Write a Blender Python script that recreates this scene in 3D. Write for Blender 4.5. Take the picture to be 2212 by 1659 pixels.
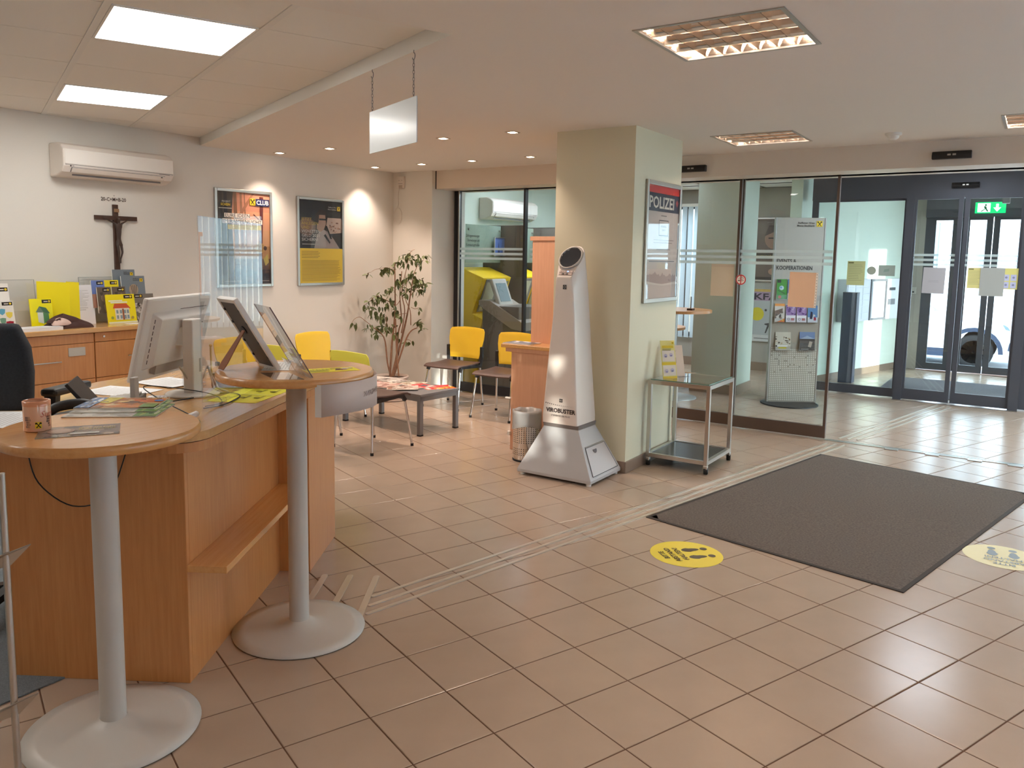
import bpy, math, random
import numpy as np
from math import sin, cos, pi, radians, atan2, hypot, sqrt
from mathutils import Matrix, Vector
from mathutils.geometry import delaunay_2d_cdt

for o in list(bpy.data.objects):
    bpy.data.objects.remove(o)
SC = bpy.context.scene
COL = SC.collection

# ------------------------------------------------------------------ camera
W_PX, H_PX = 2212, 1659
cam = bpy.data.cameras.new('camera')
cam.sensor_fit = 'HORIZONTAL'; cam.sensor_width = 36.0
cam.lens = 1733.675 / W_PX * 36.0
cam.shift_x = (1106.0 - 1058.616) / W_PX
cam.shift_y = (754.435 - 829.5) / W_PX
cam.clip_start = 0.05; cam.clip_end = 200
camo = bpy.data.objects.new('camera', cam); COL.objects.link(camo)
CR = [[0.564341, 0.087142, -0.82093], [-0.825419, 0.076721, -0.559283], [0.014245, 0.993237, 0.115225]]
camo.matrix_world = Matrix([[CR[0][0], CR[0][1], CR[0][2], 0], [CR[1][0], CR[1][1], CR[1][2], 0],
                            [CR[2][0], CR[2][1], CR[2][2], 1.56149], [0, 0, 0, 1]])
SC.camera = camo

# ------------------------------------------------------------------ world, sun, exposure
SC.view_settings.view_transform = 'Standard'
SC.view_settings.look = 'None'
SC.view_settings.gamma = 1.0
SC.view_settings.use_curve_mapping = False
SC.view_settings.exposure = 0.5
SC.cycles.use_denoising = True
SC.cycles.max_bounces = 10
SC.cycles.diffuse_bounces = 5
SC.cycles.glossy_bounces = 4
SC.cycles.transparent_max_bounces = 24
SC.cycles.sample_clamp_indirect = 6.0
SC.cycles.caustics_reflective = False
SC.cycles.caustics_refractive = False
w = bpy.data.worlds.new('sky'); SC.world = w; w.use_nodes = True
bg = w.node_tree.nodes['Background']
bg.inputs[0].default_value = (0.78, 0.89, 1.0, 1); bg.inputs[1].default_value = 9.0

sun = bpy.data.lights.new('sun', 'SUN'); sun.energy = 9.0; sun.angle = radians(0.6); sun.color = (1.0, 0.95, 0.88)
suno = bpy.data.objects.new('sun', sun); COL.objects.link(suno)
SUN_D = Vector((5.0, 5.4, -0.78)).normalized()
suno.rotation_euler = SUN_D.to_track_quat('-Z', 'Y').to_euler()

def lamp(name, kind, loc, energy, color, parent=None, **kw):
    l = bpy.data.lights.new(name, kind); l.energy = energy; l.color = color
    for k, v in kw.items(): setattr(l, k, v)
    o = bpy.data.objects.new(name, l); COL.objects.link(o); o.location = loc
    if parent: o.parent = parent
    return o

# ------------------------------------------------------------------ materials
def lin(c):
    if isinstance(c, str):
        c = tuple(int(c[i:i + 2], 16) for i in (0, 2, 4))
    return tuple(((x / 255) / 12.92 if x / 255 <= 0.04045 else ((x / 255 + 0.055) / 1.055) ** 2.4) for x in c)

def mat(name, col, rough=0.5, metal=0.0, spec=0.5, noise=0.0, nscale=8.0, bump=0.0, bscale=60.0, emit=None, estr=0.0,
        stretch=None, coat=0.0):
    m = bpy.data.materials.new(name); m.use_nodes = True
    nt = m.node_tree; b = nt.nodes['Principled BSDF']
    c = lin(col)
    b.inputs['Base Color'].default_value = (*c, 1)
    b.inputs['Roughness'].default_value = rough
    b.inputs['Metallic'].default_value = metal
    b.inputs['Specular IOR Level'].default_value = spec
    if coat: b.inputs['Coat Weight'].default_value = coat; b.inputs['Coat Roughness'].default_value = 0.12
    if noise or bump:
        tc = nt.nodes.new('ShaderNodeTexCoord')
        mp = nt.nodes.new('ShaderNodeMapping'); nt.links.new(tc.outputs['Object'], mp.inputs[0])
        if stretch: mp.inputs['Scale'].default_value = stretch
    if noise:
        n = nt.nodes.new('ShaderNodeTexNoise'); n.inputs['Scale'].default_value = nscale; n.inputs['Detail'].default_value = 5
        nt.links.new(mp.outputs[0], n.inputs[0])
        mr = nt.nodes.new('ShaderNodeMapRange'); mr.inputs[1].default_value = 0.3; mr.inputs[2].default_value = 0.7
        mr.inputs[3].default_value = 1 - noise; mr.inputs[4].default_value = 1 + noise
        nt.links.new(n.outputs[0], mr.inputs[0])
        mx = nt.nodes.new('ShaderNodeVectorMath'); mx.operation = 'SCALE'; mx.inputs[0].default_value = c
        nt.links.new(mr.outputs[0], mx.inputs['Scale']); nt.links.new(mx.outputs[0], b.inputs['Base Color'])
    if bump:
        n2 = nt.nodes.new('ShaderNodeTexNoise'); n2.inputs['Scale'].default_value = bscale; n2.inputs['Detail'].default_value = 3
        nt.links.new(mp.outputs[0], n2.inputs[0])
        bp = nt.nodes.new('ShaderNodeBump'); bp.inputs['Strength'].default_value = bump; bp.inputs['Distance'].default_value = 0.002
        nt.links.new(n2.outputs[0], bp.inputs['Height']); nt.links.new(bp.outputs[0], b.inputs['Normal'])
    if emit:
        b.inputs['Emission Color'].default_value = (*lin(emit), 1); b.inputs['Emission Strength'].default_value = estr
    return m

def glass(name, tint=(0.93, 0.96, 0.95), refl=1.7, rough=0.0, haze=0.0, hazecol=(0.8, 0.85, 0.83)):
    m = bpy.data.materials.new(name); m.use_nodes = True; nt = m.node_tree; N = nt.nodes; L = nt.links
    N.clear(); out = N.new('ShaderNodeOutputMaterial')
    tr = N.new('ShaderNodeBsdfTransparent'); tr.inputs[0].default_value = (*tint, 1)
    gl = N.new('ShaderNodeBsdfGlossy'); gl.inputs['Roughness'].default_value = rough
    fr = N.new('ShaderNodeFresnel'); fr.inputs[0].default_value = 1.47
    ge = N.new('ShaderNodeNewGeometry')
    inv = N.new('ShaderNodeMath'); inv.operation = 'SUBTRACT'; inv.inputs[0].default_value = 1.0
    L.new(ge.outputs['Backfacing'], inv.inputs[1])
    m1 = N.new('ShaderNodeMath'); m1.operation = 'MULTIPLY'; L.new(fr.outputs[0], m1.inputs[0]); m1.inputs[1].default_value = refl
    m2 = N.new('ShaderNodeMath'); m2.operation = 'MULTIPLY'; m2.use_clamp = True; L.new(m1.outputs[0], m2.inputs[0]); L.new(inv.outputs[0], m2.inputs[1])
    base = tr
    if haze:
        df = N.new('ShaderNodeBsdfDiffuse'); df.inputs[0].default_value = (*hazecol, 1)
        tl = N.new('ShaderNodeBsdfTranslucent'); tl.inputs[0].default_value = (*hazecol, 1)
        a = N.new('ShaderNodeMixShader'); a.inputs[0].default_value = 0.5; L.new(df.outputs[0], a.inputs[1]); L.new(tl.outputs[0], a.inputs[2])
        h = N.new('ShaderNodeMixShader'); h.inputs[0].default_value = haze; L.new(tr.outputs[0], h.inputs[1]); L.new(a.outputs[0], h.inputs[2])
        base = h
    mx = N.new('ShaderNodeMixShader'); L.new(m2.outputs[0], mx.inputs[0]); L.new(base.outputs[0], mx.inputs[1]); L.new(gl.outputs[0], mx.inputs[2])
    L.new(mx.outputs[0], out.inputs[0])
    return m

def wood(name, col, dark, rough=0.35, coat=0.25, axis='z'):
    m = bpy.data.materials.new(name); m.use_nodes = True; nt = m.node_tree; N = nt.nodes; L = nt.links
    b = N['Principled BSDF']; b.inputs['Roughness'].default_value = rough
    b.inputs['Coat Weight'].default_value = coat; b.inputs['Coat Roughness'].default_value = 0.2
    tc = N.new('ShaderNodeTexCoord'); mp = N.new('ShaderNodeMapping'); L.new(tc.outputs['Object'], mp.inputs[0])
    mp.inputs['Scale'].default_value = {'z': (22, 22, 1.3), 'x': (1.3, 22, 22), 'y': (22, 1.3, 22)}[axis]
    n = N.new('ShaderNodeTexNoise'); n.inputs['Scale'].default_value = 3.0; n.inputs['Detail'].default_value = 7; n.inputs['Roughness'].default_value = 0.6
    L.new(mp.outputs[0], n.inputs[0])
    cr = N.new('ShaderNodeValToRGB'); cr.color_ramp.elements[0].position = 0.32; cr.color_ramp.elements[1].position = 0.66
    cr.color_ramp.elements[0].color = (*lin(dark), 1); cr.color_ramp.elements[1].color = (*lin(col), 1)
    L.new(n.outputs[0], cr.inputs[0]); L.new(cr.outputs[0], b.inputs['Base Color'])
    return m

M = {}
M['wall'] = mat('wall_paint', (226, 222, 214), 0.9, bump=0.15, bscale=90)
M['green_wall'] = mat('pale_green_paint', (220, 214, 188), 0.55, spec=0.35, bump=0.08, bscale=70)
M['foyer_green'] = mat('foyer_green_paint', (202, 212, 200), 0.6, bump=0.05)
M['ceiling'] = mat('ceiling_paint', (238, 233, 227), 0.95)
M['panel'] = mat('ceiling_board', (238, 236, 231), 0.95, bump=0.35, bscale=260)
M['band'] = mat('ceiling_profile', (232, 231, 227), 0.7)
M['grey_wall'] = mat('grey_wall_paint', (170, 166, 158), 0.8)
M['tile'] = mat('floor_tile', (174, 153, 135), 0.23, noise=0.035, nscale=5, bump=0.05, bscale=40)
M['grout'] = mat('grout', (96, 66, 46), 0.95)
M['skirt'] = mat('skirting_tile', (142, 122, 106), 0.4)
M['carpet'] = mat('blue_grey_carpet', (106, 112, 116), 1.0, noise=0.25, nscale=220, bump=0.6, bscale=300)
M['mat'] = mat('brown_entrance_mat', (94, 86, 80), 1.0, noise=0.28, nscale=90, bump=0.9, bscale=240)
M['mat_edge'] = mat('mat_rubber', (44, 38, 35), 0.8)
M['frame'] = mat('anthracite_aluminium', (74, 72, 74), 0.38, metal=0.55)
M['frame_dark'] = mat('dark_aluminium', (48, 48, 52), 0.4, metal=0.4)
M['rail'] = mat('bronze_rail', (104, 88, 80), 0.4, metal=0.5)
M['chrome'] = mat('chrome', (215, 212, 208), 0.12, metal=1.0)
M['steel'] = mat('brushed_steel', (196, 192, 186), 0.28, metal=1.0)
M['alu'] = mat('anodised_aluminium', (190, 186, 180), 0.32, metal=0.9)
M['black'] = mat('black_plastic', (28, 28, 30), 0.45)
M['rubber'] = mat('black_rubber', (22, 22, 24), 0.8)
M['white'] = mat('white_plastic', (234, 229, 222), 0.4)
M['offwhite'] = mat('off_white_plastic', (230, 222, 214), 0.45)
M['beech'] = wood('beech_vertical', (208, 144, 86), (196, 129, 72))
M['beech_top'] = wood('beech_top', (222, 164, 100), (212, 150, 88), rough=0.25, coat=0.5, axis='x')
M['beech_pale'] = wood('beech_counter', (216, 166, 104), (206, 152, 92), rough=0.22, coat=0.6, axis='x')
M['peach'] = wood('beech_cabinet', (216, 164, 132), (208, 156, 124))
M['silver'] = mat('silver_paint', (176, 176, 174), 0.42, metal=0.45)
M['lightgrey'] = mat('light_grey_paint', (196, 190, 182), 0.35)
M['tblgrey'] = mat('grey_table_frame', (122, 120, 122), 0.4, metal=0.3)
M['yellow'] = mat('yellow_plastic', (236, 196, 44), 0.45)
M['lime'] = mat('lime_yellow_plastic', (240, 234, 92), 0.45)
M['seat'] = mat('dark_brown_seat', (86, 66, 60), 0.45)
M['leaf'] = mat('ficus_leaf', (98, 108, 62), 0.45, noise=0.35, nscale=14)
M['bark'] = mat('ficus_bark', (150, 112, 88), 0.8, noise=0.2, nscale=30)
M['soil'] = mat('soil', (70, 50, 40), 1.0, noise=0.4, nscale=60)
M['pot'] = mat('pale_pot', (206, 186, 172), 0.5)
M['darkwood'] = mat('dark_wood', (74, 50, 40), 0.5, noise=0.2, nscale=20)
M['bronze'] = mat('carved_wood', (66, 50, 44), 0.45)
M['glass'] = glass('clear_glass')
M['door_glass'] = glass('door_glass', tint=(0.925, 0.955, 0.95))
M['acrylic'] = glass('acrylic', tint=(0.97, 0.98, 0.99), refl=1.9)
M['frost'] = glass('frosted_strip', tint=(0.9, 0.93, 0.92), refl=0.5, haze=0.55)
M['frost_green'] = glass('frosted_green_glass', tint=(0.86, 0.92, 0.88), refl=1.2, haze=0.72, hazecol=(0.50, 0.60, 0.53))
M['bag'] = glass('plastic_bag', tint=(0.94, 0.94, 0.94), refl=1.2, rough=0.25, haze=0.35, hazecol=(0.85, 0.85, 0.85))
M['atm_yellow'] = mat('machine_yellow', (252, 212, 44), 0.4)
M['atm_grey'] = mat('machine_grey', (104, 98, 92), 0.45)
M['screen'] = mat('screen_grey', (120, 136, 142), 0.2, emit=(120, 140, 150), estr=0.15)
M['led'] = mat('led_panel', (255, 255, 255), 0.5, emit=(255, 252, 246), estr=9.5)
M['tube'] = mat('fluorescent_tube', (255, 255, 255), 0.5, emit=(255, 230, 208), estr=125.0)
M['bulb'] = mat('halogen_bulb', (255, 255, 255), 0.5, emit=(255, 214, 178), estr=30.0)
M['mirror'] = mat('louvre_reflector', (232, 222, 212), 0.16, metal=1.0)
M['purifier'] = mat('cream_lacquer', (232, 220, 210), 0.38, coat=0.25)
M['louvre_dark'] = mat('dark_grille', (40, 38, 44), 0.35)
M['blue_led'] = mat('blue_led', (120, 180, 255), 0.5, emit=(90, 160, 255), estr=5)
M['exit'] = mat('exit_green', (0, 150, 90), 0.5, emit=(0, 190, 110), estr=1.2)
M['exit_white'] = mat('exit_white', (240, 255, 250), 0.5, emit=(220, 255, 240), estr=1.8)
M['red_led'] = mat('red_led', (255, 60, 60), 0.5, emit=(255, 40, 40), estr=5)
M['asphalt'] = mat('pale_asphalt', (140, 146, 154), 0.9, noise=0.1, nscale=4)
M['facade'] = mat('pale_facade', (206, 216, 226), 0.9)
M['facade_dark'] = mat('facade_window', (120, 140, 150), 0.2)
M['car'] = mat('white_car_paint', (236, 238, 242), 0.2, coat=0.8)
M['car_dark'] = mat('dark_car_trim', (50, 62, 84), 0.5)
M['blind'] = mat('white_blind', (226, 234, 240), 0.8)
M['shade_cloth'] = mat('dark_upholstery', (44, 48, 54), 0.95, noise=0.15, nscale=120)
M['folder'] = mat('yellow_folder', (244, 226, 20), 0.5)
M['cable'] = mat('grey_cable', (190, 180, 168), 0.5)
M['cloth'] = mat('dark_brown_cloth', (72, 48, 44), 0.95, bump=0.4, bscale=200)
M['cloth_pink'] = mat('dusty_pink_cloth', (206, 176, 164), 0.9)
M['mug'] = mat('orange_mug', (236, 160, 116), 0.2, coat=0.5)
M['kiosk_blue'] = mat('slate_post', (72, 78, 96), 0.5)
M['leaf_out'] = mat('outdoor_leaf', (70, 100, 50), 0.7)

# vertex coloured print material (flat print only)
def printmat(name, rough=0.45, emit=0.0):
    m = bpy.data.materials.new(name); m.use_nodes = True; nt = m.node_tree
    a = nt.nodes.new('ShaderNodeAttribute'); a.attribute_name = 'ink'
    b = nt.nodes['Principled BSDF']; b.inputs['Roughness'].default_value = rough
    nt.links.new(a.outputs['Color'], b.inputs['Base Color'])
    return m
M['print'] = printmat('print'); M['gloss_print'] = printmat('gloss_print', 0.2)

# ------------------------------------------------------------------ mesh builder
class MB:
    def __init__(s):
        s.v = []; s.f = []; s.mi = []; s.sm = []; s.c = []; s.T = Matrix.Identity(4); s.zz = 0.0
    def add(s, vs, fs, mi=0, smooth=False, col=None):
        n = len(s.v)
        for p in vs: s.v.append(tuple(s.T @ Vector(p)))
        for f in fs:
            s.f.append([n + i for i in f]); s.mi.append(mi); s.sm.append(smooth); s.c.append(col)
        return s
    def box(s, x0, y0, z0, x1, y1, z1, mi=0, col=None):
        v = [(x, y, z) for z in (z0, z1) for y in (y0, y1) for x in (x0, x1)]
        return s.add(v, [(0, 2, 3, 1), (4, 5, 7, 6), (0, 1, 5, 4), (2, 6, 7, 3), (0, 4, 6, 2), (1, 3, 7, 5)], mi, col=col)
    def prism(s, poly, z0, z1, mi=0, smooth=False, side_mi=None):
        n = len(poly); v = [(x, y, z0) for x, y in poly] + [(x, y, z1) for x, y in poly]
        a = sum(poly[i][0] * poly[(i + 1) % n][1] - poly[(i + 1) % n][0] * poly[i][1] for i in range(n))
        if a > 0:
            s.add(v, [list(range(n))[::-1], [n + i for i in range(n)]], mi)
            s.add(v, [(i, (i + 1) % n, n + (i + 1) % n, n + i) for i in range(n)], mi if side_mi is None else side_mi, smooth)
        else:
            s.add(v, [list(range(n)), [n + i for i in range(n)][::-1]], mi)
            s.add(v, [((i + 1) % n, i, n + i, n + (i + 1) % n) for i in range(n)], mi if side_mi is None else side_mi, smooth)
        return s
    def beam(s, p, q, w, h=None, mi=0, up=(0, 0, 1)):
        p = Vector(p); q = Vector(q); h = h or w; d = (q - p).normalized()
        u = Vector(up)
        if abs(d.dot(u)) > 0.98: u = Vector((1, 0, 0))
        r = d.cross(u).normalized(); u = r.cross(d).normalized()
        v = []
        for e in (p, q):
            for a, b in ((-1, -1), (1, -1), (1, 1), (-1, 1)): v.append(e + r * a * w / 2 + u * b * h / 2)
        return s.add(v, [(0, 1, 2, 3), (7, 6, 5, 4), (0, 4, 5, 1), (1, 5, 6, 2), (2, 6, 7, 3), (3, 7, 4, 0)], mi)
    def tube(s, pts, r, n=8, mi=0, caps=True, r2=None):
        pts = [Vector(p) for p in pts]; k = len(pts); rings = []; prev = None
        for i, p in enumerate(pts):
            d = (pts[min(i + 1, k - 1)] - pts[max(i - 1, 0)])
            d = d.normalized() if d.length > 1e-9 else Vector((0, 0, 1))
            if prev is None:
                u = Vector((0, 0, 1)) if abs(d.z) < 0.9 else Vector((1, 0, 0))
                a = d.cross(u).normalized()
            else:
                a = (prev - d * prev.dot(d)).normalized()
            prev = a; b = d.cross(a)
            rr = r if r2 is None else r + (r2 - r) * i / max(1, k - 1)
            rings.append([p + a * rr * cos(2 * pi * j / n) + b * rr * sin(2 * pi * j / n) for j in range(n)])
        v = [q for rg in rings for q in rg]
        f = [(i * n + j, i * n + (j + 1) % n, (i + 1) * n + (j + 1) % n, (i + 1) * n + j) for i in range(k - 1) for j in range(n)]
        s.add(v, f, mi, True)
        if caps:
            s.add(rings[0], [list(range(n))[::-1]], mi); s.add(rings[-1], [list(range(n))], mi)
        return s
    def lathe(s, prof, n=32, c=(0, 0, 0), mi=0, smooth=True, cap=True):
        v = [(c[0] + r * cos(2 * pi * j / n), c[1] + r * sin(2 * pi * j / n), c[2] + z) for r, z in prof for j in range(n)]
        k = len(prof)
        f = [(i * n + j, i * n + (j + 1) % n, (i + 1) * n + (j + 1) % n, (i + 1) * n + j) for i in range(k - 1) for j in range(n)]
        s.add(v, f, mi, smooth)
        if cap:
            s.add(v[:n], [list(range(n))[::-1]], mi); s.add(v[-n:], [list(range(n))], mi)
        return s
    def sphere(s, c, r, n=12, mi=0, sc=(1, 1, 1)):
        prof = [(max(1e-4, r * sin(pi * i / (n // 2))), -r * cos(pi * i / (n // 2))) for i in range(n // 2 + 1)]
        v = [(c[0] + q * cos(2 * pi * j / n) * sc[0], c[1] + q * sin(2 * pi * j / n) * sc[1], c[2] + z * sc[2]) for q, z in prof for j in range(n)]
        k = len(prof)
        return s.add(v, [(i * n + j, i * n + (j + 1) % n, (i + 1) * n + (j + 1) % n, (i + 1) * n + j) for i in range(k - 1) for j in range(n)], mi, True)
    # ---- flat print helpers (x right, y up, z towards the viewer)
    def q(s, x0, y0, x1, y1, col, lift=0.0004):
        s.zz += lift
        return s.add([(x0, y0, s.zz), (x1, y0, s.zz), (x1, y1, s.zz), (x0, y1, s.zz)], [(0, 1, 2, 3)], col=lin(col))
    def pg(s, pts, col, lift=0.0004):
        s.zz += lift
        a = sum(pts[i][0] * pts[(i + 1) % len(pts)][1] - pts[(i + 1) % len(pts)][0] * pts[i][1] for i in range(len(pts)))
        if a < 0: pts = pts[::-1]
        return s.add([(x, y, s.zz) for x, y in pts], [list(range(len(pts)))], col=lin(col))
    def circ(s, x, y, r, col, n=24, ry=None, lift=0.0004):
        ry = ry or r
        return s.pg([(x + r * cos(2 * pi * i / n), y + ry * sin(2 * pi * i / n)) for i in range(n)], col, lift)
    def ring(s, x, y, r, r2, col, n=32):
        s.zz += 0.0004
        v = [(x + q * cos(2 * pi * i / n), y + q * sin(2 * pi * i / n), s.zz) for q in (r2, r) for i in range(n)]
        return s.add(v, [(i, n + i, n + (i + 1) % n, (i + 1) % n)[::-1] for i in range(n)], col=lin(col))
    def text(s, t, x, y, size, col, align='LEFT', sx=1.0, rot=0.0, bold=0.0, lift=0.0004, res=2, mi=0, fit=None):
        c = bpy.data.curves.new('t', 'FONT'); c.body = t; c.size = size; c.resolution_u = res; c.align_x = align; c.offset = bold
        o = bpy.data.objects.new('t', c); me = o.to_mesh(); s.zz += lift
        if fit and len(me.vertices):
            xs_ = [v.co.x for v in me.vertices]; sx = fit / (max(xs_) - min(xs_))
        cr, sr = cos(rot), sin(rot)
        vs = [(x + (v.co.x * sx) * cr - v.co.y * sr, y + (v.co.x * sx) * sr + v.co.y * cr, s.zz) for v in me.vertices]
        fs = [list(p.vertices) for p in me.polygons]
        # all text polygons must face +z
        if fs:
            f = fs[0]; a = sum(vs[f[i]][0] * vs[f[(i + 1) % len(f)]][1] - vs[f[(i + 1) % len(f)]][0] * vs[f[i]][1] for i in range(len(f)))
            if a < 0: fs = [g[::-1] for g in fs]
        s.add(vs, fs, mi, col=lin(col) if col is not None else None)
        o.to_mesh_clear(); bpy.data.objects.remove(o); bpy.data.curves.remove(c)
        return s
    def lines(s, x0, x1, ytop, n, pitch, h, col, seed=1, ragged=0.35):
        R = random.Random(seed)
        for i in range(n):
            y = ytop - i * pitch
            s.q(x0, y - h, x1 - (x1 - x0) * ragged * R.random(), y, col, 0.0 if i else 0.0004)
        return s

def obj(name, mb, mats, parent=None, label=None, cat=None, group=None, kind=None, loc=None, rz=None, bevel=0.0, mw=None, seg=2, solid=0.0):
    me = bpy.data.meshes.new(name); me.from_pydata(mb.v, [], mb.f)
    if not isinstance(mats, (list, tuple)): mats = [mats]
    for m in mats: me.materials.append(m)
    me.polygons.foreach_set('material_index', mb.mi)
    me.polygons.foreach_set('use_smooth', mb.sm)
    if any(c is not None for c in mb.c):
        at = me.color_attributes.new('ink', 'FLOAT_COLOR', 'CORNER')
        buf = []
        for f, c in zip(mb.f, mb.c):
            cc = c or (0.5, 0.5, 0.5)
            buf += [cc[0], cc[1], cc[2], 1.0] * len(f)
        at.data.foreach_set('color', buf)
    me.update()
    o = bpy.data.objects.new(name, me); COL.objects.link(o)
    if parent is not None: o.parent = parent
    if loc is not None: o.location = loc
    if rz is not None: o.rotation_euler = (0, 0, rz)
    if mw is not None: o.matrix_world = mw
    tag(o, label, cat, group, kind)
    if solid:
        md = o.modifiers.new('solid', 'SOLIDIFY'); md.thickness = solid; md.offset = 0
    if bevel:
        md = o.modifiers.new('bevel', 'BEVEL'); md.width = bevel; md.segments = seg; md.limit_method = 'ANGLE'; md.angle_limit = radians(50)
    return o

def tag(o, label=None, cat=None, group=None, kind=None):
    if label: o['label'] = label
    if cat: o['category'] = cat
    if group: o['group'] = group
    if kind: o['kind'] = kind
    return o

def thing(name, label, cat, loc=(0, 0, 0), rz=0.0, group=None, mw=None):
    o = bpy.data.objects.new(name, None); COL.objects.link(o); o.empty_display_size = 0.1
    o.location = loc; o.rotation_euler = (0, 0, rz)
    if mw is not None: o.matrix_world = mw
    return tag(o, label, cat, group)

def struct(name, mb, mats, parent=None, **k):
    return obj(name, mb, mats, parent, kind=None if parent is not None else 'structure', **k)

def B(*a, **k): return MB().box(*a, **k)

def copy_tree(o, parent=None):
    c = o.copy(); COL.objects.link(c); c.parent = parent
    for ch in list(o.children): copy_tree(ch, c)
    return c

def frame_mw(o, right, up):
    """matrix of a flat thing: x = right, y = up, z = towards the viewer"""
    r = Vector(right).normalized(); u = Vector(up).normalized(); n = r.cross(u)
    return Matrix(((r.x, u.x, n.x, o[0]), (r.y, u.y, n.y, o[1]), (r.z, u.z, n.z, o[2]), (0, 0, 0, 1)))
# flat orientation presets: viewer on the -Y side / on the -X side
def on_y(x, y, z): return frame_mw((x, y, z), (1, 0, 0), (0, 0, 1))       # faces -Y
def on_x(x, y, z): return frame_mw((x, y, z), (0, -1, 0), (0, 0, 1))      # faces -X
def flat(x, y, z, ang): return frame_mw((x, y, z), (cos(ang), sin(ang), 0), (-sin(ang), cos(ang), 0))  # lies face up
R = random.Random(7)

# ================================================================== SETTING
TH = radians(-21.2)                      # tile grid against the walls
S = 0.303
TO = (-2.6047, -5.5549)                  # not used for placement of anything but the grid
def tile_xy(a, b):                       # grid node (a, -b) of the tiled floor
    X, Y = a * S + 1.13100442, -b * S + 2.93832922
    return X * cos(TH) - Y * sin(TH), X * sin(TH) + Y * cos(TH)

fl = struct('floor', B(-3.3, -2.8, -0.12, 13.3, 6.3, -0.0025), M['grout'])
XA, XB, YA, YB = -3.2, 13.2, -2.65, 6.2
cells = []
for i in range(-40, 60):
    for j in range(-50, 50):
        x, y = tile_xy(i + 0.5, j + 0.5)
        if not (XA + .1 < x < XB - .1 and YA + .1 < y < YB - .1): continue
        d = hypot(x, y); az = math.degrees(atan2(y, x))
        vis = -3 < az < 71 and d > 1.5
        cells.append(((0 if vis else 1), d, i, j, x, y))
cells.sort()
g = 0.0026
def tile_mb(mb, x, y, t):
    h = S / 2 - g; c = 0.0022
    v = []
    for hh, z in ((h, -0.0025), (h, t - 0.0012), (h - c, t)):
        for a, b in ((-1, -1), (1, -1), (1, 1), (-1, 1)):
            px, py = a * hh, b * hh
            v.append((x + px * cos(TH) - py * sin(TH), y + px * sin(TH) + py * cos(TH), z))
    mb.add(v, [(8, 9, 10, 11)] + [(k * 4 + i, k * 4 + (i + 1) % 4, k * 4 + 4 + (i + 1) % 4, k * 4 + 4 + i) for k in (0, 1) for i in range(4)])
proto = MB(); tile_mb(proto, 0, 0, 0.0)
tp = None
rest = MB()
for k, (v_, d, i, j, x, y) in enumerate(cells):
    if k < 300:
        if tp is None:
            tp = obj('tile', proto, M['tile'], fl); o = tp
        else:
            o = tp.copy(); COL.objects.link(o)
        o.location = (x, y, 0)
    else:
        tile_mb(rest, x, y, 0)
o = obj('tile_field', rest, M['tile'], fl); o['kind'] = 'stuff'

# carpet behind the counter
struct('floor', MB().prism([(-3.2, 2.83), (1.43, 2.842), (1.60, 2.98), (2.35, 4.2), (2.35, 6.12), (-3.2, 6.12)], 0.001, 0.006), M['carpet'])

HZ, UZ = 2.48, 2.55                      # low ceiling, recessed board ceiling
E0 = radians(-22.7)
e1 = Vector((cos(E0), sin(E0))); e2 = Vector((-sin(E0), cos(E0)))
def EG(a, b): p = e1 * a + e2 * b; return (p.x, p.y)
# recess outline: corner K, along e2 to the left wall, along -e1 to the back wall
A1, B1 = 1.752, 3.02
def meet_y(a, Y):                        # point on line e1=a with y=Y
    p0 = Vector(EG(a, 0)); t = (Y - p0.y) / e2.y; return (p0.x + e2.x * t, Y)
def meet_x(b, X):
    p0 = Vector(EG(0, b)); t = (X - p0.x) / e1.x; return (X, p0.y + e1.y * t)
K = EG(A1, B1); KW = meet_y(A1, 6.12); KB = meet_x(B1, -3.2)
LOW = [(-3.2, -2.7), (7.1, -2.7), (7.1, 6.12), KW, K, KB]
LV = [(3.11, 0.845), (6.02, 1.53), (6.03, -0.32), (3.10, -1.05), (0.2, 0.0), (0.2, -1.9), (-2.4, 1.6), (-2.4, -0.9)]  # louvre lamps (corner, 0.6 x 0.6)
holes = [[(x, y), (x + .6, y), (x + .6, y + .6), (x, y + .6)] for x, y in LV]
def inside(p, poly):
    c = False; n = len(poly)
    for i in range(n):
        (x0, y0), (x1, y1) = poly[i], poly[(i + 1) % n]
        if (y0 > p[1]) != (y1 > p[1]) and p[0] < (x1 - x0) * (p[1] - y0) / (y1 - y0) + x0: c = not c
    return c
def sheet(outer, holes, z, flip=True):
    vs = []; es = []
    for ring in [outer] + holes:
        n0 = len(vs); vs += [Vector(p) for p in ring]; es += [(n0 + i, n0 + (i + 1) % len(ring)) for i in range(len(ring))]
    r = delaunay_2d_cdt(vs, es, [], 0, 1e-5)
    V, F = r[0], r[2]; out = []
    for f in F:
        c = sum((V[i] for i in f), Vector((0, 0))) / len(f)
        if inside(c, outer) and not any(inside(c, h) for h in holes): out.append(list(f)[::-1] if flip else list(f))
    return [(v.x, v.y, z) for v in V], out
cb = MB()
vv, ff = sheet(LOW, holes, HZ); cb.add(vv, ff)
cei = struct('ceiling', cb, M['ceiling'])
# step faces between the two ceilings
tb = MB(); th = 0.02
def stepface(p, q, z0, z1, out):
    p = Vector((p[0], p[1])); q = Vector((q[0], q[1])); o_ = Vector(out) * th
    tb.prism([(p.x, p.y), (q.x, q.y), (q.x + o_.x, q.y + o_.y), (p.x + o_.x, p.y + o_.y)], z0, z1)
stepface(K, KW, HZ + .0005, 2.60, tuple(e1)); stepface(KB, K, HZ + .0005, 2.60, tuple(-e2))
struct('trim_1', tb, M['band'])
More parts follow.
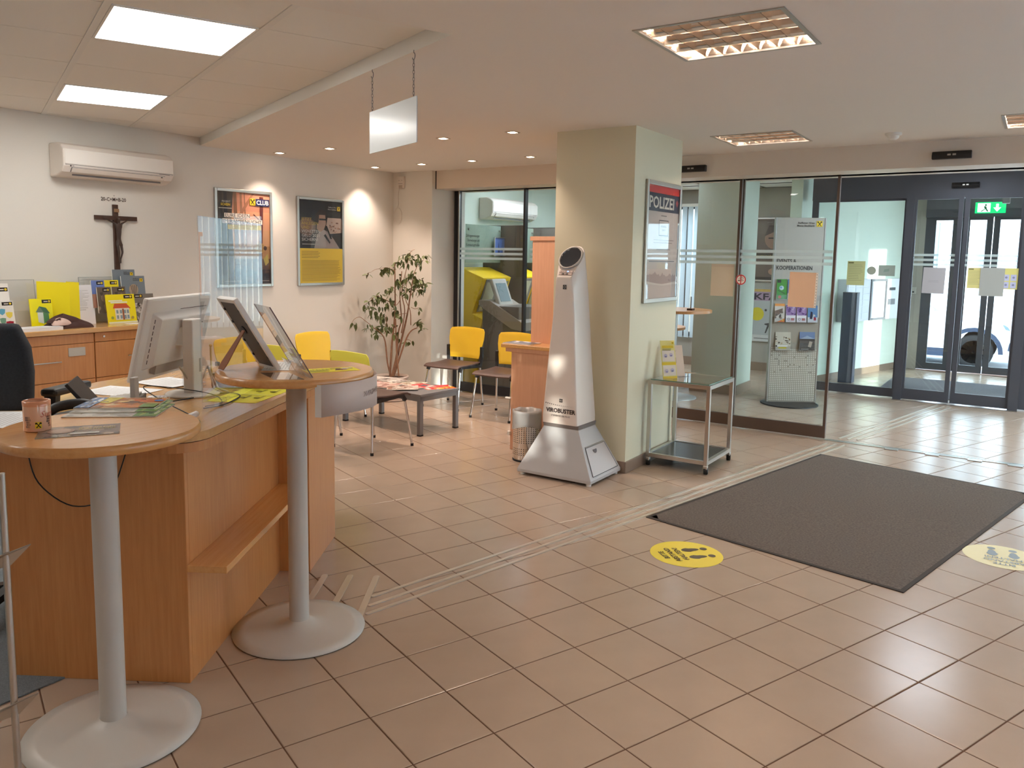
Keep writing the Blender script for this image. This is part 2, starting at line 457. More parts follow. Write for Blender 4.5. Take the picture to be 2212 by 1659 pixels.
# board ceiling: profile bands, boards as single pieces
up = struct('ceiling', B(-3.3, -2.8, 2.585, 7.2, 6.3, 2.68), mat('painted_joint_shade', (96, 92, 88), 0.9))  # dark backing paints the shade into the board joints
bnd = MB()
def clip(poly, fn):
    out = []
    for i in range(len(poly)):
        a, b = poly[i], poly[(i + 1) % len(poly)]; fa, fb = fn(a), fn(b)
        if fa >= 0: out.append(a)
        if (fa >= 0) != (fb >= 0):
            t = fa / (fa - fb); out.append((a[0] + (b[0] - a[0]) * t, a[1] + (b[1] - a[1]) * t))
    return out
def clip_room(poly):
    for fn in (lambda p: 6.118 - p[1], lambda p: p[0] + 3.2, lambda p: A1 - .002 - Vector(p).dot(e1), lambda p: Vector(p).dot(e2) - B1 - .002):
        poly = clip(poly, fn)
        if len(poly) < 3: return None
    return poly
LED_CELLS = {(0, 1), (0, 4), (-3, 1), (-3, 4), (-5, 1)}
CW, RW = 0.6335, 0.6275
LEDP = []
for ci in range(-9, 2):
    a0 = 0.54 + ci * CW; a1 = a0 + 0.603
    pb = clip_room([EG(a0 - .0305, -2), EG(a0, -2), EG(a0, 12), EG(a0 - .0305, 12)])
    if pb: bnd.prism(pb, 2.546, 2.585)
    for ri in range(0, 14):
        b0 = 3.04 + (ri) * RW; b1 = b0 + RW - 0.007
        if (ci, ri) in LED_CELLS:
            LEDP.append((a0 + .002, a1 - .002, b0 + .003, b1 - .008)); continue
        p = clip_room([EG(a0 + .001, b0), EG(a1 - .001, b0), EG(a1 - .001, b1), EG(a0 + .001, b1)])
        if p:
            obj('board', MB().prism(p, UZ, 2.575), M['panel'], up)
obj('profile', bnd, M['band'], up)
for k, (a0, a1, b0, b1) in enumerate(LEDP):
    c = EG((a0 + a1) / 2, (b0 + b1) / 2); hw, hh = (a1 - a0) / 2, (b1 - b0) / 2
    lab = ['bright square ceiling light, the larger one nearest the camera', 'bright square ceiling light above the wall air conditioner'][k] if False else None
    t = thing('ceiling_light', 'square glowing light panel in the board ceiling', 'light', (c[0], c[1], 2.55), E0, 'light panels in the board ceiling')
    if (k_ := (a0 > .5 and b0 < 4.2)): t['label'] = 'glowing square light panel nearest the camera in the board ceiling'
    elif a0 > .5: t['label'] = 'smaller looking glowing light panel just above the wall air conditioner'
    obj('frame', MB().box(-hw, -hh, -.004, hw, -hh + .012, .02).box(-hw, hh - .012, -.004, hw, hh, .02).box(-hw, -hh + .012, -.004, -hw + .012, hh - .012, .02).box(hw - .012, -hh + .012, -.004, hw, hh - .012, .02), M['band'], t)
    obj('diffuser', B(-hw + .012, -hh + .012, .0, hw - .012, hh - .012, .015), M['led'], t)

# walls -------------------------------------------------------------
struct('wall_left', B(-3.35, 6.12, 0, 6.99, 6.27, 2.7), M['wall'])
struct('wall_back', B(-3.35, -2.85, 0, -3.2, 6.12, 2.7), M['wall'])
# right wall with a window behind the camera's right shoulder: unseen, sized to beam the low sun in
rw = MB()
WX0, WX1, WZ0, WZ1 = -.70, -.10, .88, 1.72
VX0, VX1, VZ0, VZ1 = 1.0, 5.2, .45, 2.35
rw.box(-3.2, -2.85, 0, WX0, -2.7, 2.7).box(WX1, -2.85, 0, VX0, -2.7, 2.7).box(VX1, -2.85, 0, 7.43, -2.7, 2.7).box(VX0, -2.85, 0, VX1, -2.7, VZ0).box(VX0, -2.85, VZ1, VX1, -2.7, 2.7).box(WX0, -2.85, 0, WX1, -2.7, WZ0).box(WX0, -2.85, WZ1, WX1, -2.7, 2.7)
struct('wall_right', rw, M['wall'])
wf = MB()
for x in (WX0, -.36, WX1 - .06): wf.box(x, -2.80, WZ0, x + .06, -2.74, WZ1)
wf.box(WX0, -2.80, WZ0, WX1, -2.74, WZ0 + .06).box(WX0, -2.80, WZ1 - .06, WX1, -2.74, WZ1)
wn = struct('window_sun_slit', wf, M['frame'])
wf2 = MB().box(VX0, -2.80, VZ0, VX1, -2.74, VZ0 + .06).box(VX0, -2.80, VZ1 - .06, VX1, -2.74, VZ1)
for x in (VX0, 2.38, 3.76, VX1 - .06): wf2.box(x, -2.80, VZ0 + .06, x + .06, -2.74, VZ1 - .06)
wn2 = struct('window_fill_light', wf2, M['frame'])  # unseen window added to brighten the ceiling with side daylight
struct('pane', B(VX0 + .02, -2.775, VZ0 + .02, VX1 - .02, -2.765, VZ1 - .02), M['glass'], wn2)
bm_ = bpy.data.materials.new('fill_light_blind'); bm_.use_nodes = True; nt_ = bm_.node_tree; nt_.nodes.clear()  # translucent cloth, spreads the added daylight softly
t_ = nt_.nodes.new('ShaderNodeBsdfTranslucent'); t_.inputs[0].default_value = (.62, .68, .75, 1); d_ = nt_.nodes.new('ShaderNodeBsdfDiffuse'); d_.inputs[0].default_value = (.8, .82, .84, 1)
x_ = nt_.nodes.new('ShaderNodeMixShader'); x_.inputs[0].default_value = .35; u_ = nt_.nodes.new('ShaderNodeOutputMaterial')
nt_.links.new(t_.outputs[0], x_.inputs[1]); nt_.links.new(d_.outputs[0], x_.inputs[2]); nt_.links.new(x_.outputs[0], u_.inputs[0])
struct('blind', B(VX0 + .03, -2.735, VZ0 - .02, VX1 - .03, -2.734, VZ1 + .02), bm_, wn2)
struct('pane', B(WX0 + .02, -2.775, WZ0 + .02, WX1 - .02, -2.765, WZ1 - .02), M['glass'], wn)
# end of the waiting corner: wall block, reveal and bulkhead over the glazing
struct('wall_end', B(6.99, 5.56, 0, 7.60, 6.27, 2.7), M['wall'])
struct('trim_2', MB().box(7.05, -2.7, 2.285, 7.62, 5.545, 2.7), mat('bulkhead_paint', (226, 214, 200), 0.45, spec=0.5))
# column
struct('wall_column', B(5.29, 2.40, 0, 6.17, 3.03, HZ), M['green_wall'])
sk = MB().box(5.278, 2.388, 0, 6.182, 2.40, .085).box(5.278, 2.40, 0, 5.29, 3.03, .085).box(6.17, 2.40, 0, 6.182, 3.03, .085)
struct('baseboard_column', sk, M['skirt'], bevel=.003)
struct('baseboard_left', MB().box(-3.2, 6.108, .006, 6.99, 6.12, .075), M['wall'])
struct('baseboard_end', MB().box(6.98, 5.55, 0, 6.99, 6.108, .07), M['wall'])

# louvre lamps --------------------------------------------------------
def louvre_lamp(x, y, nx, ny, label, zc=HZ):
    t = thing('louvre_lamp', label, 'light', (x + .3, y + .3, zc), 0, 'recessed louvre lamps in the plaster ceiling')
    fr = MB(); h = .3
    for a in (0, 1):
        s = -1 if a else 1
        fr.box(-h if a else -h, (h - .018) if a else -h, -.004, h, h if a else -h + .018, .004)
        fr.box((h - .018) if a else -h, -h + .018, -.004, h if a else -h + .018, h - .018, .004)
    obj('rim', fr, M['alu'], t)
    hs = MB(); q = h - .003; D = .085
    hs.add([(-q, -q, 0), (q, -q, 0), (q, q, 0), (-q, q, 0), (-q, -q, D), (q, -q, D), (q, q, D), (-q, q, D)],
           [(0, 1, 5, 4)[::-1], (1, 2, 6, 5)[::-1], (2, 3, 7, 6)[::-1], (3, 0, 4, 7)[::-1], (4, 5, 6, 7)[::-1]])
    obj('housing', hs, M['mirror'], t)
    q = h - .018
    # curved reflectors running along y between the tubes
    for i in range(1, nx):
        cx = -q + 2 * q * i / nx; mb = MB(); n = 6; v = []
        for j in range(n + 1):
            u = j / n; wd = .004 + .030 * u * u; v.append((wd, .002 + .048 * u))
        for sgn in (-1, 1):
            vs = [(cx + sgn * a, yy, b) for yy in (-q, q) for a, b in v]
            f = [(k, k + 1, n + 2 + k, n + 1 + k) for k in range(n)]
            mb.add(vs, f if sgn < 0 else [z[::-1] for z in f], 0, True)
        obj('reflector', mb, M['mirror'], t)
    for i in range(1, ny):
        cy = -q + 2 * q * i / ny; mb = MB(); n = 5; v = []
        for j in range(n + 1):
            u = j / n; v.append((.002 + .020 * u * u, .003 + .052 * u))
        for sgn in (-1, 1):
            vs = [(xx, cy + sgn * a, b) for xx in (-q, q) for a, b in v]
            f = [(k, k + 1, n + 2 + k, n + 1 + k) for k in range(n)]
            mb.add(vs, f[:] if sgn > 0 else [z[::-1] for z in f], 0, True)
        obj('cross_blade', mb, M['mirror'], t)
    for i in range(nx):
        cx = -q + 2 * q * (i + .5) / nx
        obj('tube', MB().tube([(cx, -q, .066), (cx, q, .066)], .011, 8), M['tube'], t)
    return t
labs = ['recessed square louvre lamp, large, nearest the camera', 'recessed louvre lamp near the column, farther down the ceiling',
        'recessed louvre lamp cut by the right edge of the picture']
for i, (x, y) in enumerate(LV):
    louvre_lamp(x, y, 4, 7 if i == 0 else 6, labs[i] if i < 3 else 'recessed louvre lamp of the hall ceiling outside the picture')

# halogen downlights
DL = [(5.13, 5.87), (5.13, 5.225), (5.13, 4.595), (5.13, 3.97), (5.13, 3.32), (6.45, 5.90), (6.45, 5.265), (6.45, 4.64), (6.45, 3.975)]
dn = ['nearest the posters', 'second', 'third', 'fourth', 'last, beside the column']
for i, (x, y) in enumerate(DL):
    row = 'front row' if i < 5 else 'rear row'
    k = i if i < 5 else i - 5
    wd = ['at the poster wall end', 'second from the poster wall', 'third from the poster wall', 'fourth from the poster wall', 'fifth from the poster wall, nearest the column'][k]
    t = thing('downlight', f'small square halogen downlight, {row}, {wd}', 'light', (x, y, HZ), 0, 'halogen downlights')
    a = .042; b = .028
    obj('bezel', MB().box(-a, -a, -.005, a, -b, 0).box(-a, b, -.005, a, a, 0).box(-a, -b, -.005, -b, b, 0).box(b, -b, -.005, a, b, 0), M['chrome'], t)
    obj('bulb', MB().lathe([(.027, -.001), (.027, -.006), (.012, -.0085)], 14), M['bulb'], t)
    lamp('spot', 'SPOT', (0, 0, -.02), 36, (1.0, 0.78, 0.64), t, spot_size=radians(100), spot_blend=0.85, shadow_soft_size=0.022)

# smoke detector
t = thing('smoke_detector', 'small white smoke detector on the ceiling before the doors', 'detector', (6.5, .95, HZ))
obj('base', MB().lathe([(.055, 0), (.055, -.012), (.045, -.02)], 20), M['white'], t)
obj('sensor_head', MB().lathe([(.04, -.02), (.036, -.035), (.02, -.048), (.002, -.05)], 20), M['white'], t)

# ------------------------------------------------------------------ glazed front X = 7.43
GX = 7.43
def leaf(name, y0, y1, x=GX, z0=.012, z1=2.31, stile=.022, rail=.105, m='rail', gm='door_glass', top=.02, parent=None):
    fr = MB()
    fr.box(x - .018, y0, z0, x + .018, y1, z0 + rail)
    fr.box(x - .018, y0, z1 - top, x + .018, y1, z1)
    fr.box(x - .018, y0, z0 + rail, x + .018, y0 + stile, z1 - top).box(x - .018, y1 - stile, z0 + rail, x + .018, y1, z1 - top)
    o = struct(name, fr, M[m])
    struct('pane', B(x - .005, y0 + stile, z0 + rail, x + .005, y1 - stile, z1 - top), M[gm], o)
    return o
d1 = leaf('door_1', 1.46, 2.315, x=7.40)
w2 = leaf('window_2', 2.285, 3.45, x=7.45)
w3 = leaf('window_3', 3.45, 4.64, x=7.45, m='frame_dark')
w4 = leaf('window_4', 4.60, 5.50, x=7.40, m='frame_dark')
d2 = leaf('door_2', -1.75, -0.90, x=7.40)
struct('window_5', MB().box(7.43, -2.7, 0, 7.47, -1.7, .1), M['rail'])
struct('trim_3', MB().box(7.36, -2.7, 2.285, 7.50, 5.56, 2.33), M['frame'])
struct('trim_4', MB().box(7.38, 5.50, 0, 7.46, 5.545, 2.30), M['frame_dark'])
struct('trim_5', MB().box(7.36, 5.46, .01, 7.375, 5.475, 2.29), M['alu'])
# three frosted warning strips on each glass
def strips(x, y0, y1, zs=(1.64, 1.587, 1.535), h=.026):
    for z in zs:
        o = struct('warning_strip', B(x - .0012, y0, z - h / 2, x, y1, z + h / 2), M['frost'], None)
        yield o
for st, par in ((strips(7.393, 1.49, 2.285), d1), (strips(7.443, 2.32, 3.42), w2), (strips(7.443, 3.48, 4.57), w3), (strips(7.393, 4.63, 5.47), w4)):
    for o in st:
        o.parent = par
        if 'kind' in o: del o['kind']
# floor track
tr = MB().box(7.36, -2.6, .0, 7.40, 1.46, .004).box(7.415, -2.6, .0, 7.43, 1.46, .003)
struct('trim_6', tr, M['steel'])
tk = thing('door_track', 'steel door track with small guide blocks set in the floor', 'track', (7.33, 0, 0))
for y in (.92, .62, .32, .05, -.3, -.6): obj('guide_block', B(-.02, y - .05, .0, .03, y + .05, .006), M['alu'], tk, bevel=.001)

def sensor_box(x, y, z, w_, label):
    t = thing('door_sensor', label, 'sensor', (x, y, z))
    prof = [(-.055, -.028), (-.062, .0), (-.04, .028), (0, .028), (0, -.028)]
    v = [(a, s * w_ / 2, b) for s in (-1, 1) for a, b in prof]
    mb = MB().add(v, [(0, 1, 2, 3, 4), (9, 8, 7, 6, 5)] + [(i, 5 + i, 5 + (i + 1) % 5, (i + 1) % 5) for i in range(5)])
    obj('body', mb, M['black'], t, bevel=.004)
    obj('lens', MB().box(-.0645, -.03, -.006, -.058, -.008, .006).box(-.0645, .004, -.006, -.058, .026, .006), M['alu'], t)
    return t
sensor_box(7.05, .62, 2.365, .26, 'black motion sensor over the open doorway')
sensor_box(7.05, 2.64, 2.36, .26, 'black motion sensor half hidden by the column top')
sensor_box(10.14, .74, 2.395, .26, 'black motion sensor on the dark header of the inner doors')

# ------------------------------------------------------------------ foyer 7.43 .. 11.5
FZ = 2.56
fc = struct('ceiling', B(7.6, -2.8, FZ, 11.65, 6.3, FZ + .1), M['panel'])
gr = MB()
for x in np.arange(7.7, 11.5, .625): gr.box(x, -2.7, FZ - .006, x + .022, 6.12, FZ)
for y in np.arange(-2.4, 6.1, .625): gr.box(7.6, y, FZ - .006, 11.5, y + .022, FZ)
obj('grid_profile', gr, M['frame'], fc)
def foyer_light(x, y, lab):
    t = thing('ceiling_light', lab, 'light', (x, y, FZ), 0, 'foyer ceiling lights')
    obj('frame', MB().box(-.3, -.3, -.012, .3, -.28, -.006).box(-.3, .28, -.012, .3, .3, -.006).box(-.3, -.28, -.012, -.28, .28, -.006).box(.28, -.28, -.012, .3, .28, -.006), M['band'], t)
    obj('diffuser', B(-.28, -.28, -.011, .28, .28, -.007), mat('foyer_led', (255, 255, 255), emit=(232, 242, 255), estr=17.0), t)
foyer_light(9.28, 3.85, 'square light in the foyer ceiling left of the green pillar')
foyer_light(8.66, .72, 'square light in the foyer ceiling behind the open doorway')
foyer_light(9.9, 4.7, 'square light in the foyer ceiling near the machines')
foyer_light(8.9, 5.2, 'square ceiling light added to brighten the foyer at the bank machines')  # extra lamp, added to lighten the left part of the foyer
foyer_light(8.66, -.9, 'square light in the foyer ceiling beyond the right edge')
struct('wall_foyer', B(7.60, 6.12, 0, 11.65, 6.27, 2.7), M['foyer_green'])
struct('wall_foyer_right', MB().box(7.43, -2.85, 0, 7.62, -2.7, 2.7).box(7.62, -2.85, 0, 13.0, -2.7, .12).box(7.62, -2.85, 2.46, 13.0, -2.7, 2.7).box(13.0, -2.85, 0, 13.35, -2.7, 2.7).box(10.1, -2.85, .12, 10.3, -2.7, 2.46), M['foyer_green'])
wfr = MB().box(7.62, -2.80, .12, 13.0, -2.74, .18).box(7.62, -2.80, 2.40, 13.0, -2.74, 2.46)
for x in (7.62, 8.84, 10.04, 10.30, 11.6, 12.94): wfr.box(x, -2.80, .18, x + .06, -2.74, 2.40)
w11 = struct('window_sun_slit1', wfr, M['frame'])
struct('pane', B(7.64, -2.775, .14, 12.98, -2.765, 2.44), M['glass'], w11)
struct('wall_pillar', B(9.20, 2.82, 0, 9.75, 3.36, FZ), M['foyer_green'])
struct('baseboard_pillar', MB().box(9.188, 2.808, 0, 9.762, 2.82, .11).box(9.188, 2.82, 0, 9.20, 3.36, .11).box(9.75, 2.82, 0, 9.762, 3.36, .11).box(9.188, 3.36, 0, 9.762, 3.372, .11), M['skirt'])
# far wall with the blinds window
fw = MB().box(11.5, 2.20, 0, 11.65, 3.62, 2.7).box(11.5, 3.62, 0, 11.65, 6.12, .42).box(11.5, 3.62, 2.35, 11.65, 6.12, 2.7).box(11.5, 5.95, .42, 11.65, 6.12, 2.35)
struct('wall_far', fw, M['grey_wall'])
struct('baseboard_far', B(11.488, 2.20, 0, 11.5, 6.12, .12), M['skirt'])
wfr = MB().box(11.52, 3.62, .42, 11.6, 5.95, .48).box(11.52, 3.62, 2.29, 11.6, 5.95, 2.35)
for y in (3.62, 4.36, 5.1, 5.89): wfr.box(11.52, y, .48, 11.6, y + .06, 2.29)
w6 = struct('window_6', wfr, M['frame'])
struct('pane', B(11.555, 3.64, .44, 11.565, 5.93, 2.33), M['glass'], w6)
bt = thing('vertical_blinds', 'white vertical slat blinds hanging before the foyer window', 'blinds', (11.42, 4.78, 2.36))
obj('rail', B(-.03, -1.2, -.04, .0799, 1.2, .0), M['white'], bt)
slat = None
M['blind_t'] = glass('blind_fabric', tint=(0.35, 0.40, 0.45), refl=0.1, haze=0.85, hazecol=(0.86, 0.92, 0.97))
for k in range(26):
    y = -1.15 + k * .092
    if slat is None: slat = obj('slat', B(-.045, -.0012, -1.95, .045, .0012, -.04), M['blind_t'], bt)
    else: o_ = slat.copy(); COL.objects.link(o_); slat_ = o_; 
    (slat if k == 0 else slat_).location = (0, y, 0); (slat if k == 0 else slat_).rotation_euler = (0, 0, radians(68))
# inner door screen X = 10.2
IX = 10.2
M['win_dark'] = mat('dark_grey_aluminium', (82, 84, 92), 0.4, metal=0.35)
hd = MB().box(10.16, -2.7, 2.27, 10.42, 2.31, FZ)
struct('trim_7', hd, M['win_dark'])
struct('trim_8', MB().box(10.15, -2.7, FZ - .015, 10.17, 2.1, FZ), M['black'])
w7 = leaf('window_7', 1.25, 2.31, x=IX, z1=2.28, stile=.07, rail=.1, m='win_dark', top=.03)
d3 = leaf('door_3', .745, 1.235, x=10.16, z1=2.28, stile=.045, rail=.12, m='win_dark', top=.03)
d4 = leaf('door_4', .17, .73, x=10.16, z1=2.28, stile=.045, rail=.12, m='win_dark', top=.03)
w8 = leaf('window_8', -.9, .12, x=IX, z1=2.28, stile=.09, rail=.1, m='win_dark', top=.03)
struct('trim_9', MB().box(10.12, 1.215, 0, 10.24, 1.30, 2.28).box(10.12, .10, 0, 10.24, .19, 2.28), M['win_dark'])
struct('wall_inner', B(10.18, -2.7, 0, 10.26, -.9, 2.3), M['foyer_green'])
for st, par in ((strips(10.135, .79, 1.19, (1.643, 1.59, 1.537)), d3), (strips(10.135, .21, .69, (1.643, 1.59, 1.537)), d4)):
    for o in st: o.parent = par; del o['kind']
struct('trim_10', MB().box(10.05, .1, 0, 10.08, 1.3, .004), M['steel'])
# porch 10.26 .. 13.2
PD = Vector((.966, -.2585)); PN = Vector((.2585, .966)); PA = Vector((11.6, 2.098))
def PW(s, o_=0.0): q = PA + PD * s + PN * o_; return (q.x, q.y)
struct('wall_porch', MB().prism([PW(-1.37), PW(1.655), PW(1.655, .15), PW(-1.37, .15)], 0, FZ), mat('porch_paint', (226, 238, 224), 0.7))
struct('ceiling', B(11.65, -2.8, FZ, 13.4, 2.2, FZ + .1), M['panel'])
struct('ceiling', B(10.42, -2.8, 2.555, 11.49, 2.2, 2.559), M['panel'])
struct('baseboard_porch', MB().prism([PW(-1.36, -.012), PW(1.65, -.012), PW(1.65), PW(-1.36)], 0, .09), M['skirt'])
PX_ = 13.2
struct('wall_street', MB().box(13.2, 1.42, 0, 13.35, 6.2, FZ + .1).box(13.2, -2.7, 0, 13.35, -1.05, FZ + .1), mat('street_wall_inside', (168, 160, 152), 0.8))
struct('trim_11', MB().box(13.12, -1.05, 2.2, 13.34, 1.42, FZ), M['win_dark'])
w9 = leaf('window_9', .95, 1.42, x=13.22, z1=2.2, stile=.13, rail=.1, m='win_dark', top=.04)
d5 = leaf('door_5', .595, .945, x=13.2, z1=2.2, stile=.075, rail=.1, m='win_dark', top=.04)
d5.data  # left leaf
d6 = leaf('door_6', .10, .585, x=13.2, z1=2.2, stile=.075, rail=.1, m='win_dark', top=.04)
w10 = leaf('window_sun_slit0', -1.05, .09, x=13.22, z1=2.2, stile=.1, rail=.1, m='win_dark', top=.04)
t = thing('switch_plate', 'small grey key switch on the wall beside the street doors', 'switch', (13.19, 1.52, 1.15))
obj('plate', B(-.008, -.04, -.05, .0, .04, .05), M['lightgrey'], t, bevel=.002); obj('key_hole', B(-.012, -.012, -.03, -.008, .012, -.008), M['black'], t)
# entrance mat in the porch
o = struct('floor', B(10.45, -.9, .001, 12.1, 1.55, .008), mat('porch_mat', (84, 84, 92), 1.0, noise=.2, nscale=80, bump=.5, bscale=200))

# exit sign + camera
es = thing('exit_sign', 'green running man exit sign with down arrow over the street doors', 'sign', mw=on_x(13.06, .62, 2.32))
obj('housing', B(-.2, -.075, -.03, .16, .075, -.002), M['exit'], es)
xs = MB(); 
xs.add([(-.17, -.06, 0), (-.02, -.06, 0), (-.02, .06, 0), (-.17, .06, 0)], [(0, 1, 2, 3)], 0)
xs.add([(.045, .05, 0), (.075, .05, 0), (.075, .0, 0), (.105, .0, 0), (.06, -.055, 0), (.015, .0, 0), (.045, .0, 0)], [(0, 6, 5, 4, 3, 2, 1)], 0)
obj('pictogram', xs, M['exit_white'], es)
mn = MB(); mn.circ = mn.circ
mn.zz = .001
mn.circ(-.075, .035, .013, (0, 130, 80)); mn.pg([(-.1, .02), (-.07, .02), (-.06, -.015), (-.085, -.02)], (0, 130, 80))
mn.pg([(-.085, -.015), (-.07, -.015), (-.12, -.055), (-.135, -.05)], (0, 130, 80)); mn.pg([(-.08, -.015), (-.06, -.015), (-.04, -.05), (-.055, -.055)], (0, 130, 80))
obj('running_man', mn, M['print'], es)
cm = thing('security_camera', 'dark camera with red light hanging before the exit sign', 'camera', (12.4, .44, 2.5))
obj('mount', MB().tube([(0, 0, .06), (0, 0, -.06)], .01, 8), M['black'], cm)
obj('housing', MB().box(-.07, -.045, -.17, .05, .04, -.06), M['tblgrey'], cm, bevel=.01)
obj('indicator', MB().sphere((-.075, .05, -.07), .008, 8), M['red_led'], cm)

# ------------------------------------------------------------------ street
struct('ground', MB().add([(13.35, -14, -.02), (14.3, -14, -.03), (14.32, -14, -.14), (16, -14, -.28), (24, -14, -.30), (13.35, 16, -.02), (14.3, 16, -.03), (14.32, 16, -.14), (16, 16, -.28), (24, 16, -.30)],
       [(i, i + 1, i + 6, i + 5) for i in range(4)]), M['asphalt'])
struct('ground', B(-14, -30, -.4, 24, -2.9, -.15), M['asphalt'])
kb = MB().box(14.22, -14, -.16, 14.34, 16, -.015)
struct('trim_12', kb, mat('kerb_stone', (196, 198, 200), .8))
fac = thing('street_building', 'pale plaster building across the street', 'building', (22, 0, -.3))
obj('wall', B(0, -14, 0, 1, 16, 7.5), M['facade'], fac)
obj('plinth', B(-.05, -14, 0, 0, 16, .55), mat('plinth', (206, 212, 216), .9), fac)
for y in (-9, -6.2, -3.4, -.2, 2.6, 5.4, 8.2):
    for z in (1.3, 4.4):
        wn_ = obj('window', MB().box(-.06, y - .62, z, .0, y + .62, z + .07).box(-.06, y - .62, z + 1.5, 0, y + .62, z + 1.57).box(-.06, y - .62, z, 0, y - .55, z + 1.5).box(-.06, y + .55, z, 0, y + .62, z + 1.5).box(-.06, y - .03, z, 0, y + .03, z + 1.5), M['band'], fac)
        obj('pane', B(-.03, y - .55, z + .07, -.01, y + .55, z + 1.5), M['facade_dark'], wn_)
obj('downpipe', MB().tube([(-.1, 1.05, 0), (-.1, 1.05, 7)], .05, 8), mat('green_pipe', (110, 150, 150), .5), fac)

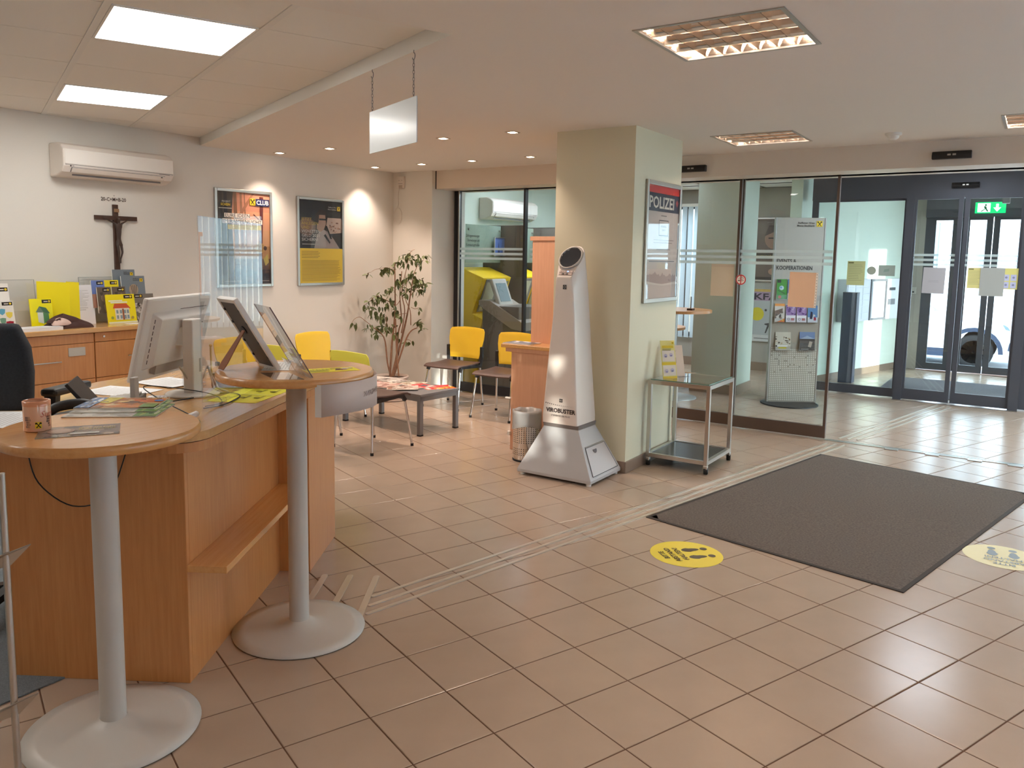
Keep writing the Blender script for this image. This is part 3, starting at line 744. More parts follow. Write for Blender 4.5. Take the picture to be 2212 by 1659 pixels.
# parked car: side view, its nose to the right
def car():
    t = thing('parked_car', 'white hatchback parked at the kerb outside the street doors', 'car', (17.0, .87, -.28), 0)
    # profile in (y, z); front towards -y
    body = [(-.62, .20), (-.80, .30), (-.84, .50), (-.78, .70), (-.62, .84), (.35, .95), (1.05, 1.33), (1.35, 1.42), (2.4, 1.42), (2.9, 1.30), (3.15, .95), (3.2, .45), (3.1, .25), (2.75, .2)]
    def arch(cy):
        return [(cy + .38 * cos(a), .29 + .38 * sin(a)) for a in np.linspace(0, pi, 11)] if False else [(cy + .37 * cos(a), max(.2, .29 + .37 * sin(a))) for a in np.linspace(-.2, pi + .2, 13)]
    prof = body + arch(2.35) + [(1.9, .2), (.5, .2)] + arch(0.0)
    def sec(x, inset):
        out = []
        for y, z in prof:
            k = 1.0
            out.append((x, y, z))
        return out
    n = len(prof); rings = []
    for x, tuck, hgt in ((-.80, 0, 1.0), (-.74, .06, 1.0), (.74, .06, 1.0), (.80, 0, 1.0)):
        ring = []
        for y, z in prof:
            xx = x
            if z > .9: xx = x * (1 - .28 * (z - .9) / .5)
            ring.append((xx, y, z))
        rings.append(ring)
    mb = MB(); v = [p for r_ in (rings[0], rings[3]) for p in r_]
    mb.add(v, [(i, (i + 1) % n, n + (i + 1) % n, n + i)[::-1] for i in range(n)], 0, True)
    # side skins by triangulation
    r = delaunay_2d_cdt([Vector(p) for p in prof], [(i, (i + 1) % n) for i in range(n)], [], 0, 1e-5)
    fs = []
    for f in r[2]:
        c = sum((r[0][i] for i in f), Vector((0, 0))) / len(f)
        if inside(c, prof): fs.append(list(f))
    for sgn in (-1, 1):
        vs = [(sgn * .8 * (1 - .28 * (p.y - .9) / .5 if p.y > .9 else 1), p.x, p.y) for p in r[0]]
        mb.add(vs, fs if sgn > 0 else [f[::-1] for f in fs], 0)
    obj('body', mb, M['car'], t)
    for sgn in (-1, 1):
        def sd(y, z, o_=.004): return (sgn * (.8 * (1 - .28 * (z - .9) / .5 if z > .9 else 1) + o_), y, z)
        for nm, ps in (('side_window', [(.55, .99), (1.12, 1.30), (1.42, 1.36), (1.42, .98)]), ('side_window', [(1.5, .98), (1.5, 1.36), (2.35, 1.34), (2.7, 1.02)])):
            v = [sd(*p) for p in ps]; obj(nm, MB().add(v, [tuple(range(len(ps)))[::(1 if sgn < 0 else -1)]]), M['facade_dark'], t)
        v = [sd(*p, .006) for p in ((.42, .2), (1.92, .2), (1.92, .34), (.42, .34))]
        obj('sill_cladding', MB().add(v, [(0, 1, 2, 3)[::(1 if sgn < 0 else -1)]]), M['car_dark'], t)
        for cy in (0, 2.35):
            a = np.linspace(0, pi, 13); v = [sd(cy + .37 * cos(q), .29 + .37 * sin(q), .008) for q in a] + [sd(cy + .44 * cos(q), .29 + .44 * sin(q), .008) for q in a]
            obj('wheel_arch', MB().add(v, [(i, 13 + i, 14 + i, 1 + i)[::(1 if sgn > 0 else -1)] for i in range(12)]), M['car_dark'], t)
    obj('mirror', MB().sphere((-.86, .72, 1.0), .09, 10, sc=(.7, 1, .7)), M['car'], t)
    obj('headlamp', MB().add([(-.78, -.80, .62), (-.805, -.45, .72), (-.805, -.4, .8), (-.76, -.72, .74)], [(0, 3, 2, 1)]), M['facade_dark'], t)
    obj('fog_lamp', MB().add([(-.81, -.76, .34), (-.81, -.5, .36), (-.81, -.52, .5), (-.81, -.72, .48)], [(0, 3, 2, 1)]), M['car_dark'], t)
    for cy in (0, 2.35):
        for sgn in (-1, 1):
            mb = MB(); cx = sgn * .70
            prof_ = [(.20, -.08), (.285, -.09), (.30, -.06), (.30, .06), (.285, .09), (.20, .08)]
            v = [(cx + z, cy + rr * cos(2 * pi * j / 28), .30 + rr * sin(2 * pi * j / 28)) for rr, z in prof_ for j in range(28)]
            mb.add(v, [(i * 28 + j, i * 28 + (j + 1) % 28, (i + 1) * 28 + (j + 1) % 28, (i + 1) * 28 + j) for i in range(5) for j in range(28)], 0, True)
            wo = obj('wheel', mb, M['rubber'], t)
            rm = MB(); xo = cx + sgn * .07
            for k in range(10):
                a = 2 * pi * k / 10; b = .20
                rm.add([(xo, cy + .03 * cos(a - .6), .3 + .03 * sin(a - .6)), (xo, cy + .03 * cos(a + .6), .3 + .03 * sin(a + .6)), (xo, cy + .205 * cos(a + b), .3 + .205 * sin(a + b)), (xo, cy + .205 * cos(a - b), .3 + .205 * sin(a - b))], [(0, 1, 2, 3), (3, 2, 1, 0)])
            v = [(xo, cy + rr * cos(2 * pi * j / 28), .3 + rr * sin(2 * pi * j / 28)) for rr in (.19, .215) for j in range(28)]
            rm.add(v, [(j, (j + 1) % 28, 28 + (j + 1) % 28, 28 + j) for j in range(28)] + [(28 + j, 28 + (j + 1) % 28, (j + 1) % 28, j) for j in range(28)])
            obj('rim', rm, M['lightgrey'], wo)
            obj('wheel_well', MB().lathe([(.19, 0), (.001, 0)], 20), M['black'], wo, loc=(cx + sgn * .03, cy, .3)).rotation_euler = (0, pi / 2 * sgn, 0)
    return t
car()
# unseen tree added outside the hall window: its leaves dapple the low sun
tr_ = thing('dapple_tree', 'unseen tree added outside the side window to dapple the sun', 'tree', (-3.2, -6.4, -.15))
obj('trunk', MB().tube([(0, 0, 0), (.05, 0, 1.2), (0, .1, 3.2)], .14, 8, r2=.08), M['bark'], tr_)
lm = MB(); RR = random.Random(3)
for k in range(900):
    p = Vector((RR.gauss(0, .9), RR.gauss(0, .5), 2.05 + RR.gauss(0, .6))); a = RR.random() * 6.28; b = RR.random() * 6.28; s_ = .05 + RR.random() * .06
    u = Vector((cos(a) * cos(b), sin(a) * cos(b), sin(b))) * s_; v = Vector((-sin(a), cos(a), .3)) * s_ * .6
    lm.add([p - u, p + v, p + u, p - v], [(0, 1, 2, 3)])
o = obj('foliage', lm, M['leaf_out'], tr_); o['kind'] = 'stuff'

# ================================================================== COUNTER
DA = radians(31.6); DC = (1.679, 2.443)
ds = thing('service_counter', 'beech service counter with an open shelf and rounded worktop corner', 'counter', (DC[0], DC[1], 0), DA)
obj('end_panel', B(0, .0, 0, .025, .68, .865), M['beech'], ds, bevel=.002)
obj('front_panel', B(.025, .0, .0, 1.06, .022, .865), M['beech'], ds)
obj('shelf', B(.0, -.145, .42, 1.055, .0, .446), M['beech_top'], ds, bevel=.002)
obj('pedestal', MB().box(1.055, -.152, 0, 1.57, .55, .868), M['beech'], ds, bevel=.002)
obj('rear_panel', B(.03, .62, .0, 1.05, .64, .5), M['beech'], ds)
def slab(z0, z1, grow=0.0):
    # rounded front left corner; customer edge drifts outwards to the right
    pts = []
    r = .13; x0, y0 = -.055 - grow, -.075 - grow
    for i in range(9):
        a = pi + (pi / 2) * i / 8
        pts.append((x0 + r + r * cos(a), y0 + r + r * sin(a)))
    pts += [(1.60 + grow, -.185 - grow), (1.62 + grow, .62), (1.0, .86), (-.055 - grow, .86)]
    return MB().prism(pts, z0, z1)
obj('lower_board', slab(.866, .900), M['beech'], ds, bevel=.002)
obj('dark_seam', slab(.900, .904, -.006), M['darkwood'], ds)  # dark seam between lower board and worktop
obj('worktop', slab(.904, .935, .004), M['beech_pale'], ds, bevel=.004)
DZ = .9355
def D(s, n, z=0): return Vector((DC[0] + s * cos(DA) - n * sin(DA), DC[1] + s * sin(DA) + n * cos(DA), z))

# ================================================================== BISTRO TABLES
def bistro(loc, h, r, label):
    t = thing('bistro_table', label, 'table', (loc[0], loc[1], 0))
    obj('table_top', MB().lathe([(r - .006, h - .030), (r, h - .024), (r, h - .006), (r - .006, h)], 64), M['beech_top'], t)
    obj('pole', MB().lathe([(.0405, .02), (.0405, h - .03)], 28, cap=False), M['lightgrey'], t)
    obj('mount_plate', MB().lathe([(.09, h - .036), (.09, h - .031)], 24), M['alu'], t)
    obj('base', MB().lathe([(.269, .0035), (.271, .008), (.22, .014), (.12, .022), (.07, .032), (.045, .045), (.041, .048)], 64, cap=False), M['lightgrey'], t)
    obj('base_rim', MB().lathe([(.266, .0005), (.269, .0045)], 64), M['rubber'], t)
    return t
bistro((1.36, 2.40), 1.012, .295, 'high round bistro table holding the mug and magazines')
bistro((2.208, 2.450), 1.097, .311, 'high round bistro table holding the picture frame and acrylic stand')
T1, T2 = 1.0125, 1.0975

# mug
def smooth_(P):
    P = [Vector(q) for q in P]; out = [P[0]]
    for i in range(1, len(P) - 1): out += [(P[i - 1] + P[i] * 3) / 4, P[i], (P[i + 1] + P[i] * 3) / 4]
    return out + [P[-1]]
t = thing('mug', 'orange and cream mug with a small crossed emblem', 'mug', (1.215, 2.50, T1), radians(0))
obj('body', MB().lathe([(.001, .004), (.034, .003), (.036, 0), (.038, .004), (.0385, .090), (.0375, .0925), (.0355, .090), (.034, .012), (.001, .010)], 32, cap=False), mat('mug_body', (240, 186, 150), .18, coat=.6), t)
obj('rim_band', MB().lathe([(.0388, .078), (.0391, .0925), (.0365, .0935), (.0352, .088)], 32, cap=False), M['mug'], t)
obj('tea', MB().lathe([(.0345, .080), (.001, .0801)], 24, cap=False), mat('coffee', (120, 60, 30), .1), t)
obj('handle', MB().tube(smooth_([(.016, .034, .072), (.026, .056, .070), (.029, .064, .046), (.024, .053, .022), (.016, .034, .020)]), .005, 8), M['mug'], t)
mk = MB()
def on_cyl(pts, r, a0):      # x along the circumference, y up
    return [(r * cos(a0 + x / r), r * sin(a0 + x / r), y) for x, y in pts]
def cyl_quad(mb, x0, y0, x1, y1, r, a0, col, n=6):
    for i in range(n):
        xa, xb = x0 + (x1 - x0) * i / n, x0 + (x1 - x0) * (i + 1) / n
        mb.add(on_cyl([(xa, y0), (xb, y0), (xb, y1), (xa, y1)], r, a0), [(0, 1, 2, 3)], col=lin(col))
AC = radians(-112)
cyl_quad(mk, -.009, .012, .009, .032, .0389, AC, (246, 206, 40), 3)
for sg in (-1, 1):
    mk.add(on_cyl([(-.007 * sg, .015), (-.0045 * sg, .0135), (.007 * sg, .028), (.005 * sg, .030)], .0392, AC), [(0, 1, 2, 3), (3, 2, 1, 0)], col=lin((20, 18, 16)))
    mk.add(on_cyl([(.002 * sg, .0285), (.0085 * sg, .0245), (.009 * sg, .0285), (.006 * sg, .031)], .0393, AC), [(0, 1, 2, 3), (3, 2, 1, 0)], col=lin((20, 18, 16)))
c = bpy.data.curves.new('t', 'FONT'); c.body = 'Sumsi'; c.size = .026; c.resolution_u = 2; c.shear = .35; c.offset = -.0004
o_ = bpy.data.objects.new('t', c); me = o_.to_mesh()
vs = on_cyl([(v.co.x + .004, v.co.y + .046) for v in me.vertices], .0391, AC)
mk.add(vs, [list(p.vertices) for p in me.polygons] + [list(p.vertices)[::-1] for p in me.polygons], col=lin((200, 50, 30)))
bpy.data.objects.remove(o_)
for dx, cc in ((-.034, (140, 110, 100)), (-.028, (190, 150, 120)), (.028, (120, 90, 80)), (.034, (170, 120, 90))):
    for k in range(5):
        cyl_quad(mk, dx + R.uniform(-.006, .002), .014 + k * .007, dx + R.uniform(.003, .008), .020 + k * .007, .0388 + .0001 * k, AC, cc, 1)
obj('print', mk, M['gloss_print'], t)

# magazines on the near table: flat printed sheets with page stacks below
def magazine(name, label, cat, x, y, z, ang, w_, h_, thick, draw, group=None, page=(232, 226, 214)):
    t = thing(name, label, cat, group=group, mw=flat(x, y, z, ang))
    obj('pages', B(-w_ / 2, -h_ / 2, 0, w_ / 2, h_ / 2, thick), mat_cache(page), t)
    mb = MB(); mb.zz = thick
    draw(mb, w_ / 2, h_ / 2)
    obj('cover', mb, M['gloss_print'], t)
    return t
_mc = {}
def mat_cache(c, rough=.6):
    if c not in _mc: _mc[c] = mat('paper_%02x%02x%02x' % tuple(int(v) for v in c), c, rough)
    return _mc[c]
def patches(mb, a, b, cols, n, seed, smin=.1, smax=.4, region=None):
    r = random.Random(seed); x0, y0, x1, y1 = region or (-a, -b, a, b)
    for i in range(n):
        cx = r.uniform(x0, x1); cy = r.uniform(y0, y1); w_ = (x1 - x0) * r.uniform(smin, smax) / 2; h_ = (y1 - y0) * r.uniform(smin, smax) / 2
        m = r.randint(5, 8); ph = r.random() * 6
        pts = [(min(x1, max(x0, cx + w_ * cos(ph + 6.283 * k / m) * r.uniform(.6, 1))), min(y1, max(y0, cy + h_ * sin(ph + 6.283 * k / m) * r.uniform(.6, 1)))) for k in range(m)]
        a2 = sum(pts[k][0] * pts[(k + 1) % m][1] - pts[(k + 1) % m][0] * pts[k][1] for k in range(m))
        if a2 < 1e-7: continue
        mb.pg(pts, r.choice(cols), .00002)
    return mb
def mag_top(mb, a, b):
    mb.q(-a, -b, a, b, (196, 150, 104))
    patches(mb, a, b, [(214, 130, 70), (170, 110, 66), (226, 190, 130), (120, 80, 60), (200, 96, 40)], 40, 5, .1, .5)
    mb.pg([(-a, b), (-a, .3 * b), (-.35 * a, -.2 * b), (-.2 * a, b)], (214, 196, 70)); patches(mb, a, b, [(180, 160, 50), (120, 110, 60), (230, 215, 100)], 14, 6, .1, .3, (-.9 * a, .0, -.35 * a, b))
    mb.q(-a, -b, -.62 * a, b, (86, 120, 168)); patches(mb, a, b, [(220, 226, 232), (70, 90, 130), (150, 170, 190)], 16, 8, .1, .5, (-a, -b, -.64 * a, b))
    mb.circ(.86 * a, .3 * b, .12 * a, (60, 120, 190)); mb.q(.6 * a, -b, a, -.35 * b, (110, 150, 70))
def mag_mid(mb, a, b):
    mb.q(-a, -b, a, b, (206, 200, 190)); patches(mb, a, b, [(180, 176, 168), (226, 224, 218), (150, 140, 120), (200, 190, 110), (120, 150, 90)], 40, 11, .05, .35)
    mb.q(.5 * a, -b, a, b, (110, 148, 84)); patches(mb, a, b, [(70, 110, 60), (150, 170, 90), (190, 200, 150)], 16, 12, .1, .4, (.5 * a, -b, a, b))
def mag_brown(mb, a, b):
    mb.q(-a, -b, a, b, (126, 106, 96)); patches(mb, a, b, [(150, 126, 110), (100, 86, 80), (176, 150, 130)], 26, 14, .1, .4)
    mb.circ(-.45 * a, .1 * b, .34 * a, (168, 134, 116)); mb.circ(-.45 * a, .14 * b, .24 * a, (196, 160, 140)); mb.q(-.2 * a, -.75 * b, .5 * a, -.45 * b, (214, 208, 200))
    mb.text('JETZT ANLEGEN', -.02 * a, .3 * b, .26 * b, (214, 190, 90), fit=.9 * a); mb.text('VIGNETTENGELD', -.02 * a, -.02 * b, .26 * b, (214, 190, 90), fit=.9 * a)
grp = 'magazines fanned on the near bistro table'
magazine('magazine', 'lowest magazine of the fan on the near bistro table, pale cover', 'magazine', 1.535, 2.585, T1, radians(-50), .30, .225, .003, mag_mid, grp)
magazine('magazine', 'middle magazine of the fan on the near bistro table', 'magazine', 1.57, 2.625, T1 + .004, radians(-49), .28, .215, .003, mag_mid, grp)
magazine('magazine', 'topmost magazine with an orange and blue cover on the near bistro table', 'magazine', 1.592, 2.66, T1 + .008, radians(-49), .265, .20, .004, mag_top, grp)
magazine('leaflet', 'brown folded leaflet lying alone in front of the mug', 'leaflet', 1.283, 2.387, T1, radians(-32), .225, .15, .0015, mag_brown)

# picture frame on table 2, back side with strut towards us
def place_frame():
    # foot edge runs from (2.19,2.637) towards (2.151,2.493)
    bot = Vector((2.196, 2.60, T2)); 
    ang = radians(255)                       # direction of the lower edge
    u = Vector((cos(ang), sin(ang), 0)); n = Vector((-sin(ang), cos(ang), 0))
    return bot, u, n
t = thing('picture_frame', 'white picture frame seen from behind, propped on its brown strut', 'picture frame', mw=frame_mw((2.173, 2.560, T2 + .003), (.28, .96, 0), (-.50, .146, .852)))
a, H_ = .088, .335
fr = MB().box(-a, 0, -.012, -a + .016, H_, .008).box(a - .016, 0, -.012, a, H_, .008).box(-a + .016, 0, -.012, a - .016, .016, .008).box(-a + .016, H_ - .016, -.012, a - .016, H_, .008)
obj('frame', fr, M['white'], t, bevel=.002)
obj('backing', B(-a + .016, .016, -.009, a - .016, H_ - .016, -.004), mat('grey_backing', (92, 86, 84), .55), t)
obj('picture', B(-a + .016, .016, -.003, a - .016, H_ - .016, .0), M['white'], t)
obj('hinge', MB().lathe([(.018, -.002), (.018, .002)], 16), M['black'], t, loc=(0, .19, -.012))
# strut: from the hinge back down to the table
mwi = t.matrix_world.inverted()
hp = Vector((0, .19, -.014)); ft = mwi @ Vector((2.005, 2.66, T2 + .002))
st = MB(); wv = Vector((1, 0, 0))
d_ = (ft - hp)
st.add([hp - wv * .012, hp + wv * .012, ft + wv * .030 - d_ * .16, ft + wv * .022, ft - wv * .030 , ft - wv * .034 - d_ * .18], [(0, 1, 2, 3, 4, 5)])
obj('strut', st, mat('strut_board', (150, 96, 66), .6), t, solid=.003)
clip_ = MB()
for yy in (.06, .13, .22, .28): clip_.box(-a + .012, yy, -.013, -a + .024, yy + .01, -.008).box(a - .024, yy, -.013, a - .012, yy + .01, -.008)
obj('clip', clip_, M['black'], t)

# bent acrylic stand
t = thing('acrylic_stand', 'clear bent acrylic leaflet stand leaning on the bistro table', 'stand', mw=frame_mw((2.132, 2.322, T2 + .002), (-.42, -.905, 0), (-.46, .213, .862)))
ac = MB()
wd = .108
ac.box(-wd, .0, -.0015, wd, .31, .0015)
obj('back_panel', ac, M['acrylic'], t)
obj('edge', MB().tube([(-wd, .31, 0), (-wd, 0, 0)], .0022, 6).tube([(wd, 0, 0), (wd, .31, 0)], .0022, 6), mat('acrylic_edge', (120, 96, 96), .2), t)
mwi = t.matrix_world.inverted()
c4 = [mwi @ Vector(p) for p in ((2.117, 2.39, T2 + .002), (2.033, 2.21, T2 + .002), (1.96, 2.29, T2 + .002), (2.04, 2.465, T2 + .002))]
obj('foot', MB().add(c4, [(0, 1, 2, 3)]), M['acrylic'], t, solid=.0025)
obj('pocket', MB().box(-wd, .0, .018, wd, .075, .020).box(-wd, 0, 0, wd, .002, .02), M['acrylic'], t)
t2 = thing('leaflet', 'small pale leaflet standing in the acrylic stand', 'leaflet', mw=t.matrix_world.copy())
mb = MB(); mb.zz = -.006; mb.zz = .0
obj('paper', B(-.045, .02, -.0035, .05, .12, -.0022), mat_cache((232, 226, 222)), t2)

# papers on table 2
def paper(name, label, cat, quad, z, draw=None, col=(240, 238, 234), group=None, th=.0008):
    """quad: four xy corners (origin, +x end, far corner, +y end)"""
    o0 = Vector((quad[0][0], quad[0][1], z)); x = Vector((quad[1][0] - quad[0][0], quad[1][1] - quad[0][1], 0)); w_ = x.length; x.normalize()
    y = Vector((-x.y, x.x, 0)); d = Vector((quad[3][0] - quad[0][0], quad[3][1] - quad[0][1], 0)); h_ = abs(d.dot(y))
    mw = frame_mw(o0, x, y)
    if draw is None:
        return obj(name, B(0, 0, 0, w_, h_, th), mat_cache(col), label=label, cat=cat, group=group, mw=mw)
    t = thing(name, label, cat, group=group, mw=mw)
    obj('sheet', B(0, 0, 0, w_, h_, th), mat_cache(col), t)
    mb = MB(); mb.zz = th; draw(mb, w_, h_); obj('print', mb, M['print'], t)
    return t
def dr_note(mb, w_, h_): mb.lines(w_ * .1, w_ * .9, h_ * .88, 9, h_ * .085, h_ * .012, (150, 140, 140), 4)
paper('paper_sheet', 'white notice lying between the picture frame and the acrylic stand', 'paper', [(2.19, 2.42), (2.38, 2.60), (2.30, 2.70), (2.10, 2.53)], T2, dr_note)
def dr_y(mb, w_, h_):
    mb.text('UNSERE', w_ * .05, h_ * .55, h_ * .3, (40, 36, 10)); mb.lines(w_ * .05, w_ * .5, h_ * .45, 5, h_ * .08, h_ * .03, (70, 60, 20), 3)
    patches(mb, w_, h_, [(150, 70, 40), (200, 120, 60), (90, 50, 40), (220, 200, 180)], 18, 31, .2, .5, (w_ * .55, h_ * .2, w_ * .95, h_ * .85))
paper('flyer', 'bright yellow flyer lying right of the acrylic stand on the bistro table', 'flyer', [(2.165, 2.33), (2.355, 2.235), (2.40, 2.33), (2.21, 2.425)], T2, dr_y, (255, 240, 70))

# sign sheet hanging from table 2 edge: paper bent round a holder
sg = thing('hanging_notice', 'translucent white notice hanging below the edge of the bistro table', 'notice', (0, 0, 0))
pts = [(2.19 + .0, 2.15), (2.30, 2.165), (2.40, 2.22), (2.475, 2.29), (2.51, 2.37)]
pts = [(2.212 + .325 * cos(radians(a)), 2.455 + .325 * sin(radians(a))) for a in (-116, -100, -84, -68, -52, -36, -22)]
v = []; 
for i, (x, y) in enumerate(pts):
    v += [(x, y, T2 - .140 + .004 * sin(i)), (x, y, T2 - .018)]
obj('sheet', MB().add(v, [(2 * i, 2 * i + 2, 2 * i + 3, 2 * i + 1) for i in range(len(pts) - 1)], smooth=True), mat('thin_paper', (206, 190, 182), .7), sg, solid=.001)
tx = MB(); c = bpy.data.curves.new('t', 'FONT'); c.body = 'VIELEN DANK'; c.size = .03; c.resolution_u = 2
o_ = bpy.data.objects.new('t', c); me = o_.to_mesh(); r_ = .3265; a0 = radians(-48)
def wrap(x, y): return (2.212 + r_ * cos(a0 - x / r_), 2.455 + r_ * sin(a0 - x / r_), T2 - .085 + y)
tx.add([wrap(v_.co.x, v_.co.y) for v_ in me.vertices], [list(p.vertices) for p in me.polygons] + [list(p.vertices)[::-1] for p in me.polygons], col=lin((150, 132, 126)))
obj('lettering', tx, M['print'], sg); bpy.data.objects.remove(o_)
obj('punched_edge', MB().add([v[0], v[1], (v[1][0] - .012, v[1][1] + .02, v[1][2]), (v[0][0] - .012, v[0][1] + .02, v[0][2])], [(0, 1, 2, 3)]), M['white'], sg, solid=.0012)

# ================================================================== THINGS ON THE COUNTER
# monitor, its back towards us
t = thing('monitor', 'white computer monitor seen from behind on a round foot', 'monitor', (2.16, 3.06, DZ), radians(28.5))
obj('foot', MB().lathe([(.115, 0), (.118, .004), (.112, .010), (.02, .013)], 40), M['white'], t)
obj('stand_column', MB().box(-.045, -.028, .01, .045, .022, .335), M['offwhite'], t, bevel=.006)
obj('cable_hole', B(.008, -.0295, .10, .022, -.0275, .16), mat('grey_hole', (170, 160, 150), .5), t, bevel=.0005)
tilt = Matrix.Rotation(radians(14), 4, 'X')
sc_ = MB(); sc_.T = Matrix.Translation((-.005, .075, .255)) @ tilt
sc_.box(-.285, -.0, -.175, .285, .028, .185)
screen = obj('screen_housing', sc_, M['offwhite'], t, bevel=.010)
bk = MB(); bk.T = sc_.T
bk.add([(-.20, -.030, -.10), (.24, -.030, -.10), (.24, -.030, .10), (-.20, -.030, .10), (-.235, .002, -.125), (.27, .002, -.125), (.27, .002, .125), (-.235, .002, .125)],
       [(0, 1, 2, 3), (0, 4, 5, 1), (1, 5, 6, 2), (2, 6, 7, 3), (3, 7, 4, 0)])
obj('rear_cover', bk, M['offwhite'], t, bevel=.004)
vb = MB(); vb.T = sc_.T
for k in range(8): vb.box(-.222, -.012, -.095 + k * .025, -.216, -.0, -.078 + k * .025)
for x in (.06, .17):
    for z in (-.04, .06): vb.box(x, -.033, z, x + .005, -.030, z + .005)
vb.box(.0, -.001, .1262, .25, .0015, .1285)
obj('vent_slot', vb, M['darkwood'], t)
cp = MB(); cp.T = sc_.T
cp.box(-.16, -.024, -.145, .2, -.002, -.10)
obj('connector_recess', cp, mat('port_strip', (176, 164, 152), .5), t)
am = MB(); am.box(-.04, .0, .22, .04, .06, .30)
obj('arm', am, M['white'], t, bevel=.005)
cbm = MB()
def tlocal(p): return p
cbm.tube([(-.06, .03, .13), (-.04, .0, .07), (.01, .0, .035), (.04, -.02, .05), (.06, -.04, .12), (.062, -.05, .09), (.05, -.075, .02), (.03, -.12, .006)], .0042, 8)
cbm.tube([(.03, .03, .16), (.035, .02, .10), (.02, .02, .06), (.03, -.02, .055)], .0038, 8)
cbm.tube([(.068, -.04, .12), (.075, -.055, .07), (.07, -.085, .02), (.06, -.135, .006)], .0042, 8)
obj('cable', cbm, M['cable'], t)
# power brick/cable loops on the counter
bc = MB(); P0 = D(.40, .16, DZ + .004)
def loop(pts): return [tuple(D(s, n, DZ + z)) for s, n, z in pts]
def smooth(pts, k=6):
    out = []; P = [Vector(p) for p in pts]
    for i in range(len(P) - 1):
        p0, p1, p2, p3 = P[max(0, i - 1)], P[i], P[i + 1], P[min(len(P) - 1, i + 2)]
        for j in range(k):
            u = j / k
            out.append(.5 * ((2 * p1) + (p2 - p0) * u + (2 * p0 - 5 * p1 + 4 * p2 - p3) * u * u + (3 * p1 - p0 - 3 * p2 + p3) * u ** 3))
    return out + [P[-1]]
bc.tube(smooth(loop([(.28, .10, .004), (.36, .26, .05), (.50, .38, .07), (.62, .30, .045), (.66, .16, .015), (.54, .07, .004), (.44, .10, .004)])), .0022, 6)
bc.tube(smooth(loop([(.46, .28, .01), (.60, .24, .004), (.76, .14, .004), (.70, .05, .004), (.50, .04, .004), (.40, .09, .004)])), .0028, 6)
tag(obj('black_cable', bc, M['black']), 'thin black cable coiled loosely on the counter below the monitor', 'cable')
wb = MB().tube(smooth(loop([(.16, .06, .012), (.20, .04, .02), (.24, .055, .012)])), .012, 8)
tag(obj('cable_plug', wb, M['white']), 'white plug lying at the rounded counter corner beside the near bistro table', 'plug')
hb = MB().tube(smooth([tuple(D(-.012, .56, .86)), tuple(D(-.018, .52, .74)), tuple(D(-.018, .40, .66)), tuple(D(-.018, .27, .70)), tuple(D(-.012, .20, .86))]), .0024, 6)
tag(obj('hanging_cable', hb, M['black']), 'black cable hanging in a loop on the end panel of the counter', 'cable')

# acrylic hygiene shield
sh0 = Vector((1.90, 2.635)); sd = Vector((cos(radians(33)), sin(radians(33))))
t = thing('hygiene_shield', 'tall clear acrylic hygiene shield standing on the counter', 'shield', (sh0.x, sh0.y, DZ), radians(33))
obj('panel', B(0, -.002, .004, .775, .002, .76), glass('shield_acrylic', tint=(.965, .975, .985), refl=2.0), t)
obj('edge', MB().box(-.001, -.0025, .004, .0015, .0025, .762).box(.7735, -.0025, .004, .776, .0025, .762).box(0, -.0025, .760, .775, .0025, .762), M['acrylic'], t)
obj('foot', MB().box(.06, -.07, 0, .066, .07, .06), M['acrylic'], t); obj('foot', MB().box(.70, -.07, 0, .706, .07, .06), M['acrylic'], t)

# yellow notice on counter
def dr_c(mb, w_, h_):
    mb.text('BITTE', w_ * .1, h_ * .75, h_ * .14, (30, 26, 10))
    for x, y in ((.2, .45), (.62, .45), (.2, .15), (.62, .15)):
        mb.circ(w_ * (x + .1), h_ * (y + .08), h_ * .06, (170, 160, 20)); mb.lines(w_ * x, w_ * (x + .25), h_ * (y + .02), 2, h_ * .03, h_ * .01, (70, 64, 10), 9)
    mb.q(w_ * .44, 0, w_ * .47, h_ * .95, (238, 236, 120))
p = [D(.55, -.07), D(.92, -.12), D(.95, .10), D(.58, .15)]
paper('notice', 'large yellow notice lying at the customer edge of the counter', 'notice', [(q.x, q.y) for q in p], DZ, dr_c, (252, 246, 70))

# papers, keyboard, desk phone
def deskpaper(label, s, n, a, w_, h_, z=0, col=(238, 238, 238), draw=dr_note, name='paper_sheet'):
    c = D(s, n); x = Vector((cos(DA + a), sin(DA + a))) * w_; y = Vector((-sin(DA + a), cos(DA + a))) * h_
    return paper(name, label, 'paper', [(c.x, c.y), (c.x + x.x, c.y + x.y), (c.x + x.x + y.x, c.y + x.y + y.y), (c.x + y.x, c.y + y.y)], DZ + z, draw, col)
deskpaper('white sheet on the counter left of the desk phone', -.02, .60, .1, .30, .21, .001)
deskpaper('white printed form lying behind the keyboard on the counter', .62, .50, -.25, .21, .297, .001)
deskpaper('white form half under the monitor on the counter', .86, .44, -.5, .21, .28, .003)
deskpaper('small white slip beside the monitor foot', .58, .33, .3, .11, .08, .001, draw=lambda mb, w_, h_: mb.lines(w_ * .1, w_ * .9, h_ * .8, 4, h_ * .2, h_ * .04, (160, 160, 160), 2))
kb_ = thing('keyboard', 'light grey keyboard on a dark stand in front of the monitor', 'keyboard', tuple(D(.36, .42, DZ)), DA + radians(15))
obj('case', MB().add([(-.19, -.07, 0), (.19, -.07, 0), (.19, .07, 0), (-.19, .07, 0), (-.19, -.07, .034), (.19, -.07, .034), (.19, .07, .014), (-.19, .07, .014)], [(0, 3, 2, 1), (4, 5, 6, 7), (0, 1, 5, 4), (1, 2, 6, 5), (2, 3, 7, 6), (3, 0, 4, 7)]), M['atm_grey'], kb_, bevel=.003)
ky = MB()
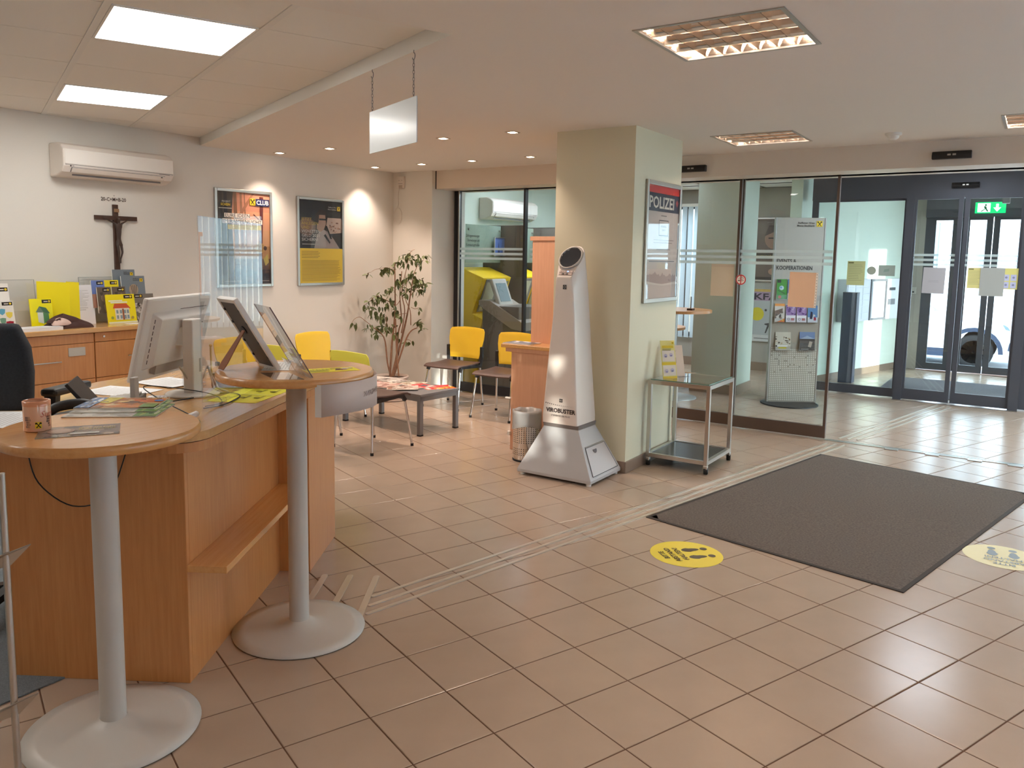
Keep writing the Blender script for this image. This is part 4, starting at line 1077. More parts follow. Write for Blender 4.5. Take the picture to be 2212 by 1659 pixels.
for r0 in range(5):
    for c0 in range(14):
        x = -.18 + c0 * .0257; y = .055 - r0 * .025; z = .017 + (.07 - y) * .143
        ky.box(x, y - .01, z, x + .021, y + .01, z + .007)
o = obj('keys', ky, M['lightgrey'], kb_)
ph = thing('desk_phone', 'black desk phone with a tilted display at the back of the counter', 'phone', tuple(D(.10, .44, DZ)), DA + radians(20))
obj('body', MB().add([(-.10, -.09, 0), (.10, -.09, 0), (.10, .09, 0), (-.10, .09, 0), (-.10, -.09, .05), (.10, -.09, .05), (.10, .09, .02), (-.10, .09, .02)], [(0, 3, 2, 1), (4, 5, 6, 7), (0, 1, 5, 4), (1, 2, 6, 5), (2, 3, 7, 6), (3, 0, 4, 7)]), M['black'], ph, bevel=.004)
hs_ = MB(); hs_.tube(smooth([(-.07, .08, .05), (-.075, .04, .075), (-.075, -.04, .082), (-.07, -.09, .06)]), .018, 10)
obj('handset', hs_, M['black'], ph)
dp = MB(); dp.T = Matrix.Translation((.06, -.07, .03)) @ Matrix.Rotation(radians(-38), 4, 'X'); dp.box(-.10, -.005, 0, .10, .008, .15)
obj('display_flap', dp, M['black'], ph, bevel=.003)
cc = MB(); hel = [(-.10 - .12 * (i / 80), -.06 + .012 * cos(i * .9) - .05 * (i / 80), .012 + .010 * sin(i * .9)) for i in range(81)]
obj('coiled_cord', cc.tube(hel, .002, 5), M['black'], ph)
# bracket of the card reader / white clip under the monitor
cr_ = thing('card_reader', 'small white card reader bracket between phone and keyboard', 'card reader', tuple(D(.30, .32, DZ)), DA)
obj('post', B(-.018, -.01, 0, .018, .01, .14), M['lightgrey'], cr_, bevel=.003); obj('base', B(-.05, -.03, 0, .06, .03, .02), M['black'], cr_, bevel=.004); obj('clip', B(-.01, -.045, .015, .04, -.028, .04), M['white'], cr_, bevel=.003)

# black letter tray and stamps beyond the monitor
ty = thing('letter_tray', 'black letter tray behind the monitor foot', 'tray', tuple(D(1.08, .12, DZ)), DA)
obj('base', B(-.17, -.10, 0, .20, .14, .008), M['black'], ty)
obj('side', MB().add([(-.17, -.10, .008), (.20, -.10, .008), (.20, -.10, .02), (.02, -.10, .03), (-.08, -.10, .06), (-.17, -.10, .065)], [(0, 1, 2, 3, 4, 5)]).add([(-.17, .14, .008), (.20, .14, .008), (.20, .14, .02), (.02, .14, .03), (-.08, .14, .06), (-.17, .14, .065)], [(0, 1, 2, 3, 4, 5)]), M['black'], ty, solid=.004)
obj('back', B(-.172, -.10, .008, -.168, .14, .065), M['black'], ty)
st_ = thing('stamp_holder', 'clear holder with two red topped stamps behind the monitor', 'stamp holder', tuple(D(.90, .34, DZ)), DA)
obj('holder', MB().box(-.05, -.035, 0, .06, .035, .004).box(-.05, -.035, .004, .06, -.032, .14).box(-.05, .032, .004, .06, .035, .08), M['acrylic'], st_)
for x in (-.02, .018):
    sx = obj('stamp', MB().lathe([(.013, .005), (.013, .03), (.009, .04), (.009, .10)], 12), M['black'], st_, loc=(x, 0, 0))
    obj('stamp_cap', MB().lathe([(.010, .10), (.013, .105), (.013, .12), (.006, .126)], 12), mat('stamp_red', (190, 60, 60), .4), sx)
pn = thing('pen_holder', 'clear pen stand with a brass pen on the counter behind the picture frame', 'pen holder', tuple(D(1.16, .36, DZ)), DA)
obj('block', B(-.03, -.03, 0, .03, .03, .03), M['acrylic'], pn); obj('pen', MB().tube([(0, 0, .01), (.02, .01, .16)], .005, 8).sphere((.021, .01, .165), .008, 8), mat('brass', (170, 140, 70), .35, metal=.7), pn)

# ================================================================== OFFICE CHAIR behind the counter
oc = thing('office_chair', 'office chair with a tall dark grey back and black armrest behind the counter', 'chair', (1.60, 3.55, .006), radians(118))
ocb = MB(); vs = []; n = 8
for j in range(7):
    z = .70 + j * .094; ww = [.20, .225, .24, .24, .235, .225, .195][j]
    for i in range(n + 1):
        x = -ww + 2 * ww * i / n; vs.append((x, .20 + .05 * (x / .24) ** 2 * -1 + .02 * sin(j), z))
fs = [(j * (n + 1) + i, j * (n + 1) + i + 1, (j + 1) * (n + 1) + i + 1, (j + 1) * (n + 1) + i) for j in range(6) for i in range(n)]
o = obj('backrest', ocb.add(vs, fs, smooth=True), M['shade_cloth'], oc, solid=.07, bevel=.02)
obj('seat', MB().box(-.24, -.26, .60, .24, .20, .68), M['shade_cloth'], oc, bevel=.03)
for sgn in (-1, 1):
    obj('armrest', MB().box(sgn * .255 - .035, -.16, .962, sgn * .255 + .035, .09, .995), M['black'], oc, bevel=.012)
    obj('arm_post', MB().beam((sgn * .255, .06, .965), (sgn * .24, .08, .66), .03, .05), M['black'], oc)
obj('gas_lift', MB().lathe([(.03, .10), (.03, .35), (.02, .35), (.02, .60)], 14), M['black'], oc)
for k in range(5):
    a = 2 * pi * k / 5 + .3
    lg = obj('base_arm', MB().beam((0, 0, .12), (.28 * cos(a), .28 * sin(a), .075), .045, .03), M['black'], oc)
    obj('castor', MB().lathe([(.027, -.02), (.027, .02)], 14), M['rubber'], lg, loc=(.28 * cos(a), .28 * sin(a), .03)).rotation_euler = (pi / 2, 0, a)
# visitor swivel chair, mostly hidden: only its star foot shows past the counter
vc = thing('swivel_chair', 'swivel chair behind the counter end, only its polished star foot showing', 'chair', (3.09, 3.66, 0), radians(-62))
for k in range(5):
    a = 2 * pi * k / 5 + radians(20)
    mb = MB(); c_, s_ = cos(a), sin(a)
    mb.add([(.03 * c_ - .022 * s_, .03 * s_ + .022 * c_, .10), (.03 * c_ + .022 * s_, .03 * s_ - .022 * c_, .10), (.31 * c_ + .018 * s_, .31 * s_ - .018 * c_, .045), (.31 * c_ - .018 * s_, .31 * s_ + .018 * c_, .045),
            (.03 * c_ - .022 * s_, .03 * s_ + .022 * c_, .06), (.03 * c_ + .022 * s_, .03 * s_ - .022 * c_, .06), (.31 * c_ + .018 * s_, .31 * s_ - .018 * c_, .018), (.31 * c_ - .018 * s_, .31 * s_ + .018 * c_, .018)],
           [(0, 1, 2, 3)[::-1], (4, 5, 6, 7), (0, 4, 7, 3)[::-1], (1, 2, 6, 5)[::-1], (2, 3, 7, 6)[::-1], (0, 1, 5, 4)])
    lg = obj('base_arm', mb, M['steel'], vc, bevel=.004)
    obj('glide', MB().lathe([(.015, 0), (.015, .02)], 12), M['black'], lg, loc=(.29 * c_, .29 * s_, 0))
obj('gas_lift', MB().lathe([(.03, .06), (.03, .25), (.02, .25), (.02, .40)], 14), M['chrome'], vc)
obj('seat', MB().box(-.22, -.22, .40, .22, .22, .46), M['shade_cloth'], vc, bevel=.02)
obj('backrest', MB().box(-.20, .20, .52, .20, .24, .80), M['shade_cloth'], vc, bevel=.015)
obj('back_stem', MB().beam((0, .2, .41), (0, .24, .6), .05, .012), M['steel'], vc)

# ================================================================== CABINET ROW at the left wall
FY = 5.64; CT = 1.005
cab = thing('filing_cabinet', 'low beech filing cabinet with drawers, left unit behind the office chair', 'cabinet', (2.36, FY, 0), 0, 'beech filing cabinets under the crucifix')
def cabinet_parts(t, w_, handles=True, key=False):
    obj('carcass', B(.002, .02, .06, w_ - .002, .46, CT - .035), M['beech'], t)
    obj('plinth', B(.01, .04, 0, w_ - .01, .45, .06), M['darkwood'], t)
    z1 = CT - .038
    obj('top_rail', B(.004, 0, z1 - .066, w_ - .004, .02, z1), M['beech'], t, bevel=.002)
    if key: obj('lock', MB().lathe([(.008, 0), (.008, .006)], 14), M['chrome'], t, loc=(.07, -.0005, z1 - .03)).rotation_euler = (pi / 2, 0, 0)
    z = z1 - .070
    for k in range(3):
        zz = z - .262
        dr = obj('drawer', B(.004, 0, zz + .004, w_ - .004, .02, z), M['beech'], t, bevel=.002)
        hx0, hx1 = (w_ * .34, w_ * .66)
        hx1 = w_ * .68; hx0 = w_ * .30
        obj('handle', MB().tube([(hx0, -.028, z - .115), (hx1, -.028, z - .115)], .005, 8).tube([(hx0 + .02, -.028, z - .115), (hx0 + .02, 0, z - .115)], .004, 6).tube([(hx1 - .02, -.028, z - .115), (hx1 - .02, 0, z - .115)], .004, 6), M['steel'], dr)
        obj('label_holder', B(w_ * .76, -.004, z - .085, w_ * .91, 0, z - .025), mat_cache((196, 188, 176)), dr)
        z = zz
cabinet_parts(cab, .812)
cab2 = thing('filing_cabinet', 'low beech filing cabinet with a round lock, right unit partly behind the monitor', 'cabinet', (3.172, FY, 0), 0, 'beech filing cabinets under the crucifix')
cabinet_parts(cab2, .81, key=True)
cab3 = thing('filing_cabinet', 'low beech filing cabinet at the left picture edge, hidden by the chair', 'cabinet', (1.55, FY, 0), 0, 'beech filing cabinets under the crucifix')
cabinet_parts(cab3, .81)
tag(obj('cabinet_top', B(1.5, FY - .02, CT - .034, 3.99, 6.118, CT), M['beech_pale'], bevel=.004), 'long beech worktop lying over the row of filing cabinets', 'worktop')

def xlogo(mb, x, y, s):
    """small yellow square with two crossed horse-head bars"""
    mb.q(x, y, x + s, y + s, (246, 214, 40))
    for sgn in (1, -1):
        cx, cy = x + s / 2, y + s / 2
        f = lambda a, b: (cx + sgn * a * s, cy + b * s)
        mb.pg([f(-.36, -.40), f(-.24, -.40), f(.30, .24), f(.20, .32)], (26, 24, 20))
        mb.pg([f(.16, .22), f(.30, .16), f(.42, .26), f(.34, .42), f(.22, .40)], (26, 24, 20))
def tagbar(mb, x, y, w_, h_):
    mb.q(x, y, x + w_, y + h_, (34, 30, 30)); mb.q(x + w_ * .2, y + h_ * .35, x + w_ * .62, y + h_ * .6, (220, 216, 206)); mb.circ(x + w_ * .8, y + h_ * .5, h_ * .32, (226, 196, 60), 12)

def board(name, label, cat, x, y, z, w_, h_, lean, draw, depth=.01, yaw=0.0, col=(236, 234, 230), group=None, m='gloss_print'):
    """upright printed piece leaning back; x,y = centre of its foot, faces -Y turned by yaw"""
    r = Vector((cos(yaw), sin(yaw), 0)); bk = Vector((-sin(yaw), cos(yaw), 0)); up_ = (Vector((0, 0, 1)) + bk * lean).normalized()
    t = thing(name, label, cat, group=group, mw=frame_mw((x, y, z), r, up_))
    obj('body', B(-w_ / 2, 0, -depth, w_ / 2, h_, 0), mat_cache(col), t)
    mb = MB(); draw(mb, w_, h_)
    mb.v = [(a - w_ / 2, b, c_) for a, b, c_ in mb.v]
    obj('print', mb, M[m], t)
    return t
def holder(label, x, y, w_, h_, lean, yaw=0.0, dp=.06, col='acrylic'):
    r = Vector((cos(yaw), sin(yaw), 0)); bk = Vector((-sin(yaw), cos(yaw), 0)); up_ = (Vector((0, 0, 1)) + bk * lean).normalized()
    t = thing('brochure_holder', label, 'brochure holder', mw=frame_mw((x, y, CT + .001), r, up_))
    obj('back_panel', B(-w_ / 2, 0, -dp, w_ / 2, h_, -dp + .003), M['acrylic'], t)
    obj('front_pocket', MB().box(-w_ / 2, 0, .001, w_ / 2, h_ * .35, .003).box(-w_ / 2, 0, -dp, w_ / 2, .003, .003), M['acrylic'], t)
    obj('side', MB().box(-w_ / 2, 0, -dp, -w_ / 2 + .003, h_ * .9, .003).box(w_ / 2 - .003, 0, -dp, w_ / 2, h_ * .9, .003), M['acrylic'], t)
    ed = MB()
    for p_, q_ in (((-w_ / 2, h_, -dp), (w_ / 2, h_, -dp)), ((-w_ / 2, 0, -dp), (-w_ / 2, h_, -dp)), ((w_ / 2, 0, -dp), (w_ / 2, h_, -dp))): ed.beam(p_, q_, .003)
    obj('edge', ed, mat_cache((150, 156, 150), .2), t)
    return t
def dr_leftcard(mb, w_, h_):
    mb.q(0, 0, w_, h_, (226, 224, 218)); tagbar(mb, w_ * .35, h_ * .84, w_ * .6, h_ * .12)
    for x, y, c_, s_ in ((.3, .62, (90, 160, 190), .2), (.7, .5, (226, 206, 90), .2), (.3, .3, (110, 150, 130), .18), (.68, .18, (150, 30, 50), .22)):
        mb.pg([(w_ * (x - s_), h_ * (y + .09)), (w_ * x, h_ * (y + .11)), (w_ * (x + s_), h_ * (y + .09)), (w_ * (x + s_ * .8), h_ * (y - .05)), (w_ * x, h_ * (y - .12)), (w_ * (x - s_ * .8), h_ * (y - .05))], c_)
def dr_topcard(mb, w_, h_):
    mb.q(0, 0, w_, h_, (232, 228, 222)); tagbar(mb, w_ * .4, h_ * .72, w_ * .55, h_ * .14); patches(mb, w_, h_, [(150, 120, 90), (90, 70, 60), (210, 190, 160)], 12, 2, .2, .5, (0, h_ * .3, w_ * .45, h_ * .9))
board('leaflet', 'white leaflet with coloured shields at the left end of the cabinet top', 'leaflet', 2.715, 5.93, CT, .115, .20, .18, dr_leftcard)
board('leaflet', 'pale leaflet standing behind the one with coloured shields', 'leaflet', 2.70, 5.965, CT + .12, .12, .20, .16, dr_topcard)
holder('clear empty brochure holder left of the yellow folder', 2.86, 5.98, .235, .345, .10)
def dr_green(mb, w_, h_):
    mb.q(0, 0, w_, h_, (242, 232, 24)); tagbar(mb, w_ * .55, h_ * .84, w_ * .42, h_ * .12)
    mb.pg([(w_ * .3, h_ * .2), (w_ * .55, h_ * .14), (w_ * .55, h_ * .52), (w_ * .3, h_ * .55)], (220, 226, 214)); mb.pg([(w_ * .55, h_ * .14), (w_ * .8, h_ * .25), (w_ * .8, h_ * .5), (w_ * .55, h_ * .52)], (90, 140, 90))
    mb.pg([(w_ * .22, h_ * .54), (w_ * .4, h_ * .74), (w_ * .58, h_ * .52)], (110, 130, 110)); mb.pg([(w_ * .4, h_ * .74), (w_ * .7, h_ * .68), (w_ * .86, h_ * .48), (w_ * .58, h_ * .52)], (70, 110, 80))
    mb.q(w_ * .15, h_ * .03, w_ * .6, h_ * .06, (90, 84, 40))
board('leaflet', 'yellow leaflet with a little green house in front of the empty holder', 'leaflet', 2.935, 5.88, CT, .155, .21, .14, dr_green, col=(242, 232, 24))
fd = thing('binder', 'bright yellow binder standing upright on the cabinet top', 'binder', (3.075, 5.97, CT), radians(-2))
obj('spine', MB().box(.055, -.10, 0, .125, -.096, .32), M['folder'], fd); obj('cover', MB().add([(-.12, .02, 0), (.055, -.10, 0), (.055, -.10, .32), (-.12, .02, .33)], [(0, 1, 2, 3)]).box(.121, -.10, 0, .125, .08, .32), M['folder'], fd, solid=.004)
obj('pages', B(.062, -.09, .01, .118, .07, .30), mat_cache((240, 238, 226)), fd)
def dr_list(mb, w_, h_):
    mb.q(0, 0, w_, h_, (232, 232, 238)); mb.q(w_ * .05, h_ * .93, w_ * .4, h_ * .945, (60, 60, 60)); mb.lines(w_ * .05, w_ * .85, h_ * .86, 12, h_ * .035, h_ * .006, (150, 150, 156), 8); mb.lines(w_ * .05, w_ * .8, h_ * .42, 2, h_ * .05, h_ * .008, (120, 120, 130), 3)
board('notice', 'white printed list standing right of the yellow binder', 'notice', 3.265, 5.95, CT, .20, .297, .10, dr_list, yaw=0, depth=.003)
holder('clear tiered brochure holder full of leaflets right of the white list', 3.46, 5.99, .27, .36, .12, dp=.07)
def dr_house(mb, w_, h_):
    mb.q(0, 0, w_, h_, (240, 222, 30)); tagbar(mb, w_ * .62, h_ * .85, w_ * .3, h_ * .12)
    mb.q(w_ * .08, h_ * .76, w_ * .55, h_ * .80, (240, 236, 210)); mb.q(w_ * .14, h_ * .70, w_ * .72, h_ * .745, (240, 236, 210))
    mb.pg([(w_ * .2, h_ * .52), (w_ * .82, h_ * .50), (w_ * .68, h_ * .68), (w_ * .26, h_ * .68)], (200, 88, 50)); mb.q(w_ * .26, h_ * .12, w_ * .76, h_ * .52, (222, 214, 196))
    for x in (.3, .42, .56, .66):
        for y in (.34, .16): mb.q(w_ * x, h_ * y, w_ * (x + .07), h_ * (y + .12), (130, 146, 150))
    mb.q(w_ * .5, h_ * .12, w_ * .56, h_ * .5, (150, 90, 60)); mb.circ(w_ * .14, h_ * .2, w_ * .05, (150, 160, 60)); mb.circ(w_ * .84, h_ * .18, w_ * .05, (170, 150, 70)); mb.q(0, 0, w_, h_ * .06, (226, 226, 190))
board('leaflet', 'yellow leaflet with a red roofed house in the tiered holder', 'leaflet', 3.52, 5.84, CT, .235, .225, .16, dr_house, col=(240, 222, 30))
def dr_blue(mb, w_, h_): mb.q(0, 0, w_, h_, (110, 130, 190)); tagbar(mb, w_ * .4, h_ * .84, w_ * .5, h_ * .12); mb.q(0, 0, w_, h_ * .5, (176, 130, 110))
def dr_yel(mb, w_, h_): mb.q(0, 0, w_, h_, (232, 214, 40)); tagbar(mb, w_ * .4, h_ * .84, w_ * .5, h_ * .12)
def dr_dk(mb, w_, h_): mb.q(0, 0, w_, h_, (104, 92, 82)); tagbar(mb, w_ * .4, h_ * .82, w_ * .5, h_ * .13); patches(mb, w_, h_, [(130, 110, 96), (80, 70, 64), (150, 130, 110)], 14, 19, .2, .5, (0, 0, w_, h_ * .8))
board('leaflet', 'blue leaflet at the top left tier of the brochure holder', 'leaflet', 3.405, 5.955, CT + .12, .105, .21, .12, dr_blue)
board('leaflet', 'plain yellow leaflet at the top right tier of the brochure holder', 'leaflet', 3.515, 5.955, CT + .12, .115, .21, .12, dr_yel)
board('leaflet', 'dark leaflet in the left middle tier of the brochure holder', 'leaflet', 3.425, 5.91, CT + .08, .11, .20, .12, dr_dk)
board('leaflet', 'dark leaflet in the right middle tier of the brochure holder', 'leaflet', 3.545, 5.91, CT + .08, .11, .20, .12, dr_dk)
def dr_balloon(mb, w_, h_):
    mb.q(0, 0, w_, h_, (118, 130, 140)); mb.pg([(0, h_ * .1), (w_, h_ * .4), (w_, h_ * .15), (0, 0)], (170, 160, 146)); mb.circ(w_ * .5, h_ * .58, w_ * .2, (168, 150, 132), 20, h_ * .17)
    for k in (-.12, -.04, .04, .12): mb.pg([(w_ * (.5 + k), h_ * .72), (w_ * (.5 + k * .4), h_ * .38), (w_ * (.515 + k * .4), h_ * .38), (w_ * (.52 + k), h_ * .72)], (60, 50, 46))
    mb.q(w_ * .46, h_ * .33, w_ * .54, h_ * .40, (50, 40, 36)); xlogo(mb, w_ * .78, h_ * .82, w_ * .13)
    mb.text('Raiffeisen', w_ * .76, h_ * .90, w_ * .07, (30, 30, 30), 'RIGHT'); mb.text('Stadtbank', w_ * .76, h_ * .85, w_ * .07, (30, 30, 30), 'RIGHT')
board('brochure', 'grey brochure with a hot air balloon, front one of two', 'brochure', 3.70, 5.96, CT + .10, .20, .26, .10, dr_balloon)
board('brochure', 'grey brochure with a hot air balloon, rear one reaching highest', 'brochure', 3.65, 6.01, CT + .15, .19, .26, .08, dr_balloon)
def dr_bw(mb, w_, h_): mb.q(0, 0, w_, h_, (120, 116, 110)); tagbar(mb, w_ * .1, h_ * .86, w_ * .4, h_ * .12); patches(mb, w_, h_, [(60, 56, 54), (170, 166, 160), (90, 86, 82), (200, 196, 190)], 50, 23, .08, .25, (0, 0, w_, h_ * .82))
board('leaflet', 'grey patterned leaflet low in front of the balloon brochures', 'leaflet', 3.74, 5.90, CT, .19, .22, .12, dr_bw)
# folded cloth, binder, papers
cl = thing('folded_jacket', 'folded dark brown jacket with pink lining on the cabinet top', 'jacket', (3.045, 5.77, CT), radians(-4))
def lump(pts_, col, seed, parent, name, sc):
    r = random.Random(seed); mb = MB(); nu, nv = 22, 9; vs = []
    for j in range(nv + 1):
        th_ = (pi / 2) * j / nv
        for i in range(nu):
            a = 2 * pi * i / nu; rr = cos(th_) * (1 + .10 * sin(3 * a + seed) + .06 * sin(7 * a))
            vs.append((pts_[0] + sc[0] * rr * cos(a), pts_[1] + sc[1] * rr * sin(a), pts_[2] + sc[2] * sin(th_) * (1 + .22 * sin(2.3 * a + seed) + .12 * sin(5 * a + j))))
    fs = [(j * nu + i, j * nu + (i + 1) % nu, (j + 1) * nu + (i + 1) % nu, (j + 1) * nu + i) for j in range(nv) for i in range(nu)]
    o = obj(name, mb.add(vs, fs, smooth=True), col, parent); md = o.modifiers.new('s', 'SUBSURF'); md.levels = 1; md.render_levels = 1
    return o
lump((.0, .0, .0), M['cloth'], 1, cl, 'outer_fabric', (.17, .075, .055)); lump((-.02, .01, .04), M['cloth'], 3, cl, 'fold', (.12, .06, .05)); lump((-.055, -.03, .025), M['cloth_pink'], 2, cl, 'lining', (.07, .05, .042))
lump((.09, -.01, .0), M['cloth'], 5, cl, 'sleeve', (.10, .06, .045))
def bd(label, x, y, w_, h_, z, col, a): paper('paper_sheet', label, 'paper', [(x, y), (x + w_ * cos(a), y + w_ * sin(a)), (x + w_, y + h_), (x - h_ * sin(a), y + h_ * cos(a))], CT + z, dr_note, col, th=.02 if z == 0 else .0008)
paper('binder', 'flat grey folder with white sheets left of the jacket', 'binder', [(2.68, 5.66), (2.96, 5.66), (2.96, 5.80), (2.68, 5.80)], CT, dr_note, (226, 228, 232), th=.022)
paper('paper_sheet', 'white sheet on the cabinet top in front of the tiered holder', 'paper', [(3.50, 5.72), (3.70, 5.70), (3.70, 5.79), (3.50, 5.81)], CT, dr_note)

# ================================================================== LEFT WALL
def aircon(x0, x1, z0, z1, ywall, label, dp=.20):
    t = thing('air_conditioner', label, 'air conditioner', ((x0 + x1) / 2, ywall, z0))
    L = (x1 - x0) / 2; h = z1 - z0
    prof = [(0, 0), (0, h), (-dp * .55, h), (-dp * .82, h * .93), (-dp, h * .80), (-dp, h * .30), (-dp * .86, h * .13), (-dp * .45, .005)]
    n = len(prof)
    v = [(s * L, y, z) for s in (-1, 1) for y, z in prof]
    mb = MB().add(v, [tuple(range(n)), tuple(range(2 * n - 1, n - 1, -1))] + [(i, n + i, n + (i + 1) % n, (i + 1) % n) for i in range(n)])
    obj('body', mb, M['offwhite'], t, bevel=.012, seg=3)
    obj('front_panel', MB().box(-L + .01, -dp - .004, h * .36, L - .01, -dp + .002, h * .80), M['white'], t, bevel=.002)
    obj('groove', B(-L + .012, -dp - .0025, h * .335, L - .012, -dp + .001, h * .345), M['tblgrey'], t)
    fl_ = MB(); p0 = Vector((0, -dp * .99, h * .27)); p1 = Vector((0, -dp * .88, h * .15)); nn = Vector((0, -.8, -.6)).normalized() * .004
    fl_.add([Vector((-L * .86, 0, 0)) + p0 + nn, Vector((L * .80, 0, 0)) + p0 + nn, Vector((L * .80, 0, 0)) + p1 + nn, Vector((-L * .86, 0, 0)) + p1 + nn], [(0, 3, 2, 1)])
    obj('louvre_flap', fl_, M['offwhite'], t, solid=.004)
    gp = MB()
    gp.beam(Vector((-L * .87, 0, 0)) + p0 + nn, Vector((L * .81, 0, 0)) + p0 + nn, .003); gp.beam(Vector((-L * .87, 0, 0)) + p1 + nn, Vector((L * .81, 0, 0)) + p1 + nn, .003)
    gp.beam(Vector((-L * .87, 0, 0)) + p0 + nn, Vector((-L * .87, 0, 0)) + p1 + nn, .003)
    gp.box(-L * .8, -dp * .72, h * .04, L * .8, -dp * .70, h * .09)
    obj('slot', gp, M['tblgrey'], t)
    mk_ = MB(); mk_.zz = 0
    mk_.circ(-L + .05, h * .305, .006, (60, 50, 50)); mk_.q(-L + .06, h * .30, -L + .075, h * .315, (120, 110, 110)); mk_.lines(L - .14, L - .04, h * .325, 1, .01, .004, (140, 130, 120)); mk_.q(L - .125, h * .20, L - .11, h * .23, (40, 40, 44))
    lo = obj('marking', mk_, M['print'], t); lo.matrix_local = frame_mw((0, -dp - .004, 0), (1, 0, 0), (0, 0, 1))
    return t
aircon(3.155, 4.06, 2.10, 2.345, 6.12, 'white wall air conditioner above the crucifix')
aircon(8.68, 9.80, 2.04, 2.32, 6.12, 'white wall air conditioner behind the glass above the yellow machines', .22)

# crucifix
cx, cz = 3.648, 1.40
t = thing('crucifix', 'dark wooden crucifix on the white wall', 'crucifix', (cx, 6.118, cz))
obj('upright', B(-.020, -.022, 0, .020, 0, .525), M['darkwood'], t, bevel=.002)
obj('crossbar', B(-.172, -.026, .402, .178, -.002, .436), M['darkwood'], t, bevel=.002)
obj('title_plate', MB().box(-.018, -.030, .465, .022, -.026, .492), mat_cache((150, 116, 84)), t)
sk_pts = [((0, -.048, .235), .016), ((0, -.050, .27), .017), ((0, -.052, .31), .022), ((.0, -.052, .352), .024), ((.002, -.052, .385), .011), ((-.004, -.062, .405), .016), ((-.008, -.064, .425), .014),
          ((-.032, -.050, .378), .009), ((-.075, -.040, .400), .006), ((-.118, -.034, .424), .0048), ((.032, -.050, .378), .009), ((.075, -.040, .400), .006), ((.118, -.034, .424), .0048),
          ((-.014, -.050, .215), .014), ((-.010, -.060, .150), .010), ((-.002, -.050, .095), .007), ((.002, -.056, .062), .006), ((.016, -.050, .215), .014), ((.020, -.060, .150), .010), ((.008, -.050, .095), .007), ((.004, -.056, .062), .006)]
sk_e = [(0, 1), (1, 2), (2, 3), (3, 4), (4, 5), (5, 6), (3, 7), (7, 8), (8, 9), (3, 10), (10, 11), (11, 12), (0, 13), (13, 14), (14, 15), (15, 16), (0, 17), (17, 18), (18, 19), (19, 20)]
me = bpy.data.meshes.new('figure'); me.from_pydata([p for p, r in sk_pts], sk_e, []); me.materials.append(M['bronze'])
fo = bpy.data.objects.new('figure', me); COL.objects.link(fo); fo.parent = t
sm = fo.modifiers.new('skin', 'SKIN'); sm.use_smooth_shade = True
if not me.skin_vertices: me.attributes.new('sv', 'FLOAT', 'POINT')
try:
    if len(me.skin_vertices) == 0:
        bpy.context.view_layer.objects.active = fo; bpy.ops.mesh.customdata_skin_add()
    for i, (p, r) in enumerate(sk_pts):
        me.skin_vertices[0].data[i].radius = (r, r * .8)
    me.skin_vertices[0].data[0].use_root = True
except Exception as ex: print('skin', ex)
ss = fo.modifiers.new('sub', 'SUBSURF'); ss.levels = 1; ss.render_levels = 2
lump((0, 0, 0), M['bronze'], 4, t, 'loincloth', (.026, .018, .03)).location = (.002, -.05, .205)
ch = MB(); ch.text('20-C+M+B-20', -.105, 0, .040, (70, 50, 38), 'LEFT', fit=.21, bold=.0007); ch.text('+', .005, .034, .025, (92, 84, 76), 'CENTER')
tag(obj('chalk_blessing', ch, M['print'], mw=on_y(3.645, 6.1185, 1.952)), 'chalk writing on the wall above the crucifix', 'writing')

